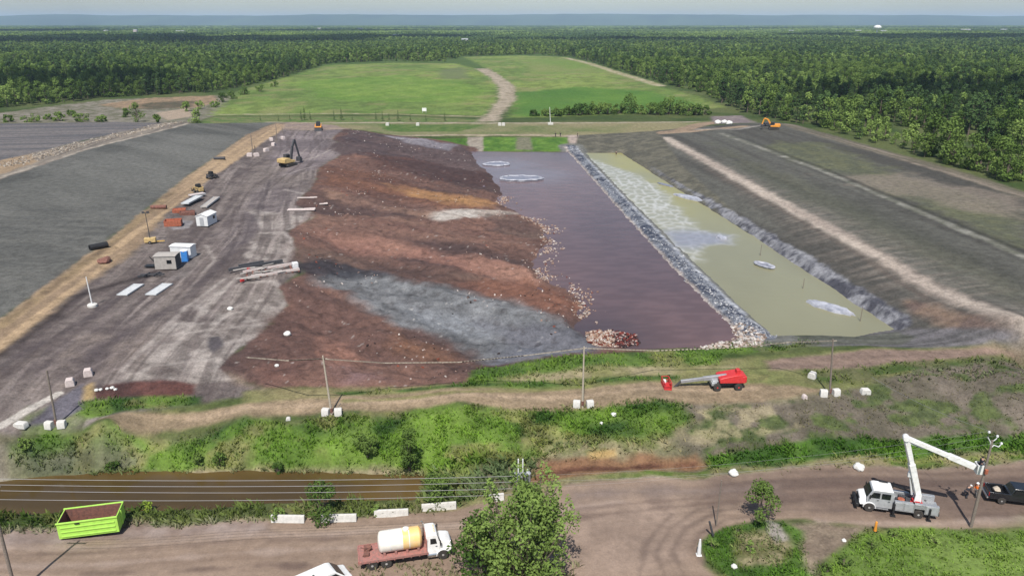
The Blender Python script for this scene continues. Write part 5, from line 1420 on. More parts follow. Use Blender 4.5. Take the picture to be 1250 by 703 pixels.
for sy in (1, -1):
    MB().prism([(2.3, 1.3), (3.75, 1.3), (3.2, 1.88), (2.3, 1.88)], 0.01, y0=sy * 0.915).build('side_window', M_glass, vn)
    MB().box((3.7, sy * 1.08, 1.3), (0.12, 0.2, 0.26)).build('wing_mirror', M_black, vn, 0.03)
    MB().box((4.66, sy * 0.7, 0.86), (0.14, 0.34, 0.16)).build('headlight', M_lamp, vn, 0.03)
    for x in (0.1, 3.6): wheel(vn, x, sy * 0.88, 0.36, 0.24)
MB().box((1.4, -0.25, 2.13), (0.2, 0.2, 0.07)).build('roof_vent', M_black, vn, 0.02)
MB().box((4.72, 0, 0.5), (0.14, 1.9, 0.22)).build('bumper', M_black, vn, 0.04)

# ------------------------------------------------------------------ bucket truck
bk, wbk, MBK = vehicle_root('bucket_truck', (1120, 632), (1060, 624), 1, 1.08, 0.0)
tag(bk, 'white crew-cab bucket truck with raised folding boom beside the leaning utility pole', 'truck')
INV = MBK.inverted(); xf = wbk
MB().box((xf / 2, 0.42, 0.72), (xf + 3.0, 0.12, 0.26)).box((xf / 2, -0.42, 0.72), (xf + 3.0, 0.12, 0.26)).build('chassis', M_black, bk)
cb = xf - 2.15
MB().prism([(cb, 0.62), (cb + 2.45, 0.62), (cb + 2.52, 1.58), (cb + 2.05, 2.42), (cb + 1.75, 2.54), (cb + 0.1, 2.54), (cb, 2.44)], 1.08, 0.90, 1.55).build('cab', M_silver, bk, 0.05)
MB().prism([(cb + 0.06, 2.46), (cb + 1.98, 2.46), (cb + 1.75, 2.57), (cb + 0.1, 2.57)], 0.93, 0.86, 2.48).build('cab_roof', M_white, bk, 0.03)
MB().prism([(cb + 2.4, 0.7), (xf + 0.92, 0.62), (xf + 1.02, 0.95), (xf + 0.95, 1.34), (xf + 0.6, 1.50), (cb + 2.46, 1.64)], 1.0, 0.68, 1.05).build('hood', M_white, bk, 0.08)
MB().prism([(cb + 2.50, 1.66), (cb + 2.56, 1.66), (cb + 2.12, 2.36), (cb + 2.06, 2.36)], 0.93, 0.82, 1.6).build('windscreen', M_glass, bk)
MB().box((xf + 1.01, 0, 1.0), (0.08, 1.1, 0.52)).build('grille', M_black, bk, 0.02)
MB().box((xf + 1.18, 0, 0.58), (0.34, 2.3, 0.42)).build('bumper', M_black, bk, 0.06)
for sy in (1, -1):
    MB().prism([(cb + 1.30, 1.66), (cb + 2.28, 1.66), (cb + 1.94, 2.28), (cb + 1.30, 2.30)], 0.012, y0=sy * 1.035).build('side_window', M_glass, bk)
    MB().prism([(cb + 0.28, 1.66), (cb + 1.12, 1.66), (cb + 1.12, 2.28), (cb + 0.28, 2.28)], 0.012, y0=sy * 1.035).build('side_window', M_glass, bk)
    MB().box((cb + 1.45, sy * 1.09, 1.45), (0.18, 0.02, 0.05)).box((cb + 0.4, sy * 1.09, 1.45), (0.18, 0.02, 0.05)).build('door_handle', M_black, bk)
    MB().box((cb + 2.25, sy * 1.26, 1.85), (0.1, 0.22, 0.4)).build('wing_mirror', M_black, bk, 0.02)
    MB().box((xf + 0.96, sy * 0.76, 1.08), (0.12, 0.28, 0.2)).build('headlight', M_lamp, bk, 0.02)
    MB().box((cb + 1.2, sy * 1.0, 0.52), (1.7, 0.28, 0.08)).build('step', M_tread, bk)
    ar = [(xf + 0.6 * math.cos(math.pi * k / 8), sy * 0.98, 0.48 + 0.60 * math.sin(math.pi * k / 8)) for k in range(9)]
    mf = MB()
    for p, q in zip(ar[:-1], ar[1:]): mf.beam(p, q, 0.36, 0.06)
    mf.build('mudguard', M_white, bk, 0.01)
    # side lockers of the service body
    lk = MB().box((cb - 1.1, sy * 0.98, 1.12), (1.9, 0.36, 1.06)).box((-1.15, sy * 0.98, 1.12), (1.3, 0.36, 1.06)).box((0.05, sy * 0.98, 1.38), (1.2, 0.36, 0.54)).build('locker', M_tread, bk, 0.02)
    dr = MB()
    for xx, ww in ((cb - 0.55, 0.8), (cb - 1.5, 0.8), (-1.15, 1.1)): dr.box((xx, sy * 1.175, 1.14), (ww, 0.03, 0.86))
    dr.build('locker_door', M_silver, lk, 0.01)
    # downriggers
    for x in (cb - 0.12, -0.95):
        MB().box((x, sy * 1.28, 0.72), (0.17, 0.17, 1.4)).box((x, sy * 1.28, 0.04), (0.5, 0.42, 0.08)).box((x, sy * 1.0, 1.0), (0.2, 0.7, 0.2)).build('outrigger', M_black, bk, 0.01)
    MB().box((-1.83, sy * 0.9, 0.95), (0.05, 0.22, 0.14)).build('tail_light', M_tail, bk)
MB().box((cb * 0.5 - 1.0, 0, 1.0), (cb + 1.9, 1.6, 0.12)).build('bed_floor', M_tread, bk)
MB().box((-1.8, 0, 0.75), (0.16, 2.3, 0.3)).build('rear_bumper', M_black, bk, 0.02)
gear = MB()
for k in range(10):
    gear.box((random.Random(k).uniform(0.6, cb - 0.4), random.Random(k + 50).uniform(-0.7, 0.7), 1.25), (random.Random(k + 9).uniform(0.25, 0.6), 0.35, random.Random(k + 7).uniform(0.25, 0.5)))
gear.build('tool_box', M_darkwall, bk, 0.02)
coil = MB().lathe([(0.20, 0), (0.34, 0.02), (0.34, 0.2), (0.20, 0.22)], (cb - 0.9, 0.3, 1.32), 'z', 18).build('cable_coil', M_rust_red, bk, 0, True)
MB().beam((cb - 0.2, -0.75, 2.1), (cb - 0.2, -0.75, 2.75), 0.1, 0.1).beam((cb + 1.2, -0.72, 2.72), (0.4, -0.75, 1.85), 0.16, 0.16).build('boom_rest', M_black, bk)
piv = Vector((0.10, 0.0, 1.55))
MB().lathe([(0.62, 0.0), (0.62, 0.16), (0.46, 0.2), (0.46, 0.5)], (0.10, 0, 1.06), 'z', 24).box((0.10, 0, 1.15), (1.0, 1.5, 0.1)).build('turntable', M_red, bk, 0, True)
tur = MB().box((0.10, 0.34, 1.95), (0.7, 0.12, 0.95), 0, 0, 0.7).box((0.10, -0.34, 1.95), (0.7, 0.12, 0.95), 0, 0, 0.7).build('turret', M_white, bk, 0.03)
shoulder = Vector((0.10, 0, 2.15))
Yb = (MBK @ shoulder).y
elbow = INV @ onY(1106, 534, Yb - 0.1)
bkt_w = onY(1193, 571, Yb - 0.9); tip = INV @ bkt_w
d = (elbow - shoulder).normalized()
lbm = MB().beam(shoulder - d * 0.3, shoulder + d * (elbow - shoulder).length * 0.55, 0.52, 0.60).beam(shoulder + d * (elbow - shoulder).length * 0.5, elbow, 0.42, 0.48).build('lower_boom', M_white, bk, 0.04)
MB().tube([shoulder + Vector((0.55, 0, -0.1)), shoulder + d * 2.6 + Vector((0.36, 0, 0))], [0.11, 0.08]).box(tuple(shoulder + d * 2.5 + Vector((0.34, 0, 0))), (0.4, 0.3, 0.5)).build('lift_cylinder', M_offwhite, lbm, 0, True)
MB().lathe([(0.27, -0.36), (0.31, -0.3), (0.31, 0.3), (0.27, 0.36)], tuple(elbow), 'y', 20).build('elbow_joint', M_white, bk, 0, True)
d2 = (tip - elbow).normalized(); L2 = (tip - elbow).length
ubm = MB().beam(elbow - d2 * 0.25, elbow + d2 * L2 * 0.62, 0.40, 0.46).beam(elbow + d2 * L2 * 0.6, elbow + d2 * (L2 - 0.35), 0.48, 0.58).build('upper_boom', M_white, bk, 0.04)
MB().beam(elbow + d2 * 0.4 + Vector((0, 0, -0.40)), elbow + d2 * 2.0 + Vector((0, 0, -0.34)), 0.12, 0.12).build('boom_link', M_offwhite, ubm)
bz = heading(Vector((0, 0, 0)), d2)
bo = MB().loft([[(-0.36, -0.36, -0.55), (0.36, -0.36, -0.55), (0.36, 0.36, -0.55), (-0.36, 0.36, -0.55)], [(-0.42, -0.42, 0.55), (0.42, -0.42, 0.55), (0.42, 0.42, 0.55), (-0.42, 0.42, 0.55)],
                [(-0.36, -0.36, 0.55), (0.36, -0.36, 0.55), (0.36, 0.36, 0.55), (-0.36, 0.36, 0.55)], [(-0.32, -0.32, -0.45), (0.32, -0.32, -0.45), (0.32, 0.32, -0.45), (-0.32, 0.32, -0.45)]]).build('bucket', M_white, bk, 0.02)
bo.location = tip + Vector((d2.x, d2.y, 0)).normalized() * 0.25; bo.rotation_euler = (0, 0, bz)
for x in (0.0,):
    for sy in (1, -1): wheel(bk, x, sy * 0.95, 0.48, 0.48)
for sy in (1, -1): wheel(bk, xf, sy * 1.0, 0.48, 0.28)
bw = MBK @ bo.location
person((bw.x, bw.y, bw.z - 0.44), 0.3, 'person in dark clothes working in the raised white bucket', M_darkcloth, M_darkcloth, False, 0.1, 'out', stride=0.02)

# ------------------------------------------------------------------ black pickup and the ground crew
pk_, wbp, MP = vehicle_root('pickup_truck', (1223, 615), (1262, 617), -1, 0.9, 0.0)
pk_.rotation_euler.z = heading(at(1205, 612), at(1262, 619)); tag(pk_, 'black pickup truck cut off by the right edge behind the utility pole', 'pickup')
MB().prism([(-1.25, 0.5), (4.55, 0.5), (4.7, 0.75), (4.62, 1.12), (3.35, 1.28), (2.6, 1.90), (1.05, 1.92), (0.72, 1.30), (0.62, 1.28), (0.62, 0.72), (-1.18, 0.72), (-1.25, 0.70)], 0.98, 0.78, 1.2).build('body', M_blackpaint, pk_, 0.05)
for sy in (1, -1):
    MB().box((-0.3, sy * 0.93, 0.98), (1.92, 0.12, 0.62)).build('bed_side', M_blackpaint, pk_, 0.03)
    MB().prism([(1.0, 1.32), (3.05, 1.32), (2.55, 1.80), (1.15, 1.80)], 0.01, y0=sy * 0.915).build('side_window', M_glass, pk_)
    MB().box((3.0, sy * 1.08, 1.35), (0.16, 0.2, 0.2)).build('wing_mirror', M_blackpaint, pk_, 0.03)
    MB().box((-1.28, sy * 0.88, 1.02), (0.05, 0.16, 0.4)).build('tail_light', M_tail, pk_)
    MB().box((4.62, sy * 0.7, 0.9), (0.14, 0.36, 0.2)).build('headlight', M_lamp, pk_)
    for x in (0.0, 3.55): wheel(pk_, x, sy * 0.88, 0.40, 0.28)
MB().box((-1.22, 0, 0.98), (0.08, 1.74, 0.6)).build('tailgate', M_blackpaint, pk_, 0.02)
MB().box((-1.36, 0, 0.58), (0.16, 1.9, 0.2)).build('bumper', M_chrome, pk_, 0.03)
MPm = Matrix.Translation(pk_.location) @ Matrix.Rotation(pk_.rotation_euler.z, 4, 'Z')
o = MB().lump((-0.2, 0.3, 0.98), 0.42, 3, 2, 0.65, 0.35).build('sack', M_palewood, None, 0, True); o.matrix_world = MPm; tag(o, 'tan sack lying in the bed of the black pickup', 'sack')
p = at(1190.5, 606); person(p, R(200), 'person standing in orange hi-vis jacket behind the utility pole', M_hivis, M_greycloth, True, 0.05, 'down', stride=0.08)
p = at(1179, 607); person(p, R(20), 'person bending forward in dark clothes next to the orange-clad worker', M_darkcloth, M_darkcloth, True, 0.75, 'out', stride=0.14, bend=0.6)

# ------------------------------------------------------------------ red boom lift on the dike track
lf, wbl, ML = vehicle_root('boom_lift', (901, 476), (875, 477), 1, 1.0, 0.0)
tag(lf, 'red telescopic boom lift parked on the dike track with its boom lowered', 'boom lift')
xf = wbl
MB().box((xf / 2, 0, 0.72), (xf + 0.7, 1.3, 0.42)).build('chassis', M_darkwall, lf, 0.04)
MB().box((xf + 0.35, 0, 0.85), (0.7, 1.8, 0.5)).box((xf + 0.2, 0, 1.15), (0.8, 1.5, 0.25)).build('front_housing', M_silver, lf, 0.05)
for x in (0.0, xf):
    for sy in (1, -1): wheel(lf, x, sy * 1.0, 0.5, 0.42, M_red)
MB().prism([(-0.85, 1.05), (xf - 0.3, 1.05), (xf - 0.25, 1.6), (xf - 0.6, 1.75), (0.4, 2.1), (-0.6, 2.15), (-0.95, 1.8)], 1.1, 0.95, 1.5).build('turntable_cover', M_red, lf, 0.06)
MB().box((-0.72, 0, 1.5), (0.6, 2.05, 0.8)).build('counterweight', M_red, lf, 0.06)
Yl = (ML @ Vector((xf / 2, 0, 0))).y
b0 = ML.inverted() @ onY(903, 456.5, Yl); b1 = ML.inverted() @ onY(831, 465.5, Yl - 0.1); b2 = ML.inverted() @ onY(822, 473.5, Yl - 0.2)
d = (b1 - b0).normalized()
bm_ = MB().beam(b0, b0 + d * (b1 - b0).length * 0.62, 0.44, 0.52).beam(b0 + d * (b1 - b0).length * 0.6, b1, 0.34, 0.40).build('boom', M_boom, lf, 0.03)
MB().beam(b1, b2, 0.2, 0.24).build('jib', M_darkwall, lf, 0.02)
MB().box(tuple((b0 + Vector((xf * 0.0 + 0.25, 0, 1.5))) * 0.5 + Vector((0.0, 0, 0.45))), (0.5, 0.7, 0.9)).build('boom_mount', M_red, lf, 0.03)
MB().tube([(xf * 0.35, 0, 1.7), b0 + d * 2.2 + Vector((0, 0, -0.25))], [0.1, 0.07]).build('lift_cylinder', M_chrome, lf, 0, True)
bs = ML.inverted() @ onY(812.5, 481, Yl - 0.3)
bs.z = max(bs.z, 0.12)
cg = MB().box((bs.x, bs.y, bs.z), (0.95, 2.1, 0.09))
cg.box((bs.x, bs.y, bs.z + 0.14), (0.97, 2.12, 0.18))
for zz_ in (0.6, 1.1):
    for sy in (1, -1): cg.beam((bs.x - 0.46, bs.y + sy * 1.03, bs.z + zz_), (bs.x + 0.46, bs.y + sy * 1.03, bs.z + zz_), 0.07, 0.07)
    for sx in (1, -1): cg.beam((bs.x + sx * 0.46, bs.y - 1.03, bs.z + zz_), (bs.x + sx * 0.46, bs.y + 1.03, bs.z + zz_), 0.07, 0.07)
for sx in (1, -1):
    for y in (-1.03, 0, 1.03): cg.box((bs.x + sx * 0.46, bs.y + y, bs.z + 0.55), (0.07, 0.07, 1.1))
for y in (-0.6, 0.5): cg.box((bs.x - 0.44, bs.y + y, bs.z + 0.5), (0.03, 0.7, 0.7))
cage = cg.build('basket', M_red, lf)
MB().box((bs.x + 0.3, bs.y + 0.2, bs.z + 1.0), (0.3, 0.5, 0.35)).build('control_box', M_offwhite, cage, 0.02)

# ------------------------------------------------------------------ poles and cables along the road
def crossarm_pole(name, base, h, lean, label, wood, r=0.16):
    o = empty(name, base); tag(o, label, 'pole', None)
    MB().tube([(0, 0, -0.4), (lean[0] * 0.5, lean[1] * 0.5, h * 0.5), (lean[0], lean[1], h)], [r, r * 0.85, r * 0.62], 12).build('shaft', wood, o, 0, True)
    return o
pr = at(1185, 643); topr = onY(1211.5, 537, pr.y + 0.4)
poleR = crossarm_pole('utility_pole', pr, topr.z - pr.z, (topr.x - pr.x, topr.y - pr.y), 'leaning grey utility pole with curled insulator bracket beside the bucket truck', M_pole)
t = Vector((topr.x - pr.x, topr.y - pr.y, topr.z - pr.z))
brk = MB().tube([t + Vector((0, 0, -0.9)), t + Vector((-0.15, 0, -0.2)), t + Vector((-0.55, 0, 0.35)), t + Vector((-0.5, 0, 0.8))], 0.055).tube([t + Vector((0, 0, -0.9)), t + Vector((0.25, 0, -0.55)), t + Vector((0.75, 0, -0.75)), t + Vector((0.95, 0, -0.45))], 0.055).tube([t + Vector((-0.1, 0, -0.3)), t + Vector((0.35, 0, 0.15)), t + Vector((0.4, 0, 0.35))], 0.045).build('bracket', M_porc, poleR, 0, True)
ins = MB()
for q in ((-0.5, 0, 0.8), (0.95, 0, -0.45), (0.4, 0, 0.35)): ins.lathe([(0.05, 0), (0.13, 0.05), (0.08, 0.1), (0.12, 0.15), (0.03, 0.22)], tuple(t + Vector(q)), 'z', 12)
ins.build('insulator', M_porc, poleR, 0, True)
wR = [pr + t + Vector(q) for q in ((-0.5, 0, 1.0), (0.95, 0, -0.25), (0.4, 0, 0.55))]
MB().box((t.x * 0.62 + 0.02, t.y * 0.6 - 0.2, t.z * 0.66), (0.28, 0.2, 0.5)).build('junction_box', M_rust_red, poleR, 0.02)

pm_ = at(634, 676); hm = 9.9
poleM = crossarm_pole('utility_pole', pm_, hm - 1.0, (0, 0), 'utility pole with grey transformers half hidden behind the large foreground tree', M_galv)
MB().box((-0.13, 0, hm - 0.35), (0.11, 0.12, 1.9)).box((0.28, 0, hm - 0.35), (0.11, 0.12, 1.9)).build('pole_top_bracket', M_offwhite, poleM, 0.01)
for x, z in ((-0.05, hm - 2.0), (0.72, hm - 1.55)):
    tr = MB().lathe([(0.02, 0.0), (0.27, 0.02), (0.29, 0.1), (0.29, 0.85), (0.31, 0.88), (0.24, 0.97), (0.03, 1.0)], (x, -0.35, z), 'z', 18).build('transformer', M_galv, poleM, 0, True)
    MB().tube([(x, -0.35, z + 0.95), (x, -0.35, z + 1.3)], 0.05).build('bushing', M_porc, tr, 0, True)
MB().beam((-0.5, 0, hm - 0.9), (1.0, 0, hm - 0.9), 0.1, 0.12).build('crossarm', M_galv, poleM)
wM = [pm_ + Vector(q) for q in ((-0.13, 0, 8.7), (0.28, 0, 8.1), (0.9, 0, 7.4), (-0.4, 0, 6.7))]

tl = onY(-10, 628, 53.5); bl_ = at(20, 726)
poleL = crossarm_pole('utility_pole', bl_, 11.7, (-0.1, 0.3), 'dark wooden utility pole at the lower left corner near the green container', M_pole)
MB().beam((-0.9, 0.3, 11.1), (0.9, 0.3, 11.1), 0.1, 0.12).build('crossarm', M_pole, poleL)
wL = [bl_ + Vector(q) for q in ((-0.8, 0.3, 11.9), (0.0, 0.3, 11.3), (0.8, 0.3, 10.7), (0.1, 0.2, 9.9))]
def cable(p, q, sag, label, r=0.022, n=24, group='cables between the utility poles'):
    pts = [p + (q - p) * (k / n) + Vector((0, 0, -sag * 4 * (k / n) * (1 - k / n))) for k in range(n + 1)]
    o = MB().tube(pts, r, 6).build('power_line', M_wire, None, 0, True)
    return tag(o, label, 'cable', group)
for k, nm in enumerate(('highest', 'second highest', 'third highest', 'lowest')):
    cable(wM[k], wL[k], 0.35, '%s cable of the four spanning the brown ditch to the lower left pole' % nm)
for k, nm in enumerate(('highest', 'middle', 'lowest')):
    cable(wR[k], wM[k], 0.9, '%s cable of the three between the transformer pole and the leaning pole' % nm, 0.007)
# guard posts beside the track junction
def stick(name, bu, bv, tu, tv_, r, m_, label, cat, grp=None, taper=0.85):
    p = at(bu, bv); q = onY(tu, tv_, p.y)
    o = MB().tube([(0, 0, -0.3), (q.x - p.x, 0, q.z - p.z)], [r, r * taper], 10).build(name, m_, None, 0, True); o.location = p
    return tag(o, label, cat, grp)
stick('post', 874, 642, 881, 586, 0.07, M_pole, 'thin brown pole standing on the edge of the grass island', 'pole')
stick('post', 872, 655, 866, 636, 0.12, M_darkwall, 'short black leaning post on the grass island', 'post')
p = at(853, 677); o = empty('road_marker', p); tag(o, 'white pointed road marker at the rounded end of the grass island', 'marker')
MB().lathe([(0.26, 0.0), (0.26, 0.06), (0.2, 0.08), (0.16, 1.1), (0.08, 1.8), (0.02, 1.85)], (0, 0, 0), 'z', 16).build('cone', M_offwhite, o, 0, True)
MB().box((0, 0, 0.04), (0.5, 0.5, 0.06)).build('base', M_offwhite, o, 0.02)
p = at(1068, 648); o = empty('traffic_marker', p); tag(o, 'orange traffic marker on the grass edge below the bucket truck', 'marker')
MB().lathe([(0.16, 0.06), (0.13, 0.5), (0.12, 1.0), (0.10, 1.12), (0.03, 1.15)], (0, 0, 0), 'z', 16).build('tube', M_orange, o, 0, True)
MB().box((0, 0, 0.04), (0.35, 0.35, 0.06)).build('base', M_black, o, 0.02)

# dike poles, each footed by two concrete blocks
def block(u, v, l, w, h, rz, label, grp, m_=None, dz=0.0):
    p = at(u, v)
    o = MB().prism([(-l / 2, 0), (l / 2, 0), (l / 2 - 0.05, h * 0.75), (l / 2 - 0.18, h), (-l / 2 + 0.18, h), (-l / 2 + 0.05, h * 0.75)], w / 2).build('concrete_block', m_ or M_conc, None, 0.06)
    o.location = p + Vector((0, 0, dz - 0.08)); o.rotation_euler = (0, 0, rz)
    return tag(o, label, 'block', grp)
DG = 'concrete blocks along the dike'
for bu, bv, tu, tv_, nm, mm, bl in ((405, 506, 394, 434, 'pale wooden pole on the dike between the heap and the white blocks left of centre', M_palewood, ((398, 506), (413, 506))),
                                (711, 497, 713, 423, 'pale wooden pole on the dike in front of the purple pond', M_palewood, ((704, 496), (720, 496))),
                                (1013, 482, 1017, 414, 'brown wooden pole on the dike in front of the lime-coloured pond', M_pole, ((1005, 483), (1020, 482))),
                                (69, 520, 57, 452, 'dark wooden pole at the corner of the grey yard', M_pole, ((61, 522), (76, 521)))):
    p = at(bu, bv); q = onY(tu, tv_, p.y)
    o = empty('wooden_pole', p); tag(o, nm, 'pole')
    MB().tube([(0, 0, -0.3), (q.x - p.x, 0, q.z - p.z)], [0.14, 0.09], 10).build('shaft', mm, o, 0, True)
    MB().lathe([(0.17, 0.3), (0.17, 0.9)], (0, 0, 0), 'z', 10).build('collar', M_rust, o, 0, True)
    if bu < 600 and bu > 100: MB().tube([(0.1, -0.15, 0.2), (1.1, 0.25, 1.4)], 0.09).build('brace', M_pole, o, 0, True)
    where = nm.split(' pole ')[1]
    block(*bl[0], 0.85, 0.9, 0.95, R(80), 'white concrete block left of the pole %s' % ' '.join(where.split()[:8]), DG)
    block(*bl[1], 0.85, 0.9, 0.95, R(100), 'white concrete block right of the pole %s' % ' '.join(where.split()[:8]), DG)
block(1056, 480, 1.25, 0.8, 0.75, R(2), 'white concrete block standing alone right of the brown dike pole', DG)
block(991, 461, 1.0, 0.9, 0.9, R(-40), 'white concrete block at the far grass edge left of the brown dike pole', DG)
block(26, 521, 1.5, 0.8, 0.7, R(-8), 'long white concrete block in the grass left of the yard corner pole', DG)
block(86, 470, 1.1, 1.0, 1.0, R(25), 'pinkish concrete block at the yard edge beyond the corner pole', DG, M_pinkconc)
block(108, 458, 1.1, 1.0, 1.0, R(25), 'pinkish concrete block at the yard edge beside the small brown heap', DG, M_pinkconc)
block(352, 512, 0.6, 0.5, 0.4, R(10), 'tiny pale concrete block on the grass slope below the dike track', DG)
block(982, 486, 0.6, 0.6, 0.6, R(10), 'small grey block in the gravel left of the brown dike pole', DG, M_pinkconc)
def barrier(u, v, l, rz, label):
    p = at(u, v)
    o = MB().prism([(-l / 2, 0), (l / 2, 0), (l / 2, 0.78), (-l / 2, 0.78)], 0.28, 0.12, 0.12).build('concrete_barrier', M_conc, None, 0.03)
    # lift eyes and forklift slots read as dark notches
    o.location = p + Vector((0, 0, -0.03)); o.rotation_euler = (0, 0, rz); return tag(o, label, 'barrier', 'concrete barriers along the ditch')
barrier(352, 636, 3.4, R(-1), 'pale concrete barrier left of the leafy bush at the ditch')
barrier(414, 635, 3.6, R(2), 'pale concrete barrier right of the leafy bush at the ditch')
barrier(478, 629, 3.5, R(4), 'pale concrete barrier between the two bushes at the ditch')
barrier(536, 621, 3.6, R(8), 'pale concrete barrier in front of the round bush at the end of the ditch')
barrier(606, 610, 1.6, R(12), 'short pale concrete barrier beside the large foreground tree')
def rock(u, v, r, label, seed, flat=0.75):
    o = MB().lump((0, 0, r * 0.4), r, seed, 3, flat, 0.22).build('boulder', M_stone, None, 0, True); o.location = at(u, v); return tag(o, label, 'boulder', 'white boulders on the verges')
rock(895, 579, 0.55, 'pale boulder at the road edge near the orange mud', 3)
rock(1048, 572, 0.60, 'white boulder at the road edge beyond the bucket truck', 4)
rock(749, 507, 0.35, 'small white boulder on the green slope right of centre', 5)
rock(734, 517, 0.22, 'tiny white boulder on the green slope below the dike pole', 6)
rock(1030, 660, 0.22, 'tiny white stone on the grass beside the side track', 7)
rock(896, 692, 0.28, 'pale stone at the lower edge of the grass island', 8)
# ------------------------------------------------------------------ vegetation one can tell apart
def shrub(u, v, h, w, seed, leaf, label, cat='bush', name='shrub', nl=700, size=0.22, group=None, low=0.1, clumps=10):
    V, tv, tf = bush_parts(seed, h, w, nl, size, clumps, low)
    return plant(name, at(u, v), V, tv, tf, leaf, label, cat, group)
V, tv, tf = broad_tree(77, 10.6, 9.4, 9500, 0.30, 64, 0.06, 0.62)
rng_ = np.random.default_rng(5)
big = plant('tree', at(640, 716), V, tv, tf, M_leaf, 'large leafy tree in the foreground hiding the transformer pole', 'tree')
Bx, Bt, Bf = [], [], []; o_ = 0
for k in range(26):
    an = k * 2.4; rr = 2.0 + 2.9 * ((k * 37) % 10) / 10; zt = 4.0 + 6.3 * ((k * 53) % 10) / 10
    c = np.array([math.cos(an) * rr, math.sin(an) * rr, zt])
    tv_, tf_ = tube_arrays([(0.15 * math.cos(an), 0.15 * math.sin(an), -0.2), c * np.array([0.5, 0.5, 0.5]), c, c + np.array([0.5 * math.cos(an), 0.5 * math.sin(an), 1.4])], [0.16, 0.10, 0.05, 0.012], 6)
    Bt.append(tv_); Bf.append(tf_ + o_); o_ += len(tv_)
    Bx.append(leaf_quads(c + np.array([0.4 * math.cos(an), 0.4 * math.sin(an), 0.8]), np.array([0.55, 0.55, 1.5]), 90, 0.26, rng_))
np_mesh('limbs', np.concatenate(Bt), np.concatenate(Bf), M_bark, parent=big, smooth=True)
np_mesh('outer_sprays', np.concatenate(Bx), quads_of(np.concatenate(Bx)), M_leaf_light, parent=big)
V, tv, tf = broad_tree(78, 7.4, 5.2, 2600, 0.30, 26, 0.08)
plant('tree', at(588, 706), V, tv, tf, M_leaf, 'smaller grey-green tree leaning on the left side of the large foreground tree', 'tree')
shrub(449, 557, 4.0, 3.0, 11, M_leaf, 'rounded green bush on the slope above the ditch left of the tall narrow bush', nl=1400)
shrub(500, 577, 6.2, 2.9, 12, M_leaf, 'tall narrow green bush at the far bank of the ditch', nl=2000, clumps=14)
shrub(535, 613, 3.4, 3.8, 13, M_leaf, 'round green bush at the right end of the brown ditch', nl=1800)
shrub(393, 632, 4.2, 3.9, 14, M_leaf, 'leafy green bush standing between the pale concrete barriers', nl=1900)
shrub(181, 624, 1.7, 1.2, 15, M_lime_leaf, 'small bright lime-leaved sapling right of the green container', nl=350, name='sapling', size=0.17)
shrub(243, 567, 1.6, 1.5, 16, M_leaf, 'small dark bush on the far ditch bank left of its twin', nl=500)
shrub(268, 567, 1.6, 1.6, 17, M_leaf, 'small dark bush on the far ditch bank right of its twin', nl=500)
shrub(340, 577, 1.2, 2.2, 18, M_leaf, 'low bush at the far waterline of the ditch', nl=420)
shrub(138, 573, 1.3, 2.0, 19, M_leaf, 'low dark bush at the left end of the far ditch bank', nl=420)
shrub(30, 548, 1.4, 2.2, 20, M_leaf, 'dark bush in the grass below the long white concrete block', nl=420)
shrub(340, 632, 1.2, 2.4, 21, M_leaf, 'low bush left of the barriers at the near ditch bank', nl=420)
shrub(460, 628, 1.0, 1.6, 22, M_leaf, 'low bush squeezed between two barriers at the ditch', nl=350)
V, tv, tf = broad_tree(81, 4.6, 3.6, 1700, 0.22, 16, 0.34)
plant('tree', at(926, 638), V, tv, tf, M_leaf, 'small round-headed tree on the grass island', 'tree')
for k, (u, v, h, w, q) in enumerate(((870, 668, 0.9, 1.6, 0), (900, 650, 0.9, 1.7, 0), (915, 672, 1.0, 1.6, 1), (1030, 690, 1.1, 2.0, 0), (1065, 668, 1.0, 1.8, 0), (1090, 655, 0.9, 1.6, 1), (1140, 662, 0.9, 1.5, 1), (1010, 698, 0.9, 1.5, 0))):
    shrub(u, v, h, w, 30 + k, (M_leaf, M_leaf_light)[q], 'low weedy bush in the rough grass by the lower right track', 'bush', 'weed_bush', 260, 0.16, 'low weeds by the lower right track', 0.05, 7)
for k, (u, v, h, w) in enumerate(((694, 141, 4, 7), (706, 141, 5, 8), (718, 140, 5.5, 8), (730, 140, 6, 9), (742, 140, 5, 8), (755, 139, 4.5, 8), (768, 139, 9, 6), (780, 139, 4, 8), (792, 140, 5, 8),
                                 (804, 140, 6.5, 9), (816, 140, 8, 8), (828, 140, 7, 8), (838, 141, 6, 8), (680, 142, 3.5, 6), (666, 142, 3, 6), (652, 142, 2.6, 5), (848, 141, 5, 8), (860, 140, 4, 7))):
    shrub(u, v, h * 1.1, w * 1.7, 60 + k, M_leaf, 'dark green bush in the hedge at the near edge of the right field', 'bush', 'hedge_bush', 900, 0.75, 'bushes along the right field edge', 0.06, 14)
lowb = ((10, 149, 3, 7, 0), (38, 149, 3.5, 8, 0), (58, 146, 2.5, 6, 0), (72, 148, 4, 7, 0), (98, 149, 4, 9, 0), (124, 149, 3, 7, 0), (154, 143, 4, 4, 0), (192, 150, 3.4, 4, 0), (228, 136, 5, 6, 1),
        (244, 133, 4, 7, 1), (262, 131, 3.5, 7, 1), (271, 125, 5, 7, 0), (283, 121, 5, 8, 0), (298, 116, 6, 8, 0), (318, 112, 5, 7, 0), (335, 106, 5, 7, 0), (240, 150, 6, 6, 1), (88, 141, 2.5, 6, 0))
for k, (u, v, h, w, q) in enumerate(lowb):
    shrub(u, v, h, w * 1.25, 90 + k, (M_leaf, M_leaf_light)[q], '%s bush on the pale ground before the left wood' % ('dark green', 'pale green')[q], 'bush', 'shrub', 620, 0.6, '%s bushes before the left wood' % ('dark', 'pale')[q], 0.04, 12)
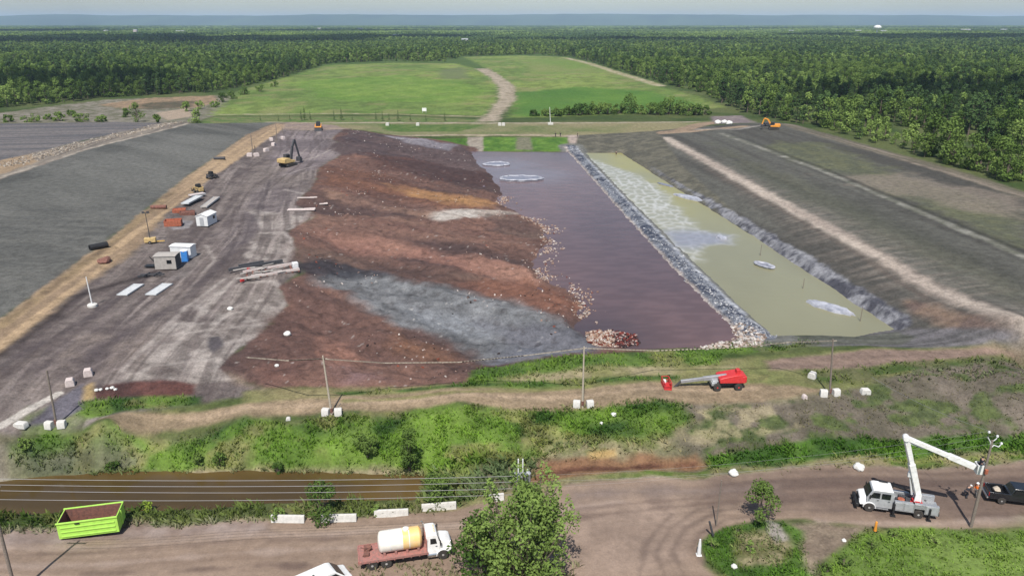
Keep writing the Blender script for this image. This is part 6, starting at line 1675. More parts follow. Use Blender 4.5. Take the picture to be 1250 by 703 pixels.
shrub(168, 149, 9.0, 6.6, 120, M_leaf, 'largest dark bush on the pale ground before the left wood', 'bush', 'shrub', 700, 0.55)
SP = None
for k, (u, v, h) in enumerate(((368, 147, 5), (372, 147, 6.5), (379, 147, 4.5), (408, 147, 5), (417, 147, 6), (430, 147, 3), (459, 147, 4.5), (467, 148, 5), (475, 147, 3.5), (486, 148, 5.5), (501, 148, 3.5), (520, 148, 3), (543, 148, 4.5), (354, 147, 3), (340, 148, 3), (318, 148, 3))):
    if SP is None:
        V, tv, tf = conifer(140, 6, 2.4, 260, 0.6); SP = plant('small_spruce', at(u, v), V, tv, tf, M_needle, 'small dark spruce in the row below the left field', 'tree', 'small spruces below the left field', sc=h / 6)
    else:
        dup(SP, at(u, v), k * 1.3, sc=h / 6)

# ------------------------------------------------------------------ grass and reeds
def grass_mat(name):
    m, nt, b = base_mat(name)
    at_ = nt.nodes.new('ShaderNodeAttribute'); at_.attribute_name = 'Col'
    d = nt.nodes.new('ShaderNodeBsdfDiffuse'); t = nt.nodes.new('ShaderNodeBsdfTranslucent'); mx = nt.nodes.new('ShaderNodeMixShader'); mx.inputs[0].default_value = 0.3
    out = [n for n in nt.nodes if n.type == 'OUTPUT_MATERIAL'][0]
    nz = nt.nodes.new('ShaderNodeTexNoise'); nz.inputs['Scale'].default_value = 1.3
    geo_ = nt.nodes.new('ShaderNodeNewGeometry'); nt.links.new(geo_.outputs['Position'], nz.inputs['Vector'])
    mr = nt.nodes.new('ShaderNodeMapRange'); mr.inputs['From Min'].default_value = 0.3; mr.inputs['From Max'].default_value = 0.7; mr.inputs['To Min'].default_value = 0.75; mr.inputs['To Max'].default_value = 1.2
    nt.links.new(nz.outputs['Fac'], mr.inputs['Value'])
    vm = nt.nodes.new('ShaderNodeVectorMath'); vm.operation = 'SCALE'; nt.links.new(at_.outputs['Color'], vm.inputs[0]); nt.links.new(mr.outputs[0], vm.inputs['Scale'])
    for n in (d, t): nt.links.new(vm.outputs[0], n.inputs['Color'])
    nt.links.new(d.outputs[0], mx.inputs[1]); nt.links.new(t.outputs[0], mx.inputs[2]); nt.links.new(mx.outputs[0], out.inputs['Surface'])
    return m
M_grass = grass_mat('grass_blades')

def tufts(areas, seed):
    """areas: polygon px, tufts per m2, blade height, blades, tint"""
    rng = np.random.default_rng(seed); VV, CC = [], []
    for px, dens, hgt, nb, tint in areas:
        P = ppoly(px); lo, hi = P.min(0), P.max(0)
        n = int((hi - lo).prod() * dens)
        x = rng.uniform(lo[0], hi[0], n); y = rng.uniform(lo[1], hi[1], n)
        clump = fbm(x / 1.7, y / 1.7, seed + 3, 3)
        k = (sdf(P, x, y, 2.0) < (fbm(x / 2, y / 2, seed + 4) - 0.5) * 1.6) & (clump + rng.uniform(-0.2, 0.2, n) > 0.42) & (np.abs(x) < 0.75 * y + 6)
        x, y, cl = x[k], y[k], clump[k]; n = len(x)
        if not n: continue
        z = height(x, y); col = paint(x, y)
        tc = np.asarray(tint)
        green = col[:, 1] > col[:, 0] * 1.02
        col = np.where(green[:, None], col * np.array([1.5, 1.62, 1.25]), (col * 0.5 + tc * 0.5) * 1.5)
        for j in range(nb):
            an = rng.uniform(0, 6.28, n); ln = rng.uniform(0.4, 1.5, n); h = 0.85 * hgt * rng.uniform(0.5, 1.25, n) * (0.5 + cl)
            w = rng.uniform(0.04, 0.11, n) * (0.6 + hgt)
            ox = x + rng.normal(0, 0.14, n); oy = y + rng.normal(0, 0.14, n)
            dx, dy = np.cos(an), np.sin(an)
            b0 = np.stack([ox - dy * w, oy + dx * w, z - 0.05], -1); b1 = np.stack([ox + dy * w, oy - dx * w, z - 0.05], -1)
            mx_ = np.stack([ox + dx * ln * h * 0.4, oy + dy * ln * h * 0.4, z + h * 0.62], -1)
            tp = np.stack([ox + dx * ln * h, oy + dy * ln * h, z + h], -1); sd_v = np.stack([-dy * w * 0.8, dx * w * 0.8, 0 * w], -1)
            VV.append(np.stack([b0, b1, mx_ - sd_v, tp], 1).reshape(-1, 3))
            c = col * rng.uniform(0.75, 1.25, n)[:, None]
            CC.append(np.repeat(c, 4, 0))
    V = np.concatenate(VV); C = np.concatenate(CC)
    return V, C
GT = GR_MID
V, C = tufts([(GRASS_SLOPE, 12.0, 0.42, 3, GT), (REEDS, 11.0, 0.5, 3, GT), (ISLAND, 14, 0.32, 3, GT), (RIGHT_GRASS, 14, 0.28, 3, GT), (FRONT_STRIP, 6, 0.45, 2, GT),
              ([(-150, 640), (0, 626), (150, 622), (300, 618), (500, 612), (560, 604), (560, 622), (330, 637), (120, 645), (-150, 655)], 7, 0.62, 3, GT),
              ([(520, 575), (560, 560), (640, 560), (660, 575), (610, 605), (560, 618), (510, 612)], 9, 1.0, 3, S(76, 118, 62)),
              (GRAVEL_SLOPE, 2.6, 0.26, 2, S(120, 118, 76)),
              ([(860, 574), (950, 571), (1100, 562), (1250, 556), (1500, 548), (1500, 556), (1250, 564), (1100, 571), (950, 578), (868, 582)], 4.0, 0.4, 2, S(140, 146, 84)),
              ([(95, 490), (130, 486), (245, 484), (245, 493), (180, 500), (110, 512), (92, 505)], 4, 0.45, 2, GT),
              ([(400, 478), (560, 469), (700, 462), (830, 458), (830, 463), (600, 471), (420, 482)], 4, 0.5, 2, GT),
              ([(980, 450), (1060, 447), (1250, 441), (1500, 438), (1500, 458), (1250, 460), (1060, 468), (985, 468)], 2.4, 0.5, 2, GT),
              ([(640, 540), (760, 535), (840, 530), (850, 556), (700, 562), (650, 562)], 3.0, 0.5, 2, S(160, 150, 108)),
              ([(560, 690), (700, 690), (720, 760), (540, 760)], 6, 0.6, 3, GT), ([(420, 695), (560, 685), (560, 740), (430, 740)], 4, 0.45, 3, GT)], 501)
print('grass quads', len(V) // 4)
tag(np_mesh('grass', V, quads_of(V), M_grass, C), kind='stuff')

# ------------------------------------------------------------------ loose scraps
def scraps(name, pts, sizes, cols, seed, flat=0.5):
    rng = np.random.default_rng(seed); n = len(pts)
    cube = np.array([[-1, -1, -1], [1, -1, -1], [1, 1, -1], [-1, 1, -1], [-0.8, -0.8, 1], [0.8, -0.8, 1], [0.8, 0.8, 1], [-0.8, 0.8, 1]]) * 0.5
    F = np.array([(3, 2, 1, 0), (4, 5, 6, 7), (0, 1, 5, 4), (1, 2, 6, 5), (2, 3, 7, 6), (3, 0, 4, 7)])
    an = rng.uniform(0, 6.28, n); ca, sa = np.cos(an), np.sin(an)
    V = np.repeat(cube[None], n, 0) * rng.uniform(0.75, 1.25, (n, 8, 1))
    s = sizes[:, None] * np.stack([rng.uniform(0.6, 1.7, n), rng.uniform(0.4, 1.0, n), np.full(n, flat) * rng.uniform(0.5, 1.3, n)], -1)
    V = V * s[:, None]
    V[..., 2] += V[..., 0] * rng.uniform(-0.35, 0.35, n)[:, None]
    x = V[..., 0] * ca[:, None] - V[..., 1] * sa[:, None]; y = V[..., 0] * sa[:, None] + V[..., 1] * ca[:, None]
    V = np.stack([x, y, V[..., 2]], -1) + pts[:, None]
    FF = (F[None] + (np.arange(n) * 8)[:, None, None]).reshape(-1, 4)
    o = np_mesh(name, V.reshape(-1, 3), FF, M_scrap, np.repeat(cols, 8, 0))
    return tag(o, kind='stuff')
M_scrap = attr_mat('weathered_scraps', 0.85, 0.15, 0.1, 0.2)
rs = np.random.default_rng(71)
def pick(n, pal, p=None):
    return np.asarray(pal)[rs.choice(len(pal), n, p=p)] * rs.uniform(0.75, 1.2, (n, 1))
PALE = [S(204, 182, 166), S(184, 154, 134), S(224, 212, 202), S(176, 140, 118), S(130, 70, 56)]
SH = plane(*zip(*[(613, 240), (609, 252), (631, 261), (662, 278), (670, 298), (653, 319), (657, 339), (693, 352), (714, 375), (704, 394)]), POND_Z)
pp = []
for a_, b_ in zip(SH[:-1], SH[1:]):
    L_ = np.hypot(*(b_ - a_)); m_ = int(L_ * 13); t_ = rs.uniform(0, 1, (m_, 1))
    d_ = (b_ - a_) / L_; nn = np.array([-d_[1], d_[0]])
    pp.append(a_ + (b_ - a_) * t_ + nn * np.abs(rs.normal(0, 1.7, (m_, 1))) * np.where(rs.uniform(size=(m_, 1)) < 0.82, 1, -0.5))
pp = np.concatenate(pp)
cl_ = fbm(pp[:, 0] / 3, pp[:, 1] / 3, 72, 3); pp = pp[cl_ > 0.44]
hh = np.maximum(height(pp[:, 0], pp[:, 1]), POND_Z) + 0.05
scraps('debris', np.c_[pp, hh], rs.uniform(0.08, 0.42, len(pp)), pick(len(pp), PALE, [0.38, 0.24, 0.2, 0.13, 0.05]), 73)
# floating heap of scraps in the near corner of the pond
a_ = plane(*zip(*[(714, 408), (742, 404), (776, 412), (782, 424), (740, 428), (720, 424)]), POND_Z); lo, hi = a_.min(0), a_.max(0)
q = rs.uniform(lo, hi, (1500, 2)); q = q[(sdf(a_, q[:, 0], q[:, 1]) < 0.5) & (fbm(q[:, 0] / 2, q[:, 1] / 2, 74) > 0.42)]
right_side = (q[:, 0] > lo[0] + 0.55 * (hi - lo)[0])
cc = np.where(right_side[:, None], pick(len(q), [S(140, 66, 58), S(96, 56, 52), S(214, 190, 180), S(70, 60, 62)]), pick(len(q), PALE))
scraps('debris', np.c_[q, np.maximum(height(q[:, 0], q[:, 1]), POND_Z) + rs.uniform(0.02, 0.3, len(q))], rs.uniform(0.12, 0.42, len(q)), cc, 75)
# pale scraps strewn over the tipped waste, more of them towards the front
lo, hi = WASTE.min(0), WASTE.max(0)
q = rs.uniform(lo, hi, (5200, 2)); f = (q[:, 1] < 150) * 0.08 + 0.47
k = (sdf(WASTE, q[:, 0], q[:, 1]) < -1) & (sdf(POND, q[:, 0], q[:, 1]) > 1) & (fbm(q[:, 0] / 7, q[:, 1] / 7, 76, 3) > 1.11 - f)
q = q[k]
scraps('debris', np.c_[q, height(q[:, 0], q[:, 1]) + 0.05], rs.uniform(0.08, 0.42, len(q)) * rs.uniform(0.5, 1.1, len(q)), pick(len(q), [S(232, 220, 210), S(180, 150, 136), S(150, 84, 66), S(60, 48, 46), S(214, 200, 190)]), 77, 0.6)
# rubble and plastic shreds on the dividing bank and at its near end
n_ = 2600; t_ = rs.uniform(0, len(CAUSE) - 1.001, n_); i_ = t_.astype(int); q = CAUSE[i_] + (CAUSE[i_ + 1] - CAUSE[i_]) * (t_ - i_)[:, None] + np.c_[rs.normal(0, 0.95, n_), rs.normal(0, 0.8, n_)]
scraps('rubble', np.c_[q, height(q[:, 0], q[:, 1]) + 0.06], rs.uniform(0.08, 0.30, n_), pick(n_, [S(176, 178, 184), S(120, 126, 140), S(70, 76, 92), S(226, 224, 224)], [0.35, 0.27, 0.23, 0.15]), 78, 0.35)
a_ = ppoly([(893, 395), (905, 393), (935, 410), (930, 424), (890, 424), (860, 428), (850, 423), (895, 416)]); lo, hi = a_.min(0), a_.max(0)
q = rs.uniform(lo, hi, (1000, 2)); q = q[(sdf(a_, q[:, 0], q[:, 1]) < 0)]
scraps('rubble', np.c_[q, height(q[:, 0], q[:, 1]) + 0.06], rs.uniform(0.2, 0.55, len(q)), pick(len(q), [S(206, 186, 172), S(150, 130, 116), S(228, 220, 212)]), 79, 0.6)
# stones along the pale lines of the left bank
st_ = ppoly([(0, 204), (60, 188), (100, 176), (215, 150)]); n_ = 700; t_ = rs.uniform(0, 2.999, n_); i_ = t_.astype(int)
q = st_[i_] + (st_[i_ + 1] - st_[i_]) * (t_ - i_)[:, None] + rs.normal(0, 2.4, (n_, 2))
scraps('rubble', np.c_[q, height(q[:, 0], q[:, 1]) + 0.1], rs.uniform(0.15, 0.7, n_) * rs.uniform(0.5, 1.3, n_), pick(n_, [S(190, 174, 156), S(150, 138, 124), S(206, 196, 182)]), 80, 0.7)

# drowned heaps and plastic islets in the ponds
def islet(u, v, z, a, b, hgt, rz, m_, label, ring=None, seed=1, cat='liner'):
    p = plane([u], [v], z)[0]; o = empty('plastic_islet', (p[0], p[1], z), rz); tag(o, label, cat)
    k = 30; rr = random.Random(seed); wob = [1 + rr.uniform(-0.14, 0.14) for _ in range(k)]
    def ring_(f, h): return [(a * f * wob[j] * math.cos(2 * math.pi * j / k), b * f * wob[j] * math.sin(2 * math.pi * j / k), h) for j in range(k)]
    MB().loft([ring_(1.05, -0.4), ring_(1.0, 0.05), ring_(0.9, hgt), ring_(0.6, hgt * (0.5 if ring else 1.2)), ring_(0.15, hgt * (0.3 if ring else 1.1))]).build('sheet', m_, o, 0, True)
    if ring:
        MB().tube([q for q in ring_(0.97, hgt * 0.8)] + [ring_(0.97, hgt * 0.8)[0]], 0.2 * b ** 0.3, 6).build('rim', ring, o, 0, True)
    return o
islet(636, 219, POND_Z, 6.6, 3.9, 0.5, 0.05, M_darkliner, 'oval islet of dark plastic with a pale rim in the purple pond', M_liner, 3)
islet(607, 201, POND_Z, 4.6, 3.4, 0.3, 0.1, M_darkliner, 'small blue-grey islet near the far left corner of the purple pond', M_liner, 4)
islet(845, 243, LIME_Z, 1.5, 6.5, 0.5, R(35), M_liner, 'long white plastic islet in the far part of the lime-coloured pond', None, 5)
islet(933, 325, LIME_Z, 1.0, 2.3, 0.35, R(30), M_darkliner, 'small grey islet with white rim in the middle of the lime-coloured pond', M_liner, 6)
islet(1012, 376, LIME_Z, 1.5, 4.4, 0.45, R(40), M_liner, 'largest white plastic islet at the near end of the lime-coloured pond', None, 7)
islet(881, 291, LIME_Z, 1.1, 1.5, 0.4, 0.2, M_liner, 'small white lump at the tip of the foam in the lime-coloured pond', None, 8)
islet(812, 226, LIME_Z, 0.8, 3.6, 0.25, R(30), M_darkliner, 'thin grey strip floating in the far part of the lime-coloured pond', None, 9)
for u, v, h in ((928, 312, 2.4), (980, 352, 1.9), (1050, 392, 2.6)):
    p = plane([u], [v], LIME_Z)[0]; o = MB().tube([(0, 0, -0.5), (0.05, 0, h)], [0.07, 0.05], 8).build('stake', M_pole, None, 0, True); o.location = (p[0], p[1], LIME_Z)
    tag(o, {928: 'thin stake in the lime-coloured pond beside the small grey islet', 980: 'thin stake in the lime-coloured pond between two islets', 1050: 'dark stake beside the largest white islet at the pond edge'}[u], 'stake')

# ------------------------------------------------------------------ string of floats along the near pond edge
def float_rope(pts, label, w):
    P = [onY(u, v, y) for u, v, y in pts]; Q = []
    for a_, b_ in zip(P[:-1], P[1:]): Q += [a_ + (b_ - a_) * k / 20 for k in range(20)]
    Q.append(P[-1])
    o = MB().tube(Q, 0.014, 5).build('marker_rope', M_palewood, None, 0, True); tag(o, label, 'rope')
    fm = MB()
    for k in range(1, len(Q) - 1): fm.beam(Q[k], Q[k] + (Q[k + 1] - Q[k]).normalized() * 0.75, 0.09, 0.09)
    fm.build('float', M_palewood, o); return o
Y1 = at(405, 506).y; Y2 = at(711, 497).y; Y3 = at(1013, 482).y
float_rope([(394, 438, Y1), (470, 443, Y1 + 4), (560, 442, Y1 + 6), (640, 434, Y1 + 6), (713, 425, Y2)], 'sagging pale rope between the left and middle dike poles', 0)
float_rope([(300, 436, Y1 + 4), (350, 440, Y1), (394, 438, Y1)], 'short pale rope running left from the pole by the heap', 0)
float_rope([(713, 425, Y2), (800, 428, Y2 + 6), (900, 424, Y2 + 6), (960, 418, Y3 + 4), (1017, 416, Y3)], 'sagging pale rope between the middle and right dike poles', 0)
cable(Vector(onY(1064, 460, Y3 + 2)), wR[0], 0.5, 'pale cable rising from the gravel slope to the leaning utility pole', 0.018, group=None)

# ------------------------------------------------------------------ working yard
def hut(u, v, rz, l, w, h, roof, wall, rf, label, name='shed', cat='shed', door=True, end=None):
    o = empty(name, at(u, v), rz); tag(o, label, cat)
    wl = MB().prism([(-w / 2, 0.15), (w / 2, 0.15), (w / 2, h), (0, h + roof), (-w / 2, h)], l / 2).build('wall', wall, o, 0.02); wl.rotation_euler = (0, 0, R(90))
    r_ = MB()
    for s in (1, -1):
        r_.loft([[(x, s * (w / 2 + 0.12), h - 0.05), (x, 0, h + roof + 0.02), (x, 0, h + roof + 0.10), (x, s * (w / 2 + 0.12), h + 0.04)] for x in (-l / 2 - 0.12, l / 2 + 0.12)])
    r_.build('roof', rf, o)
    if end: MB().prism([(-w / 2 + 0.05, 0.2), (w / 2 - 0.05, 0.2), (w / 2 - 0.05, h - 0.05), (-w / 2 + 0.05, h - 0.05)], 0.02).build('end_wall', end, o)
    if door:
        MB().box((-l / 2 - 0.02, 0, 1.15), (0.05, 0.95, 2.0)).build('door', M_galv, o, 0.01)
    MB().box((l * 0.2, -w / 2 - 0.02, 1.6), (0.9, 0.04, 0.7)).build('window', M_glass, o)
    MB().box((-l * 0.35, 0, 0.06), (0.3, w * 0.9, 0.2)).box((l * 0.35, 0, 0.06), (0.3, w * 0.9, 0.2)).build('skid', M_black, o)
    return o
hut(253, 274, R(84), 4.4, 2.7, 2.4, 0.45, M_offwhite, M_white, 'white gabled trailer hut standing alone on the grey yard', 'site_trailer', 'trailer')
hut(225, 314, R(-6), 4.2, 2.2, 2.5, 0.08, M_offwhite, M_white, 'white box hut behind the grey cabin and the blue toilet', 'storage_hut', 'hut')
gc = hut(206, 327, R(4), 3.9, 2.8, 2.7, 0.06, M_cabin, M_cabin, 'grey-beige cabin with a dark end beside the blue toilet', 'site_cabin', 'cabin')
MB().box((1.97, 0, 1.45), (0.05, 2.6, 2.4)).build('dark_end', M_darkwall, gc)  # closed dark grey panel over the cabin's right end
MB().box((-3.2, 0.2, 0.5), (2.2, 1.4, 0.12)).tube([(-2.2, 0.6, 0.4), (-3.6, 0.9, 2.0)], 0.09).box((-2.6, 0.9, 1.6), (0.5, 0.5, 0.6)).build('ladder_frame', M_black, gc)
p = at(226.5, 319); t_ = empty('portable_toilet', p, R(10)); tag(t_, 'blue portable toilet at the right end of the grey cabin', 'toilet')
MB().box((0, 0, 1.1), (1.15, 1.15, 2.1)).build('cubicle', M_blue, t_, 0.03); MB().lathe([(0.78, 0), (0.70, 0.1), (0.3, 0.28), (0.05, 0.32)], (0, 0, 2.15), 'z', 4).build('roof', M_offwhite, t_)
MB().box((0, -0.59, 1.05), (0.8, 0.04, 1.9)).build('door', M_blue, t_, 0.01)
def slab(u0, v0, u1, v1, w, label, t=0.18, name='road_plate', m_=None, lift=0.05):
    a_, b_ = at(u0, v0), at(u1, v1); d_ = b_ - a_
    o = empty(name, (a_ + b_) / 2 + Vector((0, 0, lift)), heading(a_, b_)); tag(o, label, 'plate')
    L_ = d_.length; MB().box((0, 0, t / 2), (L_, w, t)).build('deck', m_ or M_slab, o, 0.02)
    e_ = MB()
    for s in (1, -1): e_.box((0, s * (w / 2 + 0.05), t / 2), (L_, 0.09, t + 0.06))
    e_.build('edge_beam', M_galv, o); return o
slab(149, 361, 170, 348, 1.7, 'pale grey ramp plate on the yard, the left one of the pair')
slab(184, 361, 205, 347, 1.8, 'pale grey ramp plate on the yard, the right one of the pair')
MB_ = MB().beam((0, 0, 0), (3.5, 2.2, 0), 0.16, 0.3).beam((0.2, 0.8, 0.1), (4.4, 1.2, 0.1), 0.2, 0.3).beam((1.2, -0.3, 0.2), (1.5, 1.8, 0.2), 0.18, 0.2).beam((3.0, 0, 0.25), (3.2, 2.0, 0.25), 0.18, 0.2)
o = MB_.build('timber_rack', M_darkwall); o.location = at(168, 339) + Vector((0, 0, 0.2)); tag(o, 'dark timber rack in front of the grey cabin', 'rack')
# tower light on its trailer
p = at(184, 297); o = empty('light_tower', p, R(15)); tag(o, 'tall thin light tower with yellow base on the yard beside the sandy track', 'light tower')
MB().box((0, 0, 0.75), (2.2, 1.2, 0.9)).build('housing', M_tan, o, 0.05); MB().tube([(0, 0, 1.1), (-0.1, 0, 6.6)], [0.09, 0.06]).build('mast', M_darkwall, o, 0, True)
b_ = MB()
for x in (-0.5, 0.35): b_.box((x, 0, 6.6), (0.5, 0.25, 0.4))
b_.beam((-0.8, 0, 6.45), (0.7, 0, 6.45), 0.08, 0.08).build('lamp_head', M_darkwall, o)
for s in (1, -1): wheel(o, 0.0, s * 0.75, 0.33, 0.2)
MB().box((1.9, 0, 0.35), (1.7, 0.3, 0.14)).build('tow_bar', M_yellow, o)
# white lamp pole with round foot
p = at(113, 374); q = onY(105, 338, p.y); o = empty('lamp_pole', p); tag(o, 'white lamp pole with round white foot on the dark yard', 'lamp pole')
MB().tube([(0, 0, 0), (q.x - p.x, 0, q.z - p.z)], [0.11, 0.07], 10).build('shaft', M_offwhite, o, 0, True); MB().lathe([(0.75, -0.1), (0.75, 0.35), (0.55, 0.5), (0.1, 0.52)], (0, 0, 0), 'z', 24).build('foot', M_conc, o, 0, True)
# rusty bins, plates and frames beside the track
def bin_(u, v, rz, l, w, h, m_, label):
    o = empty('steel_bin', at(u, v), rz); tag(o, label, 'bin')
    b_ = MB()
    for s in (1, -1): b_.box((0, s * (w / 2 - 0.05), h / 2), (l, 0.1, h)); b_.box((s * (l / 2 - 0.05), 0, h / 2), (0.1, w - 0.2, h))
    b_.build('wall', m_, o, 0.02); MB().box((0, 0, h * 0.55), (l - 0.22, w - 0.22, 0.2)).build('load', m_, o)
    r_ = MB()
    for k in (-0.3, 0, 0.3): r_.box((l * k, -w / 2 - 0.03, h / 2), (0.12, 0.08, h * 0.9))
    r_.build('rib', m_, o); return o
bin_(212, 275, R(15), 3.6, 2.4, 1.3, M_rust_red, 'rust-red steel bin beside the round grey patch on the yard')
bin_(229, 262, R(20), 3.4, 2.2, 0.8, M_rust, 'brown rusty bin behind the rust-red one')
bin_(219, 259, R(20), 3.0, 2.0, 0.8, M_rust_red, 'faded red bin squeezed behind the rust-red one')
slab(226, 252, 244, 243, 1.8, 'flat grey trailer bed behind the rusty bins', 0.3, 'flat_trailer', M_slab, 0.6)
slab(249, 255, 265, 243, 1.4, 'grey steel frame lying behind the white gabled hut', 0.3, 'rack_trailer', M_cabin, 0.3)
slab(232, 241, 250, 239.5, 1.6, 'pale plate lying near the black machine', 0.3, 'flat_plate', M_pinkconc, 0.5)
# black skid-steer and drum by the track
def loader(u, v, rz, label, m_, sc=1.0):
    o = empty('loader', at(u, v), rz); o.scale = (sc, sc, sc); tag(o, label, 'loader')
    MB().prism([(-1.5, 0.5), (1.2, 0.5), (1.3, 1.0), (0.6, 1.2), (-1.5, 1.5)], 0.7, 0.6, 1.0).build('body', m_, o, 0.05)
    MB().prism([(-0.6, 1.3), (0.8, 1.1), (0.6, 2.3), (-0.5, 2.4)], 0.6, 0.5, 1.2).build('cab', M_black, o, 0.04)
    for s in (1, -1):
        MB().beam((-1.3, s * 0.8, 1.5), (0.9, s * 0.8, 1.5), 0.16, 0.2).beam((0.9, s * 0.8, 1.5), (2.0, s * 0.8, 0.6), 0.16, 0.2).build('lift_arm', m_, o)
        for x in (-0.9, 0.7): wheel(o, x, s * 0.85, 0.48, 0.35)
    MB().prism([(1.9, 0.1), (2.8, 0.05), (2.75, 0.2), (2.1, 0.35), (2.05, 0.95), (1.9, 0.95)], 1.0).build('bucket', M_darkwall, o); return o
loader(243, 235, R(140), 'small black and tan loader beside the sandy track', M_tan)
loader(258, 218, R(70), 'small black loader on the yard edge behind the tan one', M_darkwall, 0.9)
loader(389, 159, R(-80), 'orange-white wheel loader at the far end of the grey yard', M_orange, 1.5)
p = at(121, 304); o = MB().lathe([(0.62, -1.7), (0.62, 1.7), (0.52, 1.7), (0.52, -1.7)], (0, 0, 0.6), 'x', 18).build('culvert_pipe', M_black, None, 0, True); o.location = p; o.rotation_euler = (0, 0, R(48)); tag(o, 'black culvert pipe lying on the sandy track edge', 'pipe')
o = MB().lathe([(0.5, -1.8), (0.5, 1.8), (0.4, 1.8), (0.4, -1.8)], (0, 0, 0.45), 'x', 16).build('culvert_pipe', M_rust, None, 0, True); o.location = at(194, 255); o.rotation_euler = (0, 0, R(8)); tag(o, 'dark brown pipe lying on the sandy track above the light tower', 'pipe')
o = MB().lump((0, 0, 0.3), 1.3, 3, 2, 0.5, 0.5).build('soil_heap', M_rust); o.location = at(128, 320); tag(o, 'dark soil heap on the sandy track below the black pipe', 'heap')
o = MB().lathe([(0.5, -1.8), (0.5, 1.8), (0.4, 1.8), (0.4, -1.8)], (0, 0, 0.45), 'x', 16).build('culvert_pipe', M_darkwall, None, 0, True); o.location = at(268, 195); o.rotation_euler = (0, 0, R(10)); tag(o, 'dark pipe lying on the far part of the sandy track', 'pipe')
# thin poles at the far yard edge, and their blocks
for k, (bu, bv, tu, tv_) in enumerate(((309, 190, 306, 164), (338, 171, 336.5, 152), (345, 162, 344, 154), (311, 189, 311, 178))):
    stick('yard_pole', bu, bv, tu, tv_, 0.16, M_pole, ('thin dark pole at the left edge of the far yard', 'thin dark pole behind it where the yard meets the grey liner', 'short far pole next to the tall ones at the yard end', 'stub pole close beside the leftmost yard pole')[k], 'pole', None, 0.7)
for k, (u, v) in enumerate(((305, 191), (313, 191), (325, 185), (334, 178), (331, 172), (345, 170))):
    o = block(u, v, 1.9, 1.2, 1.2, R(30 * k), 'pinkish block at the foot of the far yard poles', 'blocks by the far yard poles', M_pinkconc)
# excavators
def excavator(u, v, rz, label, m_, boom, up=True, swing=0.0):
    o = empty('excavator', at(u, v), rz); tag(o, label, 'excavator')
    for s in (1, -1):
        tr = MB().prism([(-1.9, 0.35), (-1.6, 0.05), (1.6, 0.05), (1.95, 0.4), (1.75, 0.85), (-1.7, 0.85)], 0.3, y0=s * 1.15).build('track', M_rubber, o, 0.06)
        MB().lathe([(0.3, -0.33), (0.3, 0.33)], (1.55, s * 1.15, 0.46), 'y', 14).lathe([(0.3, -0.33), (0.3, 0.33)], (-1.5, s * 1.15, 0.46), 'y', 14).build('sprocket', M_darkwall, tr)
    MB().box((0, 0, 0.7), (2.2, 1.8, 0.5)).build('undercarriage', M_darkwall, o, 0.03)
    MB().prism([(-2.3, 1.05), (1.3, 1.05), (1.3, 1.55), (-0.2, 1.75), (-0.4, 2.2), (-2.2, 2.2), (-2.45, 1.8)], 1.35, 1.25, 1.4).build('house', m_, o, 0.07)
    MB().box((-2.2, 0, 1.65), (0.5, 2.7, 1.0)).build('counterweight', m_, o, 0.1)
    cab_ = MB().prism([(-0.25, 1.2), (1.45, 1.2), (1.55, 2.0), (1.1, 2.95), (-0.25, 3.0)], 0.5, 0.44, 1.6, 0.75).build('cab', M_darkwall, o, 0.05)
    MB().prism([(0.0, 1.95), (1.3, 1.95), (1.02, 2.75), (0.0, 2.8)], 0.515, 0.47, 2.0, 0.75).build('window', M_glass, cab_)
    f = [Vector(q) for q in boom]
    b_ = MB().beam(f[0], f[1], 0.42, 0.62).beam(f[1], f[2], 0.38, 0.5).build('boom', M_darkwall if m_ is M_tan else m_, o, 0.04)
    MB().tube([f[0] + Vector((0.5, 0, -0.3)), (f[0] + f[1]) * 0.5 + Vector((0.3, 0, -0.2))], [0.12, 0.09]).build('cylinder', M_chrome, b_)
    MB().beam(f[2], f[3], 0.3, 0.42).build('stick', M_darkwall if m_ is M_tan else m_, o, 0.03)
    MB().prism([(f[3].x - 0.5, f[3].z + 0.2), (f[3].x + 0.15, f[3].z + 0.25), (f[3].x + 0.5, f[3].z - 0.5), (f[3].x + 0.1, f[3].z - 1.0), (f[3].x - 0.6, f[3].z - 0.8)], 0.6).build('bucket', M_darkwall, o, 0.02)
    return o
excavator(352, 203, R(62), 'tan excavator with raised dark boom on the grey yard beside the waste slope', M_tan, ((1.0, -0.1, 1.6), (1.9, -0.1, 4.6), (2.9, -0.1, 6.4), (4.2, -0.1, 1.6))).scale = (1.25, 1.25, 1.25)
excavator(944, 158, R(165), 'orange excavator at the far right corner below the wood', M_orange, ((1.0, -0.1, 1.6), (2.4, -0.1, 3.8), (3.8, -0.1, 4.2), (4.6, -0.1, 1.6)))
o = MB().lump((0, 0, 0.8), 1.6, 9, 2, 0.7, 0.4).build('soil_heap', M_darkwall); o.location = at(936, 154); tag(o, 'dark heap in front of the orange excavator', 'heap')
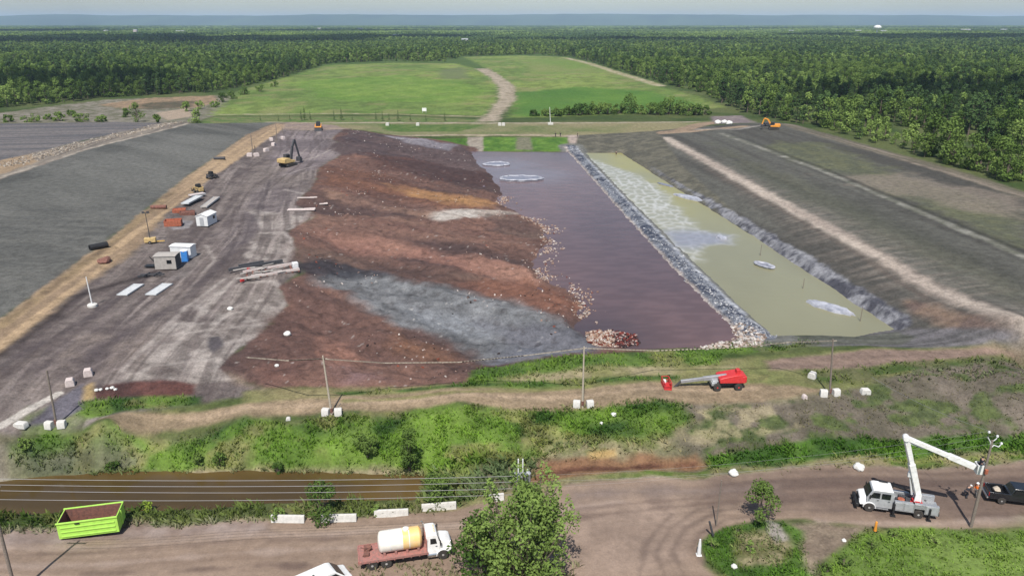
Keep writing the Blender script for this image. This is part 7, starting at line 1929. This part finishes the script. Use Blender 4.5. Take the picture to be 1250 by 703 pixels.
# dredge frame of timbers at the top of the grey mud run
p0, p1 = at(302, 342), at(366, 333); rz = heading(p0, p1); L_ = (p1 - p0).length
o = empty('timber_chute', p0 + Vector((0, 0, 0.1)), rz); tag(o, 'long timber chute with pale rails at the head of the grey mud run', 'chute')
w_ = 3.8
fr = MB()
for y in (0, w_): fr.beam((0, y, 0.35), (L_, y, 0.5), 0.34, 0.4)
fr.build('rail', M_pinkconc, o)
cr = MB()
for k in range(9): cr.beam((L_ * k / 8.2, -0.3, 0.2), (L_ * k / 8.2 + 0.6, w_ + 0.3, 0.2), 0.3, 0.25)
cr.build('cross_beam', M_rust, o)
pk2 = MB(); rq = random.Random(8)
for k in range(22):
    x_ = rq.uniform(-2, L_ - 3); y_ = rq.uniform(-1.2, w_ + 1.5); a_ = rq.uniform(-0.35, 0.35); l_ = rq.uniform(1.0, 3.2); pk2.beam((x_, y_, 0.55), (x_ + l_ * math.cos(a_), y_ + l_ * math.sin(a_), 0.6), rq.uniform(0.15, 0.4), 0.1)
pk2.build('loose_plank', M_cabin, o)
MB().box((L_ * 0.97, w_ * 0.5, 0.75), (1.0, 1.0, 1.1)).build('head_block', M_offwhite, o, 0.08)
MB().beam((-2, w_ + 2.6, 0.3), (L_ * 0.85, w_ + 3.2, 0.4), 0.4, 0.5).beam((0, w_ + 4.0, 0.3), (L_ * 0.5, w_ + 4.6, 0.3), 0.4, 0.5).build('side_beam', M_darkwall, o)
MB().box((1.2, w_ + 1.0, 0.4), (0.6, 0.3, 0.5)).box((-1.0, -0.9, 0.3), (0.8, 0.25, 0.4), 0.6).build('red_stop', M_red, o)
for k, (u, v, l, w, a, lb) in enumerate(((368, 257, 6.5, 1.6, 0.05, 'pale sheet with broken edges lying on the upper waste slope'), (376, 242.5, 5.4, 0.7, 0.03, 'narrow pale plank lying on the upper waste slope'), (395, 250, 2.0, 0.8, 0.3, 'short pale plank right of the pale sheet on the waste slope'))):
    o = MB().box((0, 0, 0.1), (l, w, 0.16)).box((l * 0.3, w * 0.2, 0.22), (l * 0.4, w * 0.7, 0.12), 0.2).build('plank', M_pinkconc); o.location = at(u, v) + Vector((0, 0, 0.15)); o.rotation_euler = (0, 0, a); tag(o, lb, 'plank')
for u, v, r_, lb in ((281, 378, 0.45, 'white boulder on the pale apron of the grey yard'), (351, 409, 0.55, 'white boulder on the brown waste right of the pale aprons'), (338, 447, 0.3, 'small white boulder low on the brown waste by the left pole')):
    rock(u, v, r_, lb, int(u))
# heap edge stones
for k, (u, v) in enumerate(((131, 475), (137, 474), (141, 476), (118, 477), (123, 476))):
    rock(u, v, 0.22 + 0.05 * (k % 2), 'small pale stone on the left end of the small brown heap', 60 + k)['group'] = 'stones on the small brown heap'

# ------------------------------------------------------------------ far berm and beyond
pp0 = None
for k, (u, v, lb) in enumerate(((678, 167, 'distant person in dark clothes on the far berm, left one of the close pair'), (684, 167, 'distant person in dark clothes on the far berm, right one of the close pair'), (705, 167, 'distant person alone at the head of the pale far ramp'), (752, 190.5, 'distant person at the foot of the grey far ramp by the water'))):
    p = at(u, v)
    if pp0 is None: pp0 = person(p, 1.0, lb, M_darkcloth, M_darkcloth, False, 0.0, 'down')
    else: dup(pp0, p, k * 1.7, lb)
p = at(672, 152.5); o = empty('lamp_pole', p); tag(o, 'pale lamp pole with white foot on the far berm', 'lamp pole'); q = onY(671, 131, p.y)
MB().tube([(0, 0, 0), (q.x - p.x, 0, q.z - p.z)], [0.16, 0.1], 8).build('shaft', M_offwhite, o, 0, True); MB().box((0, 0, 0.5), (2.4, 1.2, 1.0)).build('foot', M_conc, o, 0.05)
for u, w_, lb in ((610, 1.6, 'white post block on the far berm, left one of two'), (614.5, 1.6, 'white post block on the far berm, right one of two'), (473, 1.5, 'white post block on the far berm below the small spruces'), (510, 1.4, 'white post block on the far berm right of its neighbour')):
    block(u, 153.5, 1.5, w_, 1.3, 0, lb, 'white blocks on the far berm')
p = at(518, 138); o = empty('notice_board', p); tag(o, 'white blank notice board at the near edge of the left field', 'sign')
MB().box((0, 0, 1.7), (2.3, 0.08, 1.7)).build('panel', M_white, o); MB().box((-0.9, 0, 0.5), (0.12, 0.12, 1.2)).box((0.9, 0, 0.5), (0.12, 0.12, 1.2)).build('post', M_galv, o)
for k, (u, v) in enumerate(((876, 151), (884, 151), (890, 152))): rock(u, v, 1.4, 'pale spoil block at the far right bank', 45 + k)['group'] = 'pale spoil blocks at the far right bank'
# water tower, houses beyond the wood
def far_xy(u, y): return (u - CX) / FPX * (y * math.cos(PITCH) + 40 * math.sin(PITCH))
o = empty('water_tower', (far_xy(1070, 2900), 2900, 0)); tag(o, 'white bulb-topped water tower above the wood on the horizon', 'water tower')
MB().lathe([(4.5, 0), (3.2, 8), (2.8, 19), (5, 23)], (0, 0, 0), 'z', 20).build('stem', M_white, o, 0, True)
MB().lathe([(3, 22), (9, 24), (12.6, 28), (13.2, 31), (12, 34), (8, 37), (2, 38.2), (0.2, 38.4)], (0, 0, 0), 'z', 32).build('tank', M_white, o, 0, True)
for k, (u, y, l, h, lb) in enumerate(((485, 2300, 22, 13, 'long white building in the wood left of centre'), (1047, 3300, 24, 15, 'white building left of the water tower'), (1078, 3300, 26, 14, 'white building right of the water tower'), (966, 3400, 20, 14, 'white building in the right horizon wood'),
                                      (166, 3000, 12, 20, 'narrow white building on the left horizon'), (568, 1750, 16, 12, 'pale long building in the wood above the left field'), (130, 3300, 16, 15, 'pale building far left on the horizon'), (1178, 3800, 46, 15, 'long pale building on the right horizon'), (1225, 3800, 34, 15, 'pale building at the right end of the horizon'), (220, 3200, 34, 14, 'low pale building on the left horizon'), (440, 4200, 26, 17, 'pale building on the horizon left of centre'), (390, 4300, 20, 17, 'pale building on the horizon beyond the left wood'))):
    b_ = empty('building', (far_xy(u, y), y, 0), 0.1 * (k % 3 - 1)); tag(b_, lb, 'building')
    MB().box((0, 0, h / 2), (l, 14, h)).build('wall', M_pinkconc, b_)
    MB().loft([[(x, -7.6, h + 0.02), (x, 7.6, h + 0.02), (x, 0, h + 2.4)] for x in (-l / 2 - 0.5, l / 2 + 0.5)]).build('roof', M_galv, b_)
    w_ = MB()
    for j in range(max(2, int(l / 6))): w_.box((-l / 2 + 3 + j * 6, -7.05, h * 0.6), (2.2, 0.1, 2.0))
    w_.build('window', M_glass, b_)
